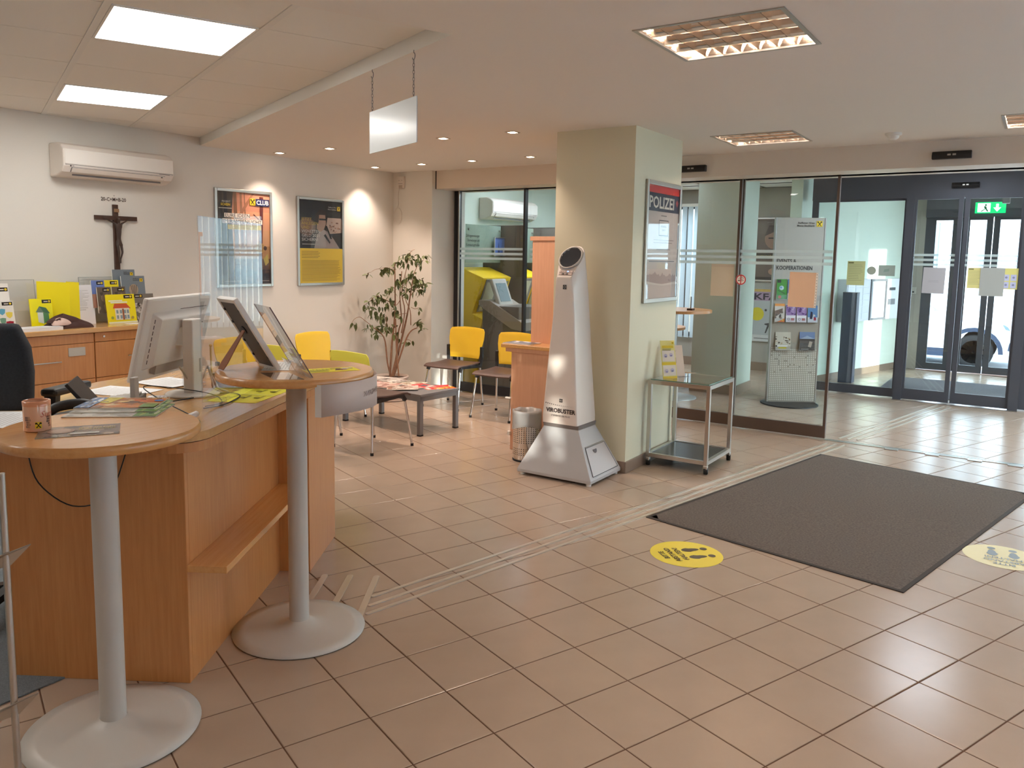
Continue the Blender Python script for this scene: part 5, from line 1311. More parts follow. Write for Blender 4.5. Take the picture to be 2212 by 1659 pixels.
# posters -----------------------------------------------------------
def poster(mw, w_, h_, label, draw, fw=.028, name='framed_poster', refl=1.4):
    t = thing(name, label, 'poster', mw=mw)
    fr = MB().box(0, 0, 0, fw, h_, .018).box(w_ - fw, 0, 0, w_, h_, .018).box(fw, 0, 0, w_ - fw, fw, .018).box(fw, h_ - fw, 0, w_ - fw, h_, .018)
    obj('frame', fr, M['alu'], t, bevel=.004)
    mb = MB(); mb.zz = .004; draw(mb, fw, fw, w_ - fw, h_ - fw)
    obj('print', mb, M['print'], t)
    obj('cover_pane', B(fw, fw, .012, w_ - fw, h_ - fw, .0135), glass('poster_pane', tint=(.97, .97, .97), refl=refl), t)
    return t
def dr_p1(mb, x0, y0, x1, y1):
    w_, h_ = x1 - x0, y1 - y0; X = lambda a: x0 + a * w_; Y = lambda b: y0 + b * h_
    mb.q(x0, y0, x1, y1, (196, 138, 104))
    bands = [(1.0, (222, 152, 120)), (.8, (230, 168, 128)), (.6, (224, 170, 122)), (.42, (186, 138, 84)), (.28, (110, 80, 46)), (.16, (50, 34, 30))]
    for k, (b, c_) in enumerate(bands):
        e = bands[k + 1][0] if k + 1 < len(bands) else 0
        mb.q(x0, Y(e), x1, Y(b), c_, .0 if k else .0002)
    mb.zz += .0003
    mb.pg([(X(0), Y(1)), (X(.30), Y(1)), (X(.26), Y(.7)), (X(.30), Y(.3)), (X(.22), y0), (X(0), y0)], (84, 72, 60))
    for a, b, c_ in ((.04, .09, (60, 50, 46)), (.12, .18, (50, 42, 48)), (.30, .36, (150, 110, 80)), (.42, .46, (170, 122, 90)), (.5, .52, (160, 112, 84))):
        mb.pg([(X(a), Y(1)), (X(b), Y(1)), (X(b + .03), Y(.4)), (X(a + .02), Y(.4))], c_, .0001)
    mb.pg([(X(.36), Y(.72)), (X(.52), Y(.88)), (X(.66), Y(1)), (X(.70), Y(1)), (X(.54), Y(.84)), (X(.38), Y(.68))], (176, 120, 88))
    mb.pg([(X(.80), Y(.97)), (X(.88), Y(.97)), (X(.86), Y(.6)), (X(.84), Y(.3)), (X(.80), Y(.0)), (X(.70), Y(0)), (X(.78), Y(.35)), (X(.81), Y(.65))], (104, 44, 40))
    mb.pg([(X(.68), Y(.78)), (X(.83), Y(.70)), (X(.83), Y(.69)), (X(.68), Y(.765))], (104, 44, 40))
    mb.circ(X(.80), Y(.40), w_ * .10, (202, 160, 84), 20, h_ * .055)
    for k in range(5): mb.q(X(.74 + k * .025), Y(.36), X(.75 + k * .025), Y(.44), (120, 80, 40), .00005)
    mb.circ(X(.90), Y(.40), w_ * .035, (70, 44, 30), 12)
    mb.pg([(X(.86), Y(.28)), (X(.95), Y(.34)), (X(.97), Y(.24)), (X(.9), Y(.2))], (190, 170, 80), .0001)
    patches(mb, 0, 0, [(70, 48, 34), (96, 66, 44), (40, 28, 26), (120, 88, 56)], 30, 41, .1, .3, (X(.3), Y(.0), X(.98), Y(.22)))
    mb.q(X(.62), Y(.87), X(.72), Y(.94), (246, 206, 60)); xl = MB()
    xlogo(mb, X(.61), Y(.872), w_ * .105)
    mb.q(X(.72), Y(.868), X(.99), Y(.945), (36, 44, 96)); mb.text('CLUB', X(.735), Y(.883), h_ * .068, (240, 240, 240), fit=w_ * .24, bold=.0015)
    mb.text('PROJEKT', X(.08), Y(.885), h_ * .028, (226, 220, 206)); mb.text('SCHEIN', X(.06), Y(.85), h_ * .036, (236, 200, 60), bold=.001); mb.q(X(.02), Y(.82), X(.26), Y(.826), (230, 225, 210))
    mb.q(X(.12), Y(.725), X(.60), Y(.772), (236, 226, 214)); mb.text('EURE IDEEN', X(.13), Y(.731), h_ * .054, (40, 30, 30), fit=w_ * .46)
    mb.q(X(.08), Y(.662), X(.84), Y(.712), (236, 226, 214)); mb.text('IM RAMPENLICHT', X(.09), Y(.667), h_ * .056, (40, 30, 30), fit=w_ * .73)
    mb.q(X(.18), Y(.60), X(.82), Y(.65), (240, 206, 40)); mb.lines(X(.19), X(.80), Y(.645), 3, h_ * .015, h_ * .006, (90, 76, 30), 5, .15)
    mb.q(X(.1), Y(.03), X(.4), Y(.037), (150, 140, 130)); mb.q(X(.7), Y(.03), X(.96), Y(.037), (150, 140, 130))
poster(on_y(4.585, 6.119, 1.243), .648, .892, 'poster of a twig and wasp nest with yellow club emblem, nearest the crucifix', dr_p1)
def dr_p2(mb, x0, y0, x1, y1):
    w_, h_ = x1 - x0, y1 - y0; X = lambda a: x0 + a * w_; Y = lambda b: y0 + b * h_
    mb.q(x0, Y(.42), x1, y1, (52, 48, 50))
    mb.pg([(X(.62), Y(.68)), (X(.66), Y(.80)), (X(.98), Y(.80)), (X(1), Y(.78)), (X(1), Y(.62)), (X(.66), Y(.60))], (196, 176, 164))
    mb.circ(X(.18), Y(.68), w_ * .2, (120, 96, 84), 24, h_ * .11); mb.circ(X(.18), Y(.70), w_ * .15, (150, 122, 104), 20, h_ * .08)
    mb.pg([(X(.34), Y(.42)), (X(.40), Y(.58)), (X(.52), Y(.66)), (X(.62), Y(.64)), (X(.80), Y(.54)), (X(.95), Y(.42))], (168, 156, 154))
    mb.pg([(X(.40), Y(.66)), (X(.42), Y(.80)), (X(.50), Y(.86)), (X(.60), Y(.84)), (X(.62), Y(.72)), (X(.56), Y(.65)), (X(.48), Y(.62))], (176, 138, 118))
    mb.pg([(X(.38), Y(.72)), (X(.38), Y(.84)), (X(.48), Y(.90)), (X(.62), Y(.88)), (X(.62), Y(.83)), (X(.46), Y(.83)), (X(.44), Y(.72))], (60, 44, 38))
    mb.q(X(.46), Y(.765), X(.62), Y(.785), (30, 26, 26)); mb.pg([(X(.60), Y(.70)), (X(.64), Y(.70)), (X(.76), Y(.54)), (X(.72), Y(.54))], (40, 40, 44))
    mb.pg([(X(.56), Y(.58)), (X(.60), Y(.60)), (X(.72), Y(.50)), (X(.70), Y(.48))], (50, 50, 56))
    patches(mb, 0, 0, [(150, 110, 96), (120, 90, 80), (176, 140, 120)], 14, 44, .1, .3, (X(.66), Y(.62), X(.98), Y(.76)))
    for k, (s_, c_, f_) in enumerate((('JETZT', (214, 188, 90), .24), ('ANLEGEN', (214, 188, 90), .38), ('UND', (214, 188, 90), .17), ('VIGNETTEN', (222, 216, 210), .42), ('GELD 2021', (222, 216, 210), .40), ('SICHERN!', (222, 216, 210), .37))):
        mb.text(s_, X(.05), Y(.752 - k * .0485), h_ * .052, c_, fit=w_ * f_)
    mb.q(X(.06), Y(.465), X(.45), Y(.475), (170, 166, 160))
    xlogo(mb, X(.88), Y(.89), w_ * .075); mb.text('Raiffeisen Wien', X(.86), Y(.922), h_ * .022, (226, 220, 214), 'RIGHT'); mb.text('Meine Stadtbank', X(.86), Y(.896), h_ * .022, (226, 220, 214), 'RIGHT')
    mb.q(x0, y0, x1, Y(.42), (206, 178, 58)); mb.lines(X(.04), X(.46), Y(.385), 5, h_ * .019, h_ * .005, (110, 92, 40), 15, .1); mb.lines(X(.04), X(.96), Y(.275), 18, h_ * .0145, h_ * .0045, (140, 118, 50), 16, .12)
poster(on_y(5.546, 6.119, 1.238), .648, .886, 'dark and yellow poster with a man in glasses, beside the wall corner', dr_p2)
def dr_p3(mb, x0, y0, x1, y1):
    w_, h_ = x1 - x0, y1 - y0; X = lambda a: x0 + a * w_; Y = lambda b: y0 + b * h_
    mb.q(x0, y0, x1, y1, (206, 192, 182)); mb.q(x0, Y(.965), x1, y1, (236, 60, 50)); mb.q(x0, Y(.93), x1, Y(.985), (232, 52, 44)); mb.q(x0, Y(.775), x1, Y(.935), (42, 40, 62))
    mb.text('POLIZEI', X(.04), Y(.805), h_ * .142, (232, 224, 210), fit=w_ * .78, bold=.0025); mb.pg([(X(.88), Y(.87)), (X(.93), Y(.90)), (X(.98), Y(.87)), (X(.93), Y(.83))], (190, 80, 80))
    mb.q(X(.42), Y(.735), X(.60), Y(.743), (120, 110, 106)); 
    mb.q(X(.36), Y(.56), X(.66), Y(.70), (60, 54, 58)); mb.q(X(.37), Y(.567), X(.65), Y(.693), (210, 196, 186)); mb.text('WOHNUNGS-', X(.51), Y(.635), h_ * .026, (70, 60, 60), 'CENTER', sx=.8); mb.text('EINBRUCH', X(.51), Y(.605), h_ * .02, (70, 60, 60), 'CENTER', sx=.8)
    mb.lines(X(.2), X(.86), Y(.525), 2, h_ * .025, h_ * .006, (140, 126, 120), 8, .1); mb.lines(X(.3), X(.75), Y(.44), 1, .02, h_ * .006, (120, 110, 110), 4, .1)
    mb.lines(X(.08), X(.9), Y(.335), 1, .02, h_ * .009, (100, 92, 96), 4, .05)
    pts = [(X(0), Y(.16))]; rr = random.Random(5)
    for k in range(26): pts.append((X(k / 26 + .01), Y(.19 + rr.random() * .03 + (.035 if k in (6, 7, 13) else 0))))
    pts += [(X(1), Y(.19)), (X(1), Y(.15)), (X(.5), Y(.12))]; mb.pg(pts, (170, 152, 146))
    mb.text('Wien', X(.70), Y(.15), h_ * .025, (60, 50, 60)); mb.pg([(X(0), Y(.15)), (X(.5), Y(.125)), (X(1), Y(.14)), (X(1), Y(.12)), (X(.5), Y(.11)), (X(0), Y(.135))], (222, 212, 200))
poster(on_y(5.487, 2.399, 1.232), .672, .900, 'framed police poster with red and dark blue head on the column', dr_p3, fw=.032)

# cable box in the corner with hanging cable
t = thing('telephone_socket', 'white wall socket box high in the corner above the plant', 'socket', (6.988, 5.985, 2.30))
obj('box', MB().box(-.03, -.045, -.0, 0, .045, .13), M['offwhite'], t, bevel=.004)
obj('socket_hole', MB().box(-.032, -.025, .085, -.03, -.017, .09).box(-.032, .015, .085, -.03, .023, .09).box(-.032, -.03, .05, -.03, .03, .054), M['tblgrey'], t)
obj('jack', B(-.036, -.025, .0, -.03, .02, .035), mat_cache((190, 176, 164)), t)
lp = [(-.015, .03, .0), (-.012, .05, -.08), (-.008, .045, -.16), (-.008, .06, -.20)] + [(-.008, .055 + .055 * cos(a), -.30 + .09 * sin(a)) for a in np.linspace(1.3, 1.3 + 2 * pi, 22)]
obj('cable', MB().tube(smooth(lp, 3), .0035, 6), M['offwhite'], t)

# ================================================================== WAITING CORNER
def make_chair(label, ymat, loc, rz):
    t = thing('waiting_chair', label, 'chair', (loc[0], loc[1], 0), rz, 'chairs around the low magazine table')
    # local: seat front towards +y
    sw = .215
    mb = MB(); n = 10; prof = []
    for i in range(n + 1):
        u = i / n; y = -.19 + .41 * u; z = .448 - .012 * sin(pi * u) - (.028 * max(0, (u - .82) / .18) ** 2)
        prof.append((y, z))
    vs = []; m = 6
    for y, z in prof:
        for k in range(m + 1):
            q = -1 + 2 * k / m; vs.append((sw * q, y, z + .006 * q * q))
    fs = [(i * (m + 1) + k, i * (m + 1) + k + 1, (i + 1) * (m + 1) + k + 1, (i + 1) * (m + 1) + k) for i in range(n) for k in range(m)]
    obj('seat', mb.add(vs, fs, smooth=True), M['seat'], t, solid=.016, bevel=.004)
    # backrest: wider at the top with rounded upper corners, curved round the sitter
    mb = MB(); vs = []; rows = 8; cols = 12
    for j in range(rows + 1):
        v = j / rows; z = .485 + .325 * v
        half = .185 + .038 * min(1, v * 1.6)
        if v > .85: half -= .02 * ((v - .85) / .15) ** 2
        for k in range(cols + 1):
            q = -1 + 2 * k / cols
            vs.append((half * q, -.205 - .055 * v - .028 * (1 - q * q), z - (.012 * q * q if v > .9 else 0)))
    fs = [(j * (cols + 1) + k, j * (cols + 1) + k + 1, (j + 1) * (cols + 1) + k + 1, (j + 1) * (cols + 1) + k) for j in range(rows) for k in range(cols)]
    obj('backrest', mb.add(vs, fs, smooth=True), M[ymat], t, solid=.009, bevel=.003)
    for s in (-1, 1):
        obj('side_bracket', MB().box(s * .215 - .014, -.235, .50, s * .215 + .014, -.195, .615).beam((s * .215, -.215, .51), (s * .205, -.195, .40), .03, .034), M['black'], t, bevel=.006)
        obj('side_rail', MB().beam((s * .200, -.20, .415), (s * .200, .15, .435), .03, .035).beam((s * .200, .13, .435), (s * .203, .165, .385), .03, .03), M['black'], t, bevel=.005)
        l1 = obj('leg', MB().tube([(s * .203, .155, .41), (s * .225, .225, .012)], .0105, 10), M['chrome'], t)
        obj('foot_cap', MB().lathe([(.013, 0), (.013, .022)], 10), M['rubber'], l1, loc=(s * .225, .225, 0))
        l2 = obj('leg', MB().tube([(s * .212, -.21, .50), (s * .205, -.20, .40), (s * .225, -.225, .012)], .0105, 10), M['chrome'], t)
        obj('foot_cap', MB().lathe([(.013, 0), (.013, .022)], 10), M['rubber'], l2, loc=(s * .225, -.225, 0))
    return t
c1 = make_chair('yellow chair with dark seat against the glass wall, facing the camera, fully visible', 'yellow', (6.635, 4.985), radians(91))
def chair_copy(label, m, loc, rz):
    c = copy_tree(c1); c.location = (loc[0], loc[1], 0); c.rotation_euler = (0, 0, rz); c['label'] = label
    for ch in c.children:
        if ch.name.startswith('backrest') and m != 'yellow':
            ch.data = ch.data.copy(); ch.data.materials[0] = M[m]
    return c
chair_copy('yellow chair against the glass wall, half hidden by the tall beech cabinet', 'yellow', (6.475, 4.255), radians(90))
chair_copy('lime yellow chair before the magazine table, nearest the camera', 'lime', (4.79, 4.41), radians(-94))
chair_copy('lime yellow chair seen just behind the acrylic leaflet stand', 'lime', (4.70, 5.13), radians(-92))
chair_copy('yellow chair against the left wall, its back rising over the bistro table', 'yellow', (5.42, 5.52), radians(180))
chair_copy('pale looking chair against the left wall seen through the hygiene shield', 'yellow', (4.60, 5.64), radians(180))

# low table
TA = radians(-4.5)
lt = thing('magazine_table', 'low grey metal table covered with magazines', 'table', (5.585, 4.81, 0), TA)
obj('table_top', B(-.255, -.51, .345, .255, .51, .368), M['tblgrey'], lt, bevel=.003)
obj('apron', MB().box(-.25, -.505, .305, .25, -.48, .345).box(-.25, .48, .305, .25, .505, .345).box(-.25, -.48, .305, -.225, .48, .345).box(.225, -.48, .305, .25, .48, .345), M['tblgrey'], lt)
for sx_ in (-1, 1):
    for sy_ in (-1, 1):
        lg = obj('leg', B(sx_ * .232 - .02, sy_ * .485 - .02, .012, sx_ * .232 + .02, sy_ * .485 + .02, .345), M['tblgrey'], lt, bevel=.003)
        obj('foot_cap', B(sx_ * .232 - .02, sy_ * .485 - .02, 0, sx_ * .232 + .02, sy_ * .485 + .02, .012), M['rubber'], lg)
def L(x, y): return (5.585 + x * cos(TA) - y * sin(TA), 4.81 + x * sin(TA) + y * cos(TA))
mags = [('red magazine at the near right corner of the magazine table', (.13, -.36), 60, (206, 40, 50), [(240, 220, 210), (220, 60, 60), (240, 190, 60)]),
        ('second red magazine beside the first on the magazine table', (.02, -.20), 75, (196, 50, 60), [(230, 200, 190), (150, 30, 40), (90, 90, 110)]),
        ('pale magazine with a dark edge on the near left of the table', (-.14, -.18), 40, (196, 180, 168), [(150, 110, 96), (220, 210, 200), (90, 80, 90)]),
        ('beige magazine in the middle of the magazine table', (.12, -.02), 20, (200, 186, 166), [(160, 130, 110), (226, 216, 200), (120, 110, 90)]),
        ('pink brown magazine left of centre on the magazine table', (-.12, .06), 95, (186, 150, 140), [(140, 90, 84), (216, 190, 180)]),
        ('grey magazine behind the beige one on the magazine table', (.10, .20), -10, (186, 178, 172), [(120, 112, 110), (220, 214, 206)]),
        ('rosy magazine at the far left of the magazine table', (-.10, .30), 60, (206, 170, 164), [(170, 120, 116), (230, 210, 204)]),
        ('pale magazine at the far right of the magazine table', (.12, .38), 10, (212, 200, 190), [(160, 150, 140), (232, 226, 220)])]
for k, (lb, (x, y), a, c_, cs) in enumerate(mags):
    def dr(mb, a_, b_, c_=c_, cs=cs, k=k):
        mb.q(-a_, -b_, a_, b_, c_); patches(mb, a_, b_, cs, 22, 60 + k, .08, .4); mb.q(-a_ * .9, b_ * .68, a_ * .5, b_ * .92, cs[0])
    p = L(x, y)
    magazine('magazine', lb, 'magazine', p[0], p[1], .3685 + .0042 * (k % 3), radians(a), .21, .28, .004, dr, 'magazines on the low table')

# ficus -------------------------------------------------------------
fx, fy = 6.50, 5.72
pl = thing('potted_ficus', 'tall potted weeping fig with bare lower stems in the wall corner', 'plant', (fx, fy, 0))
obj('pot', MB().lathe([(.13, 0), (.135, .01), (.178, .235), (.190, .24), (.190, .262), (.176, .262), (.17, .235)], 32, cap=False), M['pot'], pl)
obj('saucer', MB().lathe([(.15, 0), (.17, .012), (.165, .015), (.14, .006)], 28), M['pot'], pl)
obj('soil', MB().lathe([(.172, .236), (.09, .248), (.001, .25)], 24, cap=False), M['soil'], pl)
LR = Vector((.661, -.75, 0)); LF = Vector((.75, .661, 0)); SCL = .000975
def pp(cx, cy, d=0.0): 
    q = LR * ((cx - 540) * SCL) + LF * d + Vector((0, 0, .25 + (1495 - cy) * SCL)); return q
rl = random.Random(12)
stems = [([(540, 1495), (500, 1330), (475, 1100), (430, 1000), (330, 930)], .010, -.05), ([(530, 1490), (550, 1150), (580, 800), (582, 500), (580, 240)], .012, .0),
         ([(545, 1495), (600, 1250), (625, 1000), (655, 860), (640, 600), (655, 330)], .010, .05), ([(560, 1490), (650, 1100), (720, 820), (750, 600), (790, 360)], .013, .07),
         ([(570, 1490), (690, 1100), (760, 980), (830, 940)], .011, -.06), ([(650, 1010), (690, 760), (660, 560), (700, 320), (730, 180)], .007, .03),
         ([(760, 920), (750, 760), (700, 620), (720, 420)], .006, .0), ([(330, 930), (260, 870), (200, 830), (150, 850), (120, 890)], .0035, -.04),
         ([(580, 330), (500, 290), (440, 300)], .0035, -.03), ([(580, 820), (640, 800), (720, 785)], .004, .0), ([(475, 1010), (490, 900), (480, 800)], .005, -.06),
         ([(580, 700), (480, 640), (380, 600), (330, 640)], .005, -.05), ([(640, 640), (600, 700), (540, 720)], .004, .06), ([(790, 360), (840, 250), (900, 200)], .004, .05),
         ([(750, 600), (830, 500), (900, 480)], .005, .06), ([(330, 640), (280, 680), (255, 700)], .003, -.04), ([(330, 340), (300, 350), (275, 385)], .002, -.02), ([(440, 300), (380, 310), (330, 335)], .002, -.03),
         ([(700, 1080), (740, 1080), (770, 1100)], .003, -.06), ([(830, 940), (870, 880), (890, 900)], .003, -.05), ([(730, 180), (760, 110), (800, 90)], .003, .03), ([(760, 720), (800, 740), (840, 730)], .003, .02)]
for k, (pts, r0, dpt) in enumerate(stems):
    m_ = [pp(x + rl.uniform(-4, 4), y, dpt * i / max(1, len(pts) - 1) + (0 if y > 1400 else dpt * .4)) for i, (x, y) in enumerate(pts)]
    obj('stem', MB().tube(smooth(m_, 4), r0, 7, r2=max(.002, r0 * .45)), M['bark'], pl)
obj('support_stake', MB().tube([pp(625, 1485, -.03), pp(600, 1200, -.02), pp(588, 850, 0)], .0075, 8), mat('stake', (160, 118, 92), .8), pl)
clusters = [(720, 150, 60, 40, 16), (690, 210, 50, 40, 16), (790, 170, 50, 50, 12), (860, 210, 50, 45, 14), (920, 180, 30, 40, 8), (840, 440, 60, 60, 22), (900, 480, 50, 40, 14), (820, 540, 60, 30, 14), (520, 300, 70, 30, 18), (460, 320, 50, 30, 10), (600, 230, 30, 40, 6), (300, 350, 35, 20, 5),
            (620, 460, 50, 50, 16), (690, 400, 60, 50, 18), (520, 530, 50, 40, 12), (700, 550, 60, 50, 14), (420, 610, 60, 50, 18), (350, 640, 50, 50, 16), (260, 710, 35, 30, 8), (320, 740, 50, 50, 14), (380, 800, 50, 60, 14), (480, 680, 60, 40, 14), (540, 660, 50, 50, 14), (590, 760, 40, 40, 10),
            (450, 840, 60, 50, 12), (640, 820, 40, 30, 8), (500, 950, 50, 50, 12), (420, 930, 50, 40, 10), (310, 950, 50, 50, 12), (125, 895, 25, 25, 6), (870, 900, 40, 40, 7), (880, 970, 30, 40, 5), (830, 880, 30, 20, 5), (740, 1110, 40, 30, 5), (620, 1090, 30, 30, 3), (815, 660, 12, 20, 2), (840, 740, 20, 20, 3), (600, 980, 30, 40, 5), (380, 1010, 30, 30, 5), (800, 380, 40, 40, 9)]
lf = None; cnt = 0
def leaf_mesh():
    mb = MB(); pr = [(0, 0), (.011, .012), (.015, .026), (.012, .042), (.005, .056), (0, .066)]
    vs = [(0, y, -.012 * (y / .066) ** 2) for _, y in pr] + [(x, y, .003 - .012 * (y / .066) ** 2) for x, y in pr[1:5]] + [(-x, y, .003 - .012 * (y / .066) ** 2) for x, y in pr[1:5]]
    fs = [(0, 6, 1), (1, 6, 7, 2), (2, 7, 8, 3), (3, 8, 9, 4), (4, 9, 5), (0, 1, 10), (1, 2, 11, 10), (2, 3, 12, 11), (3, 4, 13, 12), (4, 5, 13)]
    return mb.add(vs, fs, smooth=True)
extra = MB(); LEAFV = leaf_mesh(); tot = sum(c_[4] for c_ in clusters)
M['leaf_y'] = mat('yellowed_leaf', (190, 150, 60), .5)
allp = []
for cx, cy, sx_, sy_, n in clusters:
    for k in range(int(n * 1.0)):
        allp.append((cx + rl.gauss(0, sx_ * .55), cy + rl.gauss(0, sy_ * .55)))
rl.shuffle(allp)
for k, (cx, cy) in enumerate(allp):
    p = pp(cx, cy, rl.uniform(-.13, .13))
    w_ = Vector((fx, fy, 0)) + p
    if w_.y > 6.06: p.y -= (w_.y - 6.06)
    if w_.x > 6.93: p.x -= (w_.x - 6.93)
    rot = Matrix.Rotation(rl.uniform(0, 2 * pi), 4, 'Z') @ Matrix.Rotation(radians(rl.uniform(-100, 0)), 4, 'X') @ Matrix.Rotation(rl.uniform(-.7, .7), 4, 'Y')
    mm = Matrix.Translation(p) @ rot @ Matrix.Scale(rl.uniform(.8, 1.25), 4)
    if k < 300:
        if lf is None: lf = obj('leaf', LEAFV, M['leaf'], pl); o = lf
        else: o = lf.copy(); COL.objects.link(o)
        o.matrix_basis = mm
    else:
        extra.T = mm; extra.add(LEAFV.v, LEAFV.f, smooth=True)
o = obj('foliage', extra, M['leaf'], pl); o['kind'] = 'stuff'
# small bottle on the floor of the corner: watering bottle left of the pot
t = thing('dark_bottle', 'small dark bottle standing beside the ficus pot', 'bottle', (6.17, 5.90, 0))
obj('glass_body', MB().lathe([(.028, 0), (.03, .01), (.03, .16), (.012, .21), (.012, .25)], 16), M['black'], t)
obj('cap', MB().lathe([(.014, .25), (.014, .275)], 12), M['black'], t)
t = thing('wall_socket', 'white double wall socket low on the left wall beside the plant', 'socket', (6.28, 6.12, .33))
obj('plate', B(-.05, -.012, -.07, .05, 0, .07), M['white'], t, bevel=.003)
for z in (-.035, .035): obj('outlet', MB().lathe([(.022, 0), (.022, .006), (.016, .002)], 14), M['offwhite'], t, loc=(0, -.012, z)).rotation_euler = (pi / 2, 0, 0)

# ================================================================== BEECH CABINET BEHIND THE PURIFIER
t = thing('tall_cabinet', 'tall narrow beech cabinet standing behind the column edge', 'cabinet', (5.62, 3.06, 0))
obj('carcass', B(0, 0, 0, .40, .365, 1.69), M['peach'], t, bevel=.002)
obj('top_board', B(-.01, -.01, 1.69, .41, .385, 1.725), M['peach'], t, bevel=.003)
t = thing('low_counter', 'low beech counter unit in front of the tall cabinet', 'counter', (5.38, 3.06, 0))
obj('carcass', B(.02, 0, 0, .235, .41, .80), M['peach'], t, bevel=.002)
obj('worktop', B(-.0, -.01, .832, .235, .50, .862), M['beech_pale'], t, bevel=.003)
obj('upper_rail', B(.01, 0, .80, .235, .46, .832), M['peach'], t, bevel=.002)
obj('side_hinge', B(-.002, .40, .12, .02, .425, .15), M['offwhite'], t)
obj('side_catch', MB().box(-.0, .405, .42, .02, .45, .43), M['offwhite'], t)
paper('leaflet', 'dark and white leaflets lying on the low beech counter', 'leaflet', [(5.40, 3.555), (5.40, 3.30), (5.56, 3.30), (5.58, 3.555)], .863, lambda mb, w_, h_: patches(mb.q(0, 0, w_, h_, (120, 116, 120)), w_, h_, [(220, 216, 220), (70, 70, 80)], 12, 3, .2, .5, (0, 0, w_, h_)), (230, 226, 220), th=.006)

# ================================================================== AIR PURIFIER
t = thing('air_purifier', 'cream tower air purifier on a grey pyramid base beside the column', 'air purifier', (0, 0, 0))
X0, X1, Y0, Y1 = 4.80, 5.275, 2.425, 3.02; ZB = .02; zt = .36
x0, x1, y0, y1 = 4.905, 5.165, 2.585, 2.865
bs = MB().add([(X0, Y0, ZB + .022), (X1, Y0, ZB + .022), (X1, Y1, ZB + .022), (X0, Y1, ZB + .022), (x0, y0, zt), (x1, y0, zt), (x1, y1, zt), (x0, y1, zt), (X0, Y0, ZB), (X1, Y0, ZB), (X1, Y1, ZB), (X0, Y1, ZB)],
              [(4, 5, 6, 7), (0, 1, 5, 4), (1, 2, 6, 5), (2, 3, 7, 6), (3, 0, 4, 7), (8, 9, 1, 0), (9, 10, 2, 1), (10, 11, 3, 2), (11, 8, 0, 3), (11, 10, 9, 8)])
obj('base', bs, mat('grey_base_paint', (182, 180, 180), .45, coat=.15), t, bevel=.004)
for x in (X0 + .03, X1 - .03):
    for y in (Y0 + .03, Y1 - .03): obj('foot', MB().lathe([(.018, 0), (.018, ZB)], 12), M['white'], t, loc=(x, y, 0))
# access door on the -Y slope
def slope(u, v, o_=0.0):   # u 0..1 along x, v 0..1 upward on the -Y face
    a = Vector((X0, Y0, ZB + .022)); b = Vector((X1, Y0, ZB + .022)); c_ = Vector((x1, y0, zt)); d = Vector((x0, y0, zt))
    p = (a * (1 - u) + b * u) * (1 - v) + (d * (1 - u) + c_ * u) * v
    n = (b - a).cross(d - a).normalized(); return p + n * o_
dq = [slope(.09, .06), slope(.93, .06), slope(.93, .62), slope(.09, .62)]
dq2 = [p + (slope(.5, .5, .004) - slope(.5, .5)) for p in dq]
obj('access_door', MB().add([tuple(p) for p in dq2] + [tuple(p) for p in dq], [(0, 1, 2, 3), (0, 4, 5, 1), (1, 5, 6, 2), (2, 6, 7, 3), (3, 7, 4, 0)]), mat('door_paint', (186, 178, 178), .3, coat=.4), t)
gb = MB()
for a, b in ((0, 1), (1, 2), (2, 3), (3, 0)): gb.beam(dq2[a], dq2[b], .003)
obj('door_gap', gb, M['black'], t)
obj('door_lip', MB().beam(slope(.09, .635, .004), slope(.93, .635, .004), .008, .006), M['alu'], t)
n_ = (slope(.5, .5, 1) - slope(.5, .5)).normalized(); ctr = slope(.42, .55, .006)
uu = Vector((1, 0, 0)); vv_ = n_.cross(uu); ms = [ctr + uu * .028 * cos(a) + vv_ * .028 * sin(a) for a in np.linspace(0, -pi, 10)] if vv_.z > 0 else [ctr + uu * .028 * cos(a) + vv_ * .028 * sin(a) for a in np.linspace(0, pi, 10)]
obj('finger_notch', MB().add([tuple(p) for p in ms], [tuple(range(10))]), mat('notch', (90, 84, 88), .6), t, solid=.002)
obj('collar', MB().add([(x0, y0, zt), (x1, y0, zt), (x1, y1, zt), (x0, y1, zt), (x0 - .005, y0 - .004, zt + .028), (x1 + .004, y0 - .004, zt + .028), (x1 + .004, y1 + .004, zt + .028), (x0 - .005, y1 + .004, zt + .028)],
    [(0, 3, 2, 1), (4, 5, 6, 7), (0, 1, 5, 4), (1, 2, 6, 5), (2, 3, 7, 6), (3, 0, 4, 7)]), mat('collar', (120, 112, 108), .5), t)
# tower body: stack of rounded rectangles, slanted top
def rrect(xa, xb, ya, yb, r, n=5):
    pts = []
    for cx_, cy_, a0 in ((xa + r, ya + r, pi), (xb - r, ya + r, 1.5 * pi), (xb - r, yb - r, 0), (xa + r, yb - r, .5 * pi)):
        for i in range(n + 1):
            a = a0 + (pi / 2) * i / n; pts.append((cx_ + r * cos(a), cy_ + r * sin(a)))
    return pts
secs = [(.388, 4.893, 5.178, 2.592, 2.872, .012), (.43, 4.890, 5.180, 2.593, 2.872, .012), (.8, 4.903, 5.165, 2.622, 2.848, .012), (1.15, 4.920, 5.158, 2.648, 2.822, .012)]
yc = 2.742
body = MB(); rings = []
for z, a, b, c_, d, r_ in secs:
    rings.append([(x, y, z) for x, y in rrect(a, b, c_, d, r_)])
def hood(xa, xb, f0, f1, b0, b1, rf, rb, n=5):
    pts = []
    for cx_, cy_, a0, r_ in ((xa + rf, f0 + rf, pi, rf), (xb - rb, b0 + rb, 1.5 * pi, rb), (xb - rb, b1 - rb, 0, rb), (xa + rf, f1 - rf, .5 * pi, rf)):
        for i in range(n + 1):
            a = a0 + (pi / 2) * i / n; pts.append((cx_ + r_ * cos(a), cy_ + r_ * sin(a)))
    return pts
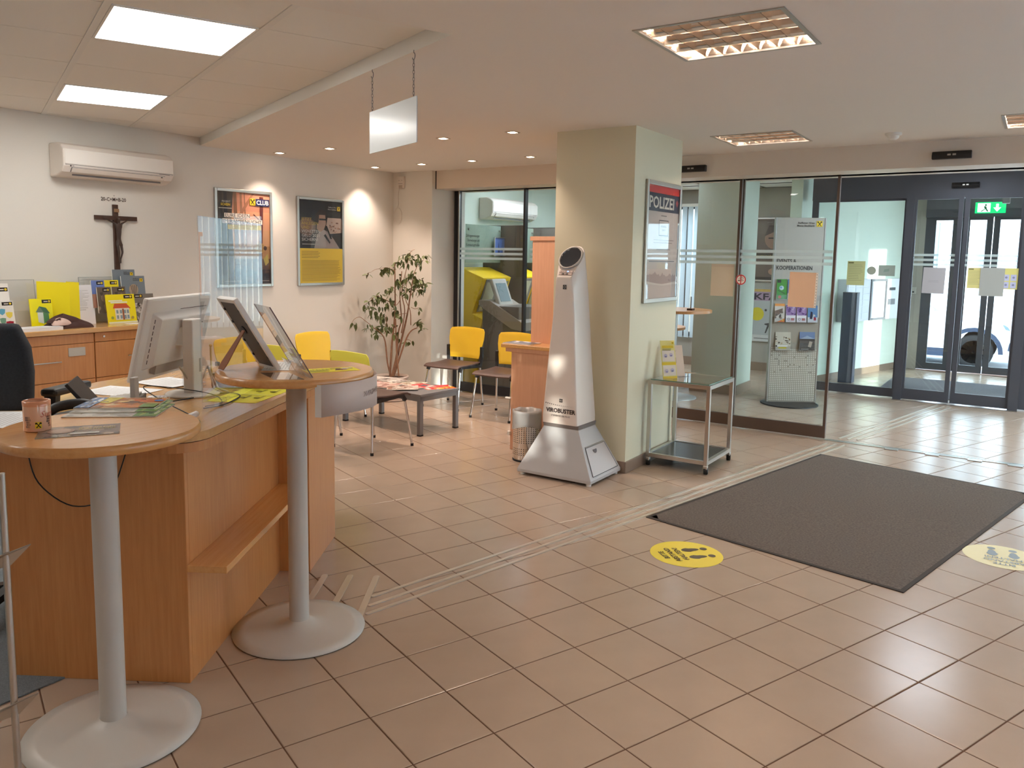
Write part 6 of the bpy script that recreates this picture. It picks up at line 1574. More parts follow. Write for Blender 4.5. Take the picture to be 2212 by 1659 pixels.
top = hood(4.933, 5.135, 2.686, 2.812, 2.662, 2.856, .012, .075)
def ztop(x): return 1.415 + (x - 4.933) / (5.135 - 4.933) * .232
rings.append([(x + .004 * (x > 5.05), y, 1.30) for x, y in hood(4.928, 5.155, 2.668, 2.815, 2.655, 2.848, .012, .03)])
rings.append([(x, y, ztop(x) - .012) for x, y in top])
top2 = hood(4.939, 5.129, 2.692, 2.806, 2.668, 2.850, .011, .07); rings.append([(x, y, ztop(x)) for x, y in top2])
n = len(top); v = [p for rg in rings for p in rg]
body.add(v, [(i * n + j, i * n + (j + 1) % n, (i + 1) * n + (j + 1) % n, (i + 1) * n + j) for i in range(len(rings) - 1) for j in range(n)], 0, True)
body.add(rings[-1], [tuple(range(n))])
obj('tower', body, M['purifier'], t)
# slanted front hood: control strip, round louvre outlet facing the camera
sl = Vector((.202, 0, .232)).normalized(); nrm = Vector((-sl.z, 0, sl.x)); yy = Vector((0, -1, 0))
cen = Vector((5.052, 2.757, ztop(5.052) + .001))
mwp = Matrix(((yy.x, sl.x, nrm.x, cen.x), (yy.y, sl.y, nrm.y, cen.y), (yy.z, sl.z, nrm.z, cen.z), (0, 0, 0, 1)))
oo = obj('outlet_ring', MB().lathe([(.060, 0), (.067, .004), (.069, .012), (.064, .018), (.060, .014), (.058, .0)], 36, cap=False), M['lightgrey'], t); 
oo.matrix_basis = mwp @ Matrix.Diagonal((1.32, 1.52, 1, 1))
o2 = obj('outlet_cavity', MB().lathe([(.059, .004), (.001, .003)], 30, cap=False), M['louvre_dark'], t); o2.matrix_basis = mwp @ Matrix.Diagonal((1.32, 1.52, 1, 1))
for k in range(7):
    v_ = -.078 + k * .026; hw = .076 * sqrt(max(0, 1 - (v_ / .092) ** 2))
    if hw < .01: continue
    bl = MB(); bl.T = mwp @ Matrix.Translation((0, v_, .008)) @ Matrix.Rotation(radians(28), 4, 'X'); bl.box(-hw, -.011, -.001, hw, .011, .001)
    obj('louvre_blade', bl, M['louvre_dark'], t)
cs_ = MB(); cs_.T = mwp
cs_.T = mwp @ Matrix.Translation((.0, -.018, 0)); cs_.box(-.044, -.116, .0005, .062, -.096, .005); cs_.box(-.042, -.135, .0005, .062, -.118, .003)
obj('control_strip', cs_, mat('control_strip', (186, 160, 148), .4), t, bevel=.001)
bt_ = MB(); bt_.T = mwp @ Matrix.Translation((.0, -.018, 0))
for x in (-.035, -.018, -.002, .030): bt_.box(x + .005, -.108, .005, x + .011, -.104, .006)
for x in (-.018, .012): bt_.box(x, -.130, .003, x + .018, -.122, .006)
obj('button', bt_, M['black'], t)
ld = MB(); ld.T = mwp @ Matrix.Translation((.0, -.018, 0)); ld.sphere((.024, -.106, .006), .004, 8); obj('indicator_led', ld, M['blue_led'], t)
# logos on the front (-X) face
px_ = MB()
px_.text('VIROBUSTER', 0, 0, .042, (44, 34, 34), 'CENTER', fit=.235, bold=.0013)
for k in range(15): px_.circ(-.12 + k * .0155, .062 - .012 * sin(k / 14 * 2.2) , .0042 - k * .0002, (40, 34, 34), 8, lift=.00001)
px_.q(-.012, .075, .013, .10, (40, 36, 36)); px_.circ(0, .0875, .008, (190, 180, 172), 12); px_.pg([(-.004, .082), (.006, .086), (.002, .094)], (40, 36, 36))
p3_ = MB(); p3_.text('STERIBASE 300 PLUS', 0, -.028, .018, (70, 60, 58), 'CENTER', fit=.15); l3 = obj('small_lettering', p3_, M['print'], t); l3.matrix_basis = on_x(4.888, 2.722, .470) @ Matrix.Rotation(radians(-2.2), 4, 'X')
lo = obj('lettering', px_, M['print'], t); lo.matrix_basis = on_x(4.888, 2.722, .470) @ Matrix.Rotation(radians(-2.2), 4, 'X')
p2_ = MB(); p2_.q(-.014, 0, .014, .030, (48, 46, 50)); p2_.ring(0, .015, .010, .006, (150, 146, 146), 16)
lo = obj('emblem', p2_, M['print'], t); lo.matrix_basis = on_x(4.9265, 2.735, 1.34) @ Matrix.Rotation(radians(-2.5), 4, 'X')

# waste bin
t = thing('waste_bin', 'perforated chrome waste bin with a clear bag beside the purifier', 'bin', (5.195, 3.185, 0))
obj('body', MB().lathe([(.104, .012), (.106, .02), (.106, .375), (.109, .38), (.109, .385), (.103, .385), (.102, .02), (.001, .018)], 40, cap=False), M['chrome'], t)
obj('foot_ring', MB().lathe([(.107, 0), (.108, .012), (.10, .014)], 32), M['rubber'], t)
hl = MB()
for zr in (.055, .07, .085, .10, .15, .165, .18, .195, .21, .225, .24, .255, .27):
    for k in range(36):
        a = 2 * pi * k / 36; r_ = .1066; da = .003 / r_
        hl.add([(r_ * cos(a - da), r_ * sin(a - da), zr - .003), (r_ * cos(a + da), r_ * sin(a + da), zr - .003), (r_ * cos(a + da), r_ * sin(a + da), zr + .003), (r_ * cos(a - da), r_ * sin(a - da), zr + .003)], [(0, 1, 2, 3)])
o = obj('perforation', hl, M['black'], t); o['kind'] = 'stuff'
bgm = MB(); prof_ = [(.1085, .26), (.111, .30), (.1125, .37), (.112, .392), (.100, .392), (.092, .34), (.07, .25), (.03, .12)]
nn_ = 40; v = []
for i, (r_, z) in enumerate(prof_):
    for j in range(nn_):
        a = 2 * pi * j / nn_; w_ = .0018 * sin(9 * a + i) + (.006 * sin(3 * a + 1) if i == 0 else 0)
        v.append(((r_ + abs(w_) * (1 if i < 4 else -2)) * cos(a), (r_ + abs(w_) * (1 if i < 4 else -2)) * sin(a), z + (.018 * sin(2 * a + .5) if i == 0 else .004 * sin(7 * a) * (i == 3))))
bgm.add(v, [(i * nn_ + j, i * nn_ + (j + 1) % nn_, (i + 1) * nn_ + (j + 1) % nn_, (i + 1) * nn_ + j) for i in range(len(prof_) - 1) for j in range(nn_)], 0, True)
obj('bin_bag', bgm, M['bag'], t, solid=.0006)

# ================================================================== TROLLEY
t = thing('glass_trolley', 'chrome trolley with glass top and black lower shelf on castors', 'trolley', (5.875, 2.135, 0))
hx, hy = .26, .225; s_ = .014
for sx_ in (-1, 1):
    for sy_ in (-1, 1):
        obj('post', B(sx_ * hx - s_, sy_ * hy - s_, .065, sx_ * hx + s_, sy_ * hy + s_, .655), M['steel'], t, bevel=.002)
        cst = obj('castor_fork', MB().box(sx_ * hx - .014, sy_ * hy - .016, .028, sx_ * hx + .014, sy_ * hy + .016, .065), M['chrome'], t, bevel=.003)
        obj('castor_wheel', MB().lathe([(.022, -.016), (.027, -.012), (.027, .012), (.022, .016)], 16), M['rubber'], cst, loc=(sx_ * hx + .006, sy_ * hy, .027)).rotation_euler = (pi / 2, 0, .3)
for z in (.641, .085):
    rl_ = MB(); rl_.box(-hx + s_, -hy - s_, z - .014, hx - s_, -hy + s_, z + .014).box(-hx + s_, hy - s_, z - .014, hx - s_, hy + s_, z + .014).box(-hx - s_, -hy + s_, z - .014, -hx + s_, hy - s_, z + .014).box(hx - s_, -hy + s_, z - .014, hx + s_, hy - s_, z + .014)
    obj('rail', rl_, M['steel'], t)
obj('glass_top', B(-hx, -hy, .657, hx, hy, .664), M['door_glass'], t)
obj('glass_edge', MB().box(-hx, -hy - .001, .657, hx, -hy, .664).box(-hx - .001, -hy, .657, -hx, hy, .664), mat('glass_edge', (120, 160, 140), .1), t)
obj('lower_shelf', B(-hx + s_, -hy + s_, .078, hx - s_, hy - s_, .094), mat('black_shelf', (44, 46, 50), .25), t)
def dr_sched(mb, w_, h_):
    mb.q(0, 0, w_, h_, (238, 226, 140)); mb.q(0, 0, w_, h_ * .06, (232, 200, 50)); mb.q(0, h_ * .36, w_, h_ * .43, (232, 200, 50)); mb.q(w_ * .1, h_ * .80, w_ * .9, h_ * .87, (226, 196, 60))
    mb.q(w_ * .06, h_ * .08, w_ * .94, h_ * .35, (238, 226, 208)); mb.q(w_ * .06, h_ * .45, w_ * .94, h_ * .74, (238, 226, 208)); mb.lines(w_ * .1, w_ * .9, h_ * .78, 2, h_ * .03, h_ * .012, (90, 70, 40), 5)
    for x, y in ((.3, .6), (.68, .62), (.28, .2), (.68, .22)): mb.circ(w_ * x, h_ * y, w_ * .12, (196, 186, 200)); mb.q(w_ * (x - .07), h_ * (y - .03), w_ * (x + .07), h_ * (y - .01), (110, 100, 140))
    xlogo(mb, w_ * .78, h_ * .90, w_ * .14)
t3 = board('notice', 'tall yellow and white hygiene notice leaning on the trolley', 'notice', 5.70, 2.24, .665, .12, .29, .25, dr_sched, yaw=radians(-38), depth=.004, col=(240, 232, 200))
def dr_plain(mb, w_, h_): mb.q(0, 0, w_, h_, (222, 204, 186)); mb.q(w_ * .42, h_ * .42, w_ * .62, h_ * .60, (190, 174, 158)); mb.lines(w_ * .2, w_ * .8, h_ * .84, 2, h_ * .04, h_ * .01, (180, 160, 146), 5)
board('notice', 'pale printed sheet in a clear stand on the trolley', 'notice', 5.86, 2.26, .665, .165, .24, .28, dr_plain, yaw=radians(-38), depth=.004, col=(222, 204, 186))
t = thing('acrylic_stand', 'small clear display stand on the trolley behind the pale sheet', 'stand', (5.93, 2.30, .665), radians(-38))
v = [(-.07, 0, 0), (.07, 0, 0), (.07, .0, .12), (.055, .0, .15), (.05, 0, .20), (.02, .0, .225), (-.07, .0, .235)]
obj('back_panel', MB().add(v, [tuple(range(7))]), M['acrylic'], t, solid=.004); obj('foot', B(-.07, -.12, 0, .07, .0, .003), M['acrylic'], t)

# ================================================================== HANGING SIGN
h1, h2 = Vector((3.083, 2.837, HZ)), Vector((2.895, 2.412, HZ)); dd = (h2 - h1); dd.z = 0; Ls = dd.length; dd.normalize()
t = thing('hanging_sign', 'blank white sign hanging by two chains from the ceiling', 'sign', (h1.x, h1.y, HZ), atan2(dd.y, dd.x))
obj('panel', B(-.03, -.0025, -.41, Ls + .035, .0025, -.205), mat('sign_white', (214, 220, 222), .25, coat=.3), t)
for x in (0, Ls):
    hk = [(x, 0, 0), (x, 0, -.012)] + [(x + .013 * sin(a) - 0, 0, -.027 - .015 * -cos(a)) for a in np.linspace(0, 4.4, 12)]
    ho = obj('hook', MB().tube(hk, .002, 6), M['tblgrey'], t)
    lk = None
    for k in range(11):
        z = -.050 - k * .0155
        pts = [(.0042 * cos(a), 0, .0098 * sin(a)) for a in np.linspace(0, 2 * pi, 11)]
        if lk is None: lk = obj('chain_link', MB().tube(pts, .0013, 5, caps=False), M['tblgrey'], t); o = lk
        else: o = lk.copy(); COL.objects.link(o)
        o.location = (x, 0, z); o.rotation_euler = (0, 0, pi / 2 * (k % 2))

# ================================================================== FLOOR GUIDE STRIPS, MAT, STICKERS
def strip_obj(p, q, w_, label, grp, m='alu'):
    p = Vector((p[0], p[1], 0)); q = Vector((q[0], q[1], 0)); d = (q - p); Ln = d.length; a = atan2(d.y, d.x); r = w_ / 2
    o2_ = [(r + r * cos(t_), r * sin(t_)) for t_ in np.linspace(1.5 * pi, .5 * pi, 7)] + [(Ln - r + r * cos(t_), r * sin(t_)) for t_ in np.linspace(.5 * pi, -.5 * pi, 7)]
    mb = MB().prism(o2_[::-1], .0003, .004)
    return tag(obj('guide_strip', mb, M[m], loc=(p.x, p.y, 0), rz=a, bevel=.0015), label, 'guide strip', grp)
M['strip'] = mat('strip_metal', (206, 196, 182), .35, metal=.55)
A_ = [((2.616, 2.421), (7.26, 1.407), 'hall guide strip nearest the column, longest of three'), ((2.535, 2.366), (7.255, 1.338), 'middle one of the three long hall guide strips'), ((2.467, 2.317), (7.265, 1.268), 'hall guide strip running along the brown mat')]
for p, q, lb in A_: strip_obj(p, q, .020, lb, 'long guide strips across the hall floor', 'strip')
B_ = [((7.50, 1.365), (10.0, .83), 'foyer guide strip nearest the open glass door'), ((7.52, 1.295), (9.95, .76), 'middle one of the three foyer guide strips'), ((7.55, 1.225), (9.9, .69), 'foyer guide strip nearest the picture edge')]
for p, q, lb in B_: strip_obj(p, q, .020, lb, 'guide strips in the foyer floor', 'strip')
cl_ = [((2.675, 2.778), (2.31, 2.55), 'short cross strip at the counter, farthest from the long strips'), ((2.745, 2.676), (2.38, 2.45), 'short cross strip beside the table foot, second from the counter'), ((2.812, 2.566), (2.42, 2.315), 'short cross strip nearest the ends of the long strips')]
for p, q, lb in cl_: strip_obj(p, q, .030, lb, 'short cross strips at the bistro table', 'strip')

mc = [(4.441, 1.865), (4.154, .418), (6.10, -.035), (6.50, -.12), (6.785, 1.365)]
mt = thing('entrance_mat', 'large brown entrance mat before the glass doors', 'mat', (5.47, .87, 0))
a_ = atan2(1.365 - 1.865, 6.785 - 4.441); ex = Vector((cos(a_), sin(a_))); ey = Vector((-ex.y, ex.x)); o0 = Vector(mc[0])
def MP(u, v): p = o0 + ex * u - ey * v; return (p.x - 5.47, p.y - .87)
Lm, Wm = 2.40, 1.475
obj('rubber_edge', MB().prism([MP(0, 0), MP(0, Wm), MP(Lm, Wm), MP(Lm, 0)], .0002, .005), M['mat_edge'], mt, bevel=.002)
gm = MB(); e_ = .022; nx_, ny_ = 40, 26; vs = []; rm_ = random.Random(9)
for j in range(ny_ + 1):
    for i in range(nx_ + 1):
        u = e_ + (Lm - 2 * e_) * i / nx_; v_ = e_ + (Wm - 2 * e_) * j / ny_
        edge = i in (0, nx_) or j in (0, ny_)
        x, y = MP(u, v_); vs.append((x, y, .005 if edge else .010 + .0018 * sin(u * 5 + 1.3 * sin(v_ * 3)) + rm_.uniform(-.0005, .0005)))
fs = [(j * (nx_ + 1) + i, j * (nx_ + 1) + i + 1, (j + 1) * (nx_ + 1) + i + 1, (j + 1) * (nx_ + 1) + i)[::-1] for j in range(ny_) for i in range(nx_)]
obj('pile', gm.add(vs, fs, smooth=True), M['mat'], mt)

def foot_sticker(x, y, ang, label, bgc, ink, small=1.0):
    mb = MB(); mb.zz = .0006; r = .19 * small
    mb.circ(0, 0, r, bgc, 48)
    for sgn in (-1, 1):
        fx_ = sgn * .050
        mb.pg([(fx_ + .028 * cos(a) * (1 if sin(a) > 0 else .72), -.045 + .050 * sin(a)) for a in np.linspace(0, 2 * pi, 20)], ink)
        mb.pg([(fx_ + .020 * cos(a), -.122 + .020 * sin(a)) for a in np.linspace(0, 2 * pi, 14)], ink)
    for s, y_, f_ in (('BITTE', .112, .10), ('ABSTAND', .066, .19), ('HALTEN!', .020, .17)): mb.text(s, -f_ / 2, y_, .040, ink, 'LEFT', bold=.0008, fit=f_)
    return tag(obj('floor_sticker', mb, M['print'], mw=flat(x, y, 0, ang)), label, 'sticker', 'round distance stickers on the floor')
foot_sticker(4.005, 1.445, radians(46), 'yellow round floor sticker with footprints in front of the mat', (234, 214, 70), (74, 62, 40))
foot_sticker(4.98, .05, radians(95), 'washed out cream floor sticker with footprints right of the mat', (226, 218, 170), (128, 142, 150))

# brochure rack close to the camera at the left edge
t = thing('brochure_rack', 'slim metal brochure rack cut by the left picture edge', 'rack', (0, 0, 0))
d0 = Vector((.905, 2.05, 0))
obj('pole', MB().tube([(d0.x, d0.y, .0), (d0.x, d0.y, 1.02)], .0085, 10), M['steel'], t)
obj('base', MB().lathe([(.10, 0), (.10, .006), (.02, .012)], 28), M['steel'], t, loc=(d0.x - .02, d0.y, 0))
for z in (.80, .41):
    tr_w = Vector((.824, -.566, 0)); bw = Vector((.56, .82, 0))
    v = [d0 + tr_w * .055 + bw * .0 + Vector((0, 0, z + .035)), d0 - tr_w * .16 - bw * .05 + Vector((0, 0, z - .02)), d0 - tr_w * .18 - bw * .02 + Vector((0, 0, z - .055)), d0 + tr_w * .01 + bw * .0 + Vector((0, 0, z - .012))]
    obj('leaf_holder', MB().add([tuple(p) for p in v], [(0, 1, 2, 3)]), M['steel'], t, solid=.003)
v = [d0 - Vector((.824, -.566, 0)) * .02 + Vector((0, 0, .395)), d0 - Vector((.824, -.566, 0)) * .12 + Vector((0, 0, .47)), d0 - Vector((.824, -.566, 0)) * .2 + Vector((0, 0, .40)), d0 - Vector((.824, -.566, 0)) * .08 + Vector((0, 0, .33))]
tag(obj('leaflet', MB().add([tuple(p) for p in v], [(0, 1, 2, 3)]), mat_cache((232, 190, 180)), solid=.002), 'pink leaflet in the lower holder of the slim rack', 'leaflet')

# ================================================================== ON THE GLASS
def gpaper(label, x, y0, y1, z0, z1, col, draw=None, tilt_=0.0, name='notice', grp=None):
    w_, h_ = y0 - y1, z1 - z0
    t = thing(name, label, 'notice', group=grp, mw=on_x(x, y0, z0) @ Matrix.Rotation(tilt_, 4, 'Z'))
    obj('sheet', B(0, 0, -.0006, w_, h_, 0), mat_cache(col), t)
    if draw:
        mb = MB(); draw(mb, w_, h_); obj('print', mb, M['print'], t)
    return t
gpaper('blank cream sheet taped on the glass left of the no smoking sign', 7.435, 2.560, 2.345, 1.222, 1.519, (214, 204, 184), lambda mb, w_, h_: mb.q(0, h_ * .91, w_, h_ * .98, (206, 194, 176)))
def dr_rings(mb, w_, h_):
    mb.q(0, 0, w_, h_, (226, 190, 160)); mb.q(w_ * .93, 0, w_, h_, (238, 232, 226))
    for k in range(12): mb.q(w_ * .955, h_ * (.03 + k * .082), w_ * .975, h_ * (.05 + k * .082), (60, 56, 60), .00001)
gpaper('peach coloured sheet in a punched sleeve taped on the sliding glass door', 7.385, 1.838, 1.600, 1.155, 1.462, (226, 196, 170), dr_rings, radians(-1))
ns = MB(); ns.circ(0, 0, .047, (236, 226, 220), 36); ns.ring(0, 0, .046, .037, (190, 30, 40)); ns.q(-.004, -.040, .004, .040, (190, 30, 40)); ns.q(-.026, -.012, -.006, -.004, (40, 36, 36)); ns.q(.006, -.010, .028, -.006, (90, 84, 84)); ns.ring(.012, .014, .012, .0095, (90, 84, 84), 16); ns.ring(-.016, .010, .008, .006, (90, 84, 84), 16)
tag(obj('no_smoking_sticker', ns, M['print'], mw=on_x(7.379, 2.262, 1.380)), 'round red no smoking sticker on the glass door edge', 'sticker')
def dr_tx(mb, w_, h_): mb.q(w_ * .05, h_ * .9, w_ * .35, h_ * .96, (120, 116, 70)); mb.lines(w_ * .08, w_ * .9, h_ * .84, 10, h_ * .07, h_ * .012, (150, 150, 110), 4)
gpaper('olive yellow notice on the inner glass left of the round mark', 10.19, 1.881, 1.690, 1.285, 1.565, (206, 208, 150), dr_tx)
ci = MB(); ci.circ(0, 0, .047, (176, 182, 166), 28); ci.ring(0, 0, .047, .042, (150, 156, 146))
tag(obj('round_sticker', ci, M['print'], mw=on_x(10.19, 1.620, 1.458)), 'grey round sticker on the inner glass between two notices', 'sticker')
gpaper('grey green landscape notice on the inner glass above the mailboxes', 10.19, 1.546, 1.375, 1.40, 1.522, (176, 190, 180), lambda mb, w_, h_: mb.pg([(w_ * .3, h_ * .35), (w_ * .65, h_ * .45), (w_ * .65, h_ * .7), (w_ * .35, h_ * .62)], (150, 172, 160)))
gpaper('light grey sheet on the left leaf of the inner doors', 10.13, 1.085, .868, 1.222, 1.508, (186, 182, 184), lambda mb, w_, h_: mb.lines(w_ * .25, w_ * .75, h_ * .5, 2, h_ * .05, h_ * .008, (150, 146, 150), 4), radians(-1))
gpaper('yellow printed notice on the right leaf of the inner doors', 10.133, .655, .50, 1.29, 1.512, (226, 214, 140), dr_tx)
gpaper('plain grey sheet overlapping two yellow notices on the right leaf', 10.128, .538, .315, 1.212, 1.514, (172, 172, 164))
def dr_yb(mb, w_, h_):
    mb.q(0, 0, w_, h_, (226, 216, 130))
    for x, y in ((.1, .4), (.55, .4), (.1, .05), (.55, .05)): mb.q(w_ * x, h_ * y, w_ * (x + .36), h_ * (y + .3), (196, 196, 222)); mb.circ(w_ * (x + .18), h_ * (y + .16), w_ * .08, (140, 140, 170), 12)
gpaper('yellow and lilac pictogram notice at the right edge of the inner doors', 10.133, .34, .195, 1.29, 1.512, (226, 216, 130), dr_yb)

# ================================================================== FOYER THINGS
# info stand
ia = atan2(1.952 - 2.382, 9.207 - 8.934); ir = Vector((cos(ia), sin(ia), 0))
t = thing('information_stand', 'tall grey information stand with brochures behind the sliding glass', 'display stand', mw=frame_mw((8.955, 2.385, 0), tuple(ir), (0, 0, 1)))
sw_, sh_ = .51, 2.02
obj('panel', B(0, .012, -.05, sw_, sh_, 0), mat('stand_panel', (184, 180, 172), .5), t, bevel=.004)
obj('side_profile', MB().box(-.012, .012, -.055, 0, sh_, .004).box(sw_, .012, -.055, sw_ + .012, sh_, .004), M['alu'], t)
obj('base_plate', MB().lathe([(.30, 0), (.30, .010), (.29, .012)], 44), M['black'], t, loc=(sw_ / 2 - .04, 0, .06)).rotation_euler = (-pi / 2, 0, 0)
mb = MB(); mb.zz = .001
mb.text('EVENTS &', .015, 1.535, .058, (44, 40, 38), bold=.0014, fit=.21); mb.text('KOOPERATIONEN', .015, 1.462, .058, (44, 40, 38), bold=.0014, fit=.385)
mb.text('Raiffeisen Wien', .40, 1.955, .028, (60, 54, 50), 'RIGHT', bold=.0004); mb.text('Meine Stadtbank', .40, 1.925, .028, (60, 54, 50), 'RIGHT', bold=.0004); xlogo(mb, .42, 1.925, .062)
obj('heading', mb, M['print'], t)
dt = MB(); dt.zz = .0006; rd = random.Random(2)
for j in range(30):
    for i in range(24):
        y = .03 + j * .0205; x = .012 + i * .0207
        if j > 26 and rd.random() < .35 + .2 * (j - 26): continue
        if j > 14 and rd.random() < .08: continue
        dt.q(x, y, x + .0115, y + .0115, (222, 216, 202), .0)
obj('dot_pattern', dt, M['print'], t)
obj('lower_field', B(.0, .012, -.0004, sw_, .95, .0004), mat('stand_lower', (156, 148, 136), .55), t)
def brochure(name, label, u, y, w_, h_, draw, zf=.028):
    b_ = thing(name, label, 'brochure', group='brochures on the information stand', mw=t.matrix_world @ Matrix.Translation((u, y, zf)) @ Matrix.Rotation(radians(-6), 4, 'X'))
    obj('pages', B(0, 0, -.004, w_, h_, 0), mat_cache((224, 220, 214)), b_)
    mb = MB(); draw(mb, w_, h_); obj('cover', mb, M['gloss_print'], b_)
def d_green(mb, w_, h_): mb.q(0, 0, w_, h_, (70, 150, 60)); mb.q(w_ * .06, h_ * .82, w_ * .42, h_ * .97, (40, 50, 40)); mb.circ(w_ * .48, h_ * .56, w_ * .22, (200, 220, 230)); mb.circ(w_ * .42, h_ * .58, w_ * .1, (110, 160, 200)); mb.pg([(w_ * .1, h_ * .42), (w_ * .8, h_ * .24), (w_ * .82, h_ * .30), (w_ * .14, h_ * .46)], (36, 90, 40)); mb.circ(w_ * .3, h_ * .1, w_ * .16, (214, 90, 40))
def d_orange(mb, w_, h_): mb.q(0, 0, w_, h_, (206, 196, 186)); mb.q(0, h_ * .86, w_, h_, (232, 150, 60)); mb.pg([(0, h_ * .25), (w_ * .8, h_ * .55), (w_ * .8, h_ * .75), (0, h_ * .6)], (110, 84, 70)); patches(mb, w_, h_, [(90, 70, 60), (150, 120, 100), (60, 50, 46)], 12, 6, .2, .4, (0, h_ * .15, w_ * .85, h_ * .6)); mb.pg([(w_ * .2, 0), (w_, 0), (w_, h_ * .2)], (236, 120, 40)); mb.circ(w_ * .8, h_ * .1, w_ * .08, (236, 200, 60))
def d_purple(mb, w_, h_): mb.q(0, 0, w_, h_, (232, 226, 232)); mb.q(0, h_ * .4, w_, h_, (150, 120, 170)); patches(mb, w_, h_, [(120, 80, 150), (190, 170, 200), (90, 60, 120), (170, 140, 190)], 20, 8, .2, .5, (0, h_ * .42, w_, h_)); mb.ring(w_ * .28, h_ * .18, w_ * .13, w_ * .09, (120, 100, 110), 14); mb.q(w_ * .52, h_ * .1, w_ * .86, h_ * .24, (196, 120, 120))
def d_bluefig(mb, w_, h_): mb.q(0, 0, w_, h_, (96, 134, 178)); mb.q(0, 0, w_, h_ * .3, (222, 224, 230)); mb.pg([(w_ * .2, h_ * .2), (w_ * .3, h_ * .65), (w_ * .5, h_ * .6), (w_ * .48, h_ * .2)], (40, 44, 70)); mb.q(w_ * .6, h_ * .12, w_ * .85, h_ * .3, (170, 50, 70)); mb.pg([(w_ * .5, h_ * .3), (w_ * .6, h_ * .5), (w_ * .8, h_ * .4)], (220, 210, 200))
def d_town(mb, w_, h_): mb.q(0, 0, w_, h_, (196, 186, 168)); patches(mb, w_, h_, [(120, 100, 80), (80, 64, 52), (170, 150, 120), (200, 190, 170), (60, 50, 44)], 30, 17, .08, .3, (0, h_ * .2, w_, h_ * .75)); mb.q(w_ * .12, h_ * .2, w_ * .8, h_ * .28, (226, 222, 214)); mb.q(w_ * .2, h_ * .1, w_ * .72, h_ * .18, (226, 206, 50))
def d_photo(mb, w_, h_): mb.q(0, 0, w_, h_, (90, 84, 80)); mb.q(0, h_ * .6, w_, h_, (110, 130, 166)); mb.pg([(0, h_ * .6), (w_ * .5, h_ * .8), (w_, h_ * .62)], (150, 166, 190)); mb.q(0, h_ * .52, w_, h_ * .62, (70, 64, 60)); mb.pg([(w_ * .55, h_ * .2), (w_ * .65, h_ * .5), (w_ * .85, h_ * .46), (w_ * .75, h_ * .15)], (176, 160, 146)); mb.q(w_ * .1, h_ * .05, w_ * .6, h_ * .08, (210, 206, 200))
brochure('brochure', 'green brochure with a globe on the information stand', .028, 1.145, .11, .215, d_green)
brochure('brochure', 'blue brochure right of the green one, mostly behind the peach sheet', .147, 1.145, .11, .215, d_bluefig)
brochure('brochure', 'orange and brown brochure under the green one', .022, .895, .105, .20, d_orange)
brochure('brochure', 'left one of two equal purple brochures on the stand', .142, .895, .105, .185, d_purple)
brochure('brochure', 'right one of two equal purple brochures on the stand', .258, .895, .105, .185, d_purple)
brochure('brochure', 'blue brochure with a skier right of the purple pair', .376, .895, .105, .185, d_bluefig)
brochure('brochure', 'town view brochure at the lower left of the stand', .045, .585, .165, .20, d_town)
brochure('brochure', 'dark landscape photo brochure at the lower right of the stand', .305, .59, .165, .20, d_photo)
pk = MB()
for y, xs in ((1.14, (.02, .14, .26, .38)), (.89, (.015, .135, .25, .37)), (.58, (.035, .295))):
    for x in xs:
        wq = .125 if y > .7 else .19
        pk.box(x, y - .004, .002, x + wq, y, .034); pk.box(x, y, .031, x + wq, y + .05, .034)
obj('pocket', pk, M['acrylic'], t)

# posters on the far wall
def dr_f1(mb, x0, y0, x1, y1):
    w_, h_ = x1 - x0, y1 - y0; X = lambda a: x0 + a * w_; Y = lambda b: y0 + b * h_
    mb.q(x0, y0, x1, y1, (110, 94, 86)); mb.circ(X(.45), Y(.68), w_ * .24, (160, 126, 108), 20, h_ * .17); mb.pg([(X(.2), Y(.72)), (X(.3), Y(.9)), (X(.6), Y(.9)), (X(.7), Y(.74)), (X(.45), Y(.8))], (84, 70, 64)); mb.q(X(.3), Y(.68), X(.7), Y(.70), (30, 26, 26))
    mb.q(x0, Y(.34), x1, Y(.44), (60, 52, 46)); mb.text('AUSKOMMEN', X(.03), Y(.36), h_ * .07, (206, 190, 80), sx=.8); mb.text('EN.', X(.05), Y(.26), h_ * .06, (226, 220, 210)); mb.circ(X(.55), Y(.14), w_ * .22, (176, 140, 120), 16, h_ * .07); mb.q(x0, y0, x1, Y(.05), (60, 50, 46))
poster(on_x(11.487, 3.36, 1.26), .62, .89, 'poster of a man in glasses on the far foyer wall', dr_f1, fw=.025, refl=.5)
def dr_f2(mb, x0, y0, x1, y1):
    w_, h_ = x1 - x0, y1 - y0; X = lambda a: x0 + a * w_; Y = lambda b: y0 + b * h_
    mb.q(x0, y0, x1, y1, (190, 196, 200)); mb.q(x0, Y(.78), x1, Y(1), (176, 150, 176)); mb.q(x0, Y(.95), x1, Y(1), (226, 190, 110)); mb.text('KFAHR', X(.0), Y(.80), h_ * .17, (48, 34, 60), fit=w_ * .98, bold=.003)
    mb.circ(X(.1), Y(.52), w_ * .16, (226, 210, 50), 20); mb.circ(X(.5), Y(.33), w_ * .22, (60, 60, 64), 20, h_ * .03); mb.pg([(X(.36), Y(.33)), (X(.30), Y(.16)), (X(.33), Y(.16)), (X(.41), Y(.33))], (60, 60, 64)); mb.pg([(X(.60), Y(.33)), (X(.68), Y(.16)), (X(.71), Y(.16)), (X(.65), Y(.33))], (60, 60, 64))
    for x, y in ((.45, .68), (.3, .60), (.62, .52)): mb.circ(X(x), Y(y), w_ * .03, (60, 56, 60), 8)
    mb.q(x0, Y(0), x1, Y(.12), (220, 222, 222)); mb.lines(X(.05), X(.9), Y(.06), 1, .02, .012, (130, 130, 130))
poster(on_x(11.487, 3.33, .42), .60, .74, 'pale poster with purple letters under the man in glasses', dr_f2, fw=.004, refl=.3)

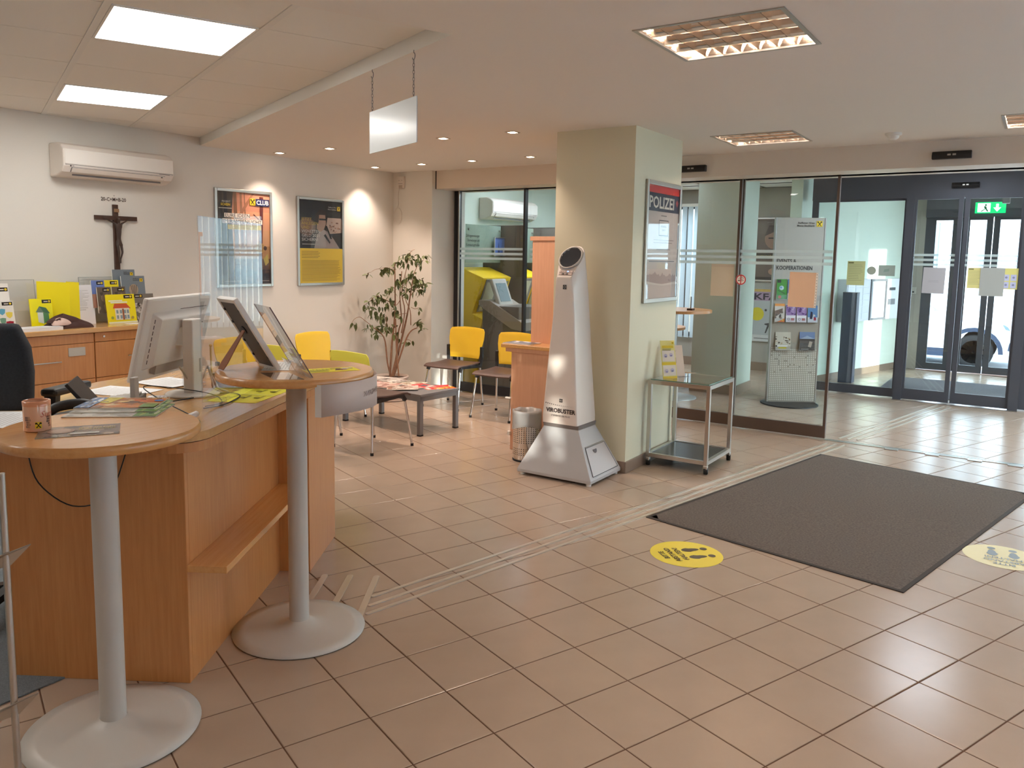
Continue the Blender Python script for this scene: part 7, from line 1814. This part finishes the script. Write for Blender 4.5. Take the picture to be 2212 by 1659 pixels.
# mailboxes on the porch wall
t = thing('mailboxes', 'white block of mailboxes with one large door on the porch wall', 'mailboxes', mw=frame_mw((PW(-.325)[0], PW(-.325)[1], .765), (PD.x, PD.y, 0), (0, 0, 1)))
LM = 1.74
obj('housing', B(0, 0, 0, LM, .56, .12), mat('mail_white', (226, 228, 236), .4), t)
for r_ in range(6):
    for c_ in range(3): obj('mailbox_door', B(.02 + c_ * .215, .03 + r_ * .085, .12, .02 + c_ * .215 + .207, .03 + r_ * .085 + .078, .127), mat_cache((222, 226, 234), .4), t, bevel=.002)
obj('large_door', B(.73, .04, .12, 1.12, .52, .128), mat_cache((216, 218, 236), .4), t, bevel=.003)
obj('panel_frame', MB().box(.68, .0, .12, .71, .56, .135).box(1.14, 0, .12, 1.17, .56, .135).box(.71, .0, .12, 1.14, .03, .135).box(.71, .53, .12, 1.14, .56, .135), M['tblgrey'], t)
obj('intercom', MB().box(1.27, .40, .12, 1.45, .44, .128), M['black'], t); obj('name_plate', MB().box(1.25, .20, .12, 1.46, .28, .128), M['tblgrey'], t)
t = thing('slate_post', 'slate grey rectangular post behind the inner glass', 'post', (11.15, 1.99, 0))
obj('body', B(-.085, -.085, 0, .085, .085, 1.16), M['kiosk_blue'], t, bevel=.004); obj('cap', B(-.087, -.087, 1.16, .087, .087, 1.166), M['frame'], t)

# bistro tables in the foyer, left behind the column
def foyer_table(x, y, h, r, label):
    t = thing('foyer_table', label, 'table', (x, y, 0), 0)
    obj('table_top', MB().lathe([(r, h - .03), (r, h)], 48), M['beech'], t); obj('pole', MB().lathe([(.03, .01), (.03, h - .03)], 16, cap=False), M['silver'], t); obj('base', MB().lathe([(.27, 0), (.27, .01), (.05, .03)], 40), M['silver'], t)
    return t
foyer_table(8.62, 3.36, 1.0, .40, 'high round table in the foyer between column and green pillar'); foyer_table(9.25, 3.95, .74, .45, 'lower round table in the foyer behind the high one')
t = thing('desk_pen', 'black pen on a small stand on the high foyer table', 'pen', (8.56, 3.16, 1.0))
obj('base', B(-.04, -.03, 0, .04, .03, .02), M['darkwood'], t); obj('pen', MB().tube([(0, 0, .02), (0, 0, .15)], .006, 8), M['black'], t)

# machines behind the left glass
M['atm_side'] = mat('machine_side', (206, 178, 30), .5)
def machine(x, w_, label):
    t = thing('bank_machine', label, 'machine', (x, 6.05, 0), 0, 'yellow bank machines behind the glass')
    # slanted face towards -Y
    pr = [(0, 0), (0, 1.42), (-.18, 1.42), (-.52, 1.30), (-.36, .86), (-.52, .80), (-.45, .55), (-.45, 0)]
    n = len(pr); v = [(s, y, z) for s in (0, w_) for y, z in pr]
    mb = MB().add(v, [tuple(range(n)), tuple(range(2 * n - 1, n - 1, -1))] + [(i, n + i, n + (i + 1) % n, (i + 1) % n) for i in range(n)])
    obj('body', mb, M['atm_yellow'], t, bevel=.006)
    def fp(u, v_, o_=.006): a = Vector((0, -.52, 1.30)); b = Vector((0, -.36, .86)); p = a + (b - a) * v_; nn2 = Vector((0, -.94, -.34)); return (u * w_, p.y + nn2.y * o_, p.z + nn2.z * o_)
    obj('screen_panel', MB().add([fp(.12, .95), fp(.62, .95), fp(.62, .04), fp(.12, .04)], [(0, 1, 2, 3)]), mat_cache((150, 144, 134)), t, solid=.006)
    obj('printed_card', MB().add([fp(.16, .92, .011), fp(.52, .92, .011), fp(.52, .12, .011), fp(.16, .12, .011)], [(0, 1, 2, 3)]), mat_cache((206, 204, 176)), t, solid=.003)
    obj('leaflet_field', MB().add([fp(.68, .9, .01), fp(.92, .9, .01), fp(.92, .1, .01), fp(.68, .1, .01)], [(0, 1, 2, 3)]), mat_cache((150, 144, 110)), t, solid=.004)
    obj('keypad', MB().add([fp(.25, .85, .014), fp(.45, .85, .014), fp(.45, .65, .014), fp(.25, .65, .014)], [(0, 1, 2, 3)]), M['black'], t, solid=.003)
    obj('plinth_panel', B(.03, -.455, .05, w_ - .03, -.45, .5), M['atm_grey'], t)
for x, lb in ((7.95, 'yellow bank machine just inside the glass at its left end'), (8.75, 'second yellow bank machine behind the round screen terminal'), (9.55, 'third yellow bank machine behind the grey divider'), (10.35, 'fourth yellow bank machine, mostly behind the tall cabinet')): machine(x, .62, lb)
dv = None
for x, lb in ((8.64, 'grey divider panel between the first and second machine'), (9.44, 'grey divider panel between the second and third machine'), (10.24, 'grey divider panel between the third and fourth machine')):
    t = thing('divider_panel', lb, 'panel', (x, 5.40, 0), 0, 'divider panels between the bank machines')
    obj('panel', B(0, 0, 0, .03, .62, 1.95), M['atm_grey'], t, bevel=.003); obj('cap', B(-.003, -.004, 1.95, .033, .62, 1.956), M['alu'], t)
for x0_, x1_, lb in ((7.85, 8.60, 'frosted glass shield with printed lines above the first machine'), (8.72, 9.40, 'frosted glass shield above the second machine'), (9.49, 10.24, 'frosted glass shield above the third machine')):
    t = thing('glass_shield', lb, 'glass shield', (x0_, 5.72, 1.48), 0, 'frosted shields above the machines')
    obj('glass', B(0, 0, 0, x1_ - x0_, .008, .46), M['frost_green'], t)
    for xx in (.04, x1_ - x0_ - .04): obj('fixing', MB().lathe([(.012, 0), (.012, .02)], 12), M['steel'], t, loc=(xx, -.004, .40)).rotation_euler = (pi / 2, 0, 0)
    if x0_ < 8:
        mb = MB()
        for k, s in enumerate(('Zahlungsanweisungen', 'Überweisungen und', 'Kontoauszugdrucken')): mb.text(s, .28, .31 - k * .055, .045, (30, 40, 36), 'RIGHT', sx=.72, bold=.0006)
        lo = obj('lettering', mb, M['print'], t); lo.matrix_basis = frame_mw((0, -.001, 0), (1, 0, 0), (0, 0, 1))
def dr_sky(mb, x0, y0, x1, y1):
    w_, h_ = x1 - x0, y1 - y0; mb.q(x0, y0, x1, y1, (96, 120, 180)); mb.pg([(x0, y0), (x0 + w_ * .18, y0), (x0 + w_ * .24, y0 + h_ * .8), (x0 + w_ * .34, y0)], (50, 60, 100)); mb.q(x0 + w_ * .5, y0, x0 + w_ * .95, y0 + h_ * .35, (200, 190, 196)); mb.pg([(x0 + w_ * .55, y0 + h_ * .3), (x0 + w_ * .66, y0 + h_ * .75), (x0 + w_ * .78, y0 + h_ * .3)], (190, 150, 150)); mb.circ(x0 + w_ * .9, y0 + h_ * .9, w_ * .06, (226, 222, 226), 12)
poster(on_y(8.40, 5.69, 1.56), .40, .24, 'small blue picture board above the bank machines', dr_sky, fw=.012, refl=.3)
# terminal in front of the machines
t = thing('screen_terminal', 'grey statement terminal with tilted screen behind the left glass', 'terminal', (7.85, 5.05, 0), radians(0))
obj('cabinet', B(.0, -.10, 0, .62, .42, .98), M['atm_grey'], t, bevel=.01)
v = [(-.02, .46, 1.04), (-.02, .30, 1.04), (-.02, -.16, .80), (-.02, -.16, .70), (-.02, .0, .72), (-.02, .46, .98)]
n = len(v); v2 = [(p[0] + .5, p[1], p[2]) for p in v]
obj('console', MB().add(v + v2, [tuple(range(n)), tuple(range(2 * n - 1, n - 1, -1))] + [(i, n + i, n + (i + 1) % n, (i + 1) % n) for i in range(n)]), mat('console_grey', (150, 140, 130), .4), t, bevel=.006)
hb_ = MB().box(0, 0, -.05, .30, .35, 0); ho_ = obj('screen_housing', hb_, mat('screen_case', (190, 186, 178), .35), t, bevel=.015)
hs2 = MB().box(.045, .06, .0, .255, .29, .004); o9 = obj('screen', hs2, M['screen'], t)
for q_ in (ho_, o9): q_.matrix_basis = frame_mw((.06, .20, .97), (1, 0, 0), (0, .36, .93))

# dark strip in the gap between end wall and bulkhead
struct('trim_13', B(7.05, 5.545, 2.285, 7.06, 5.56, 2.48), M['frame_dark'])
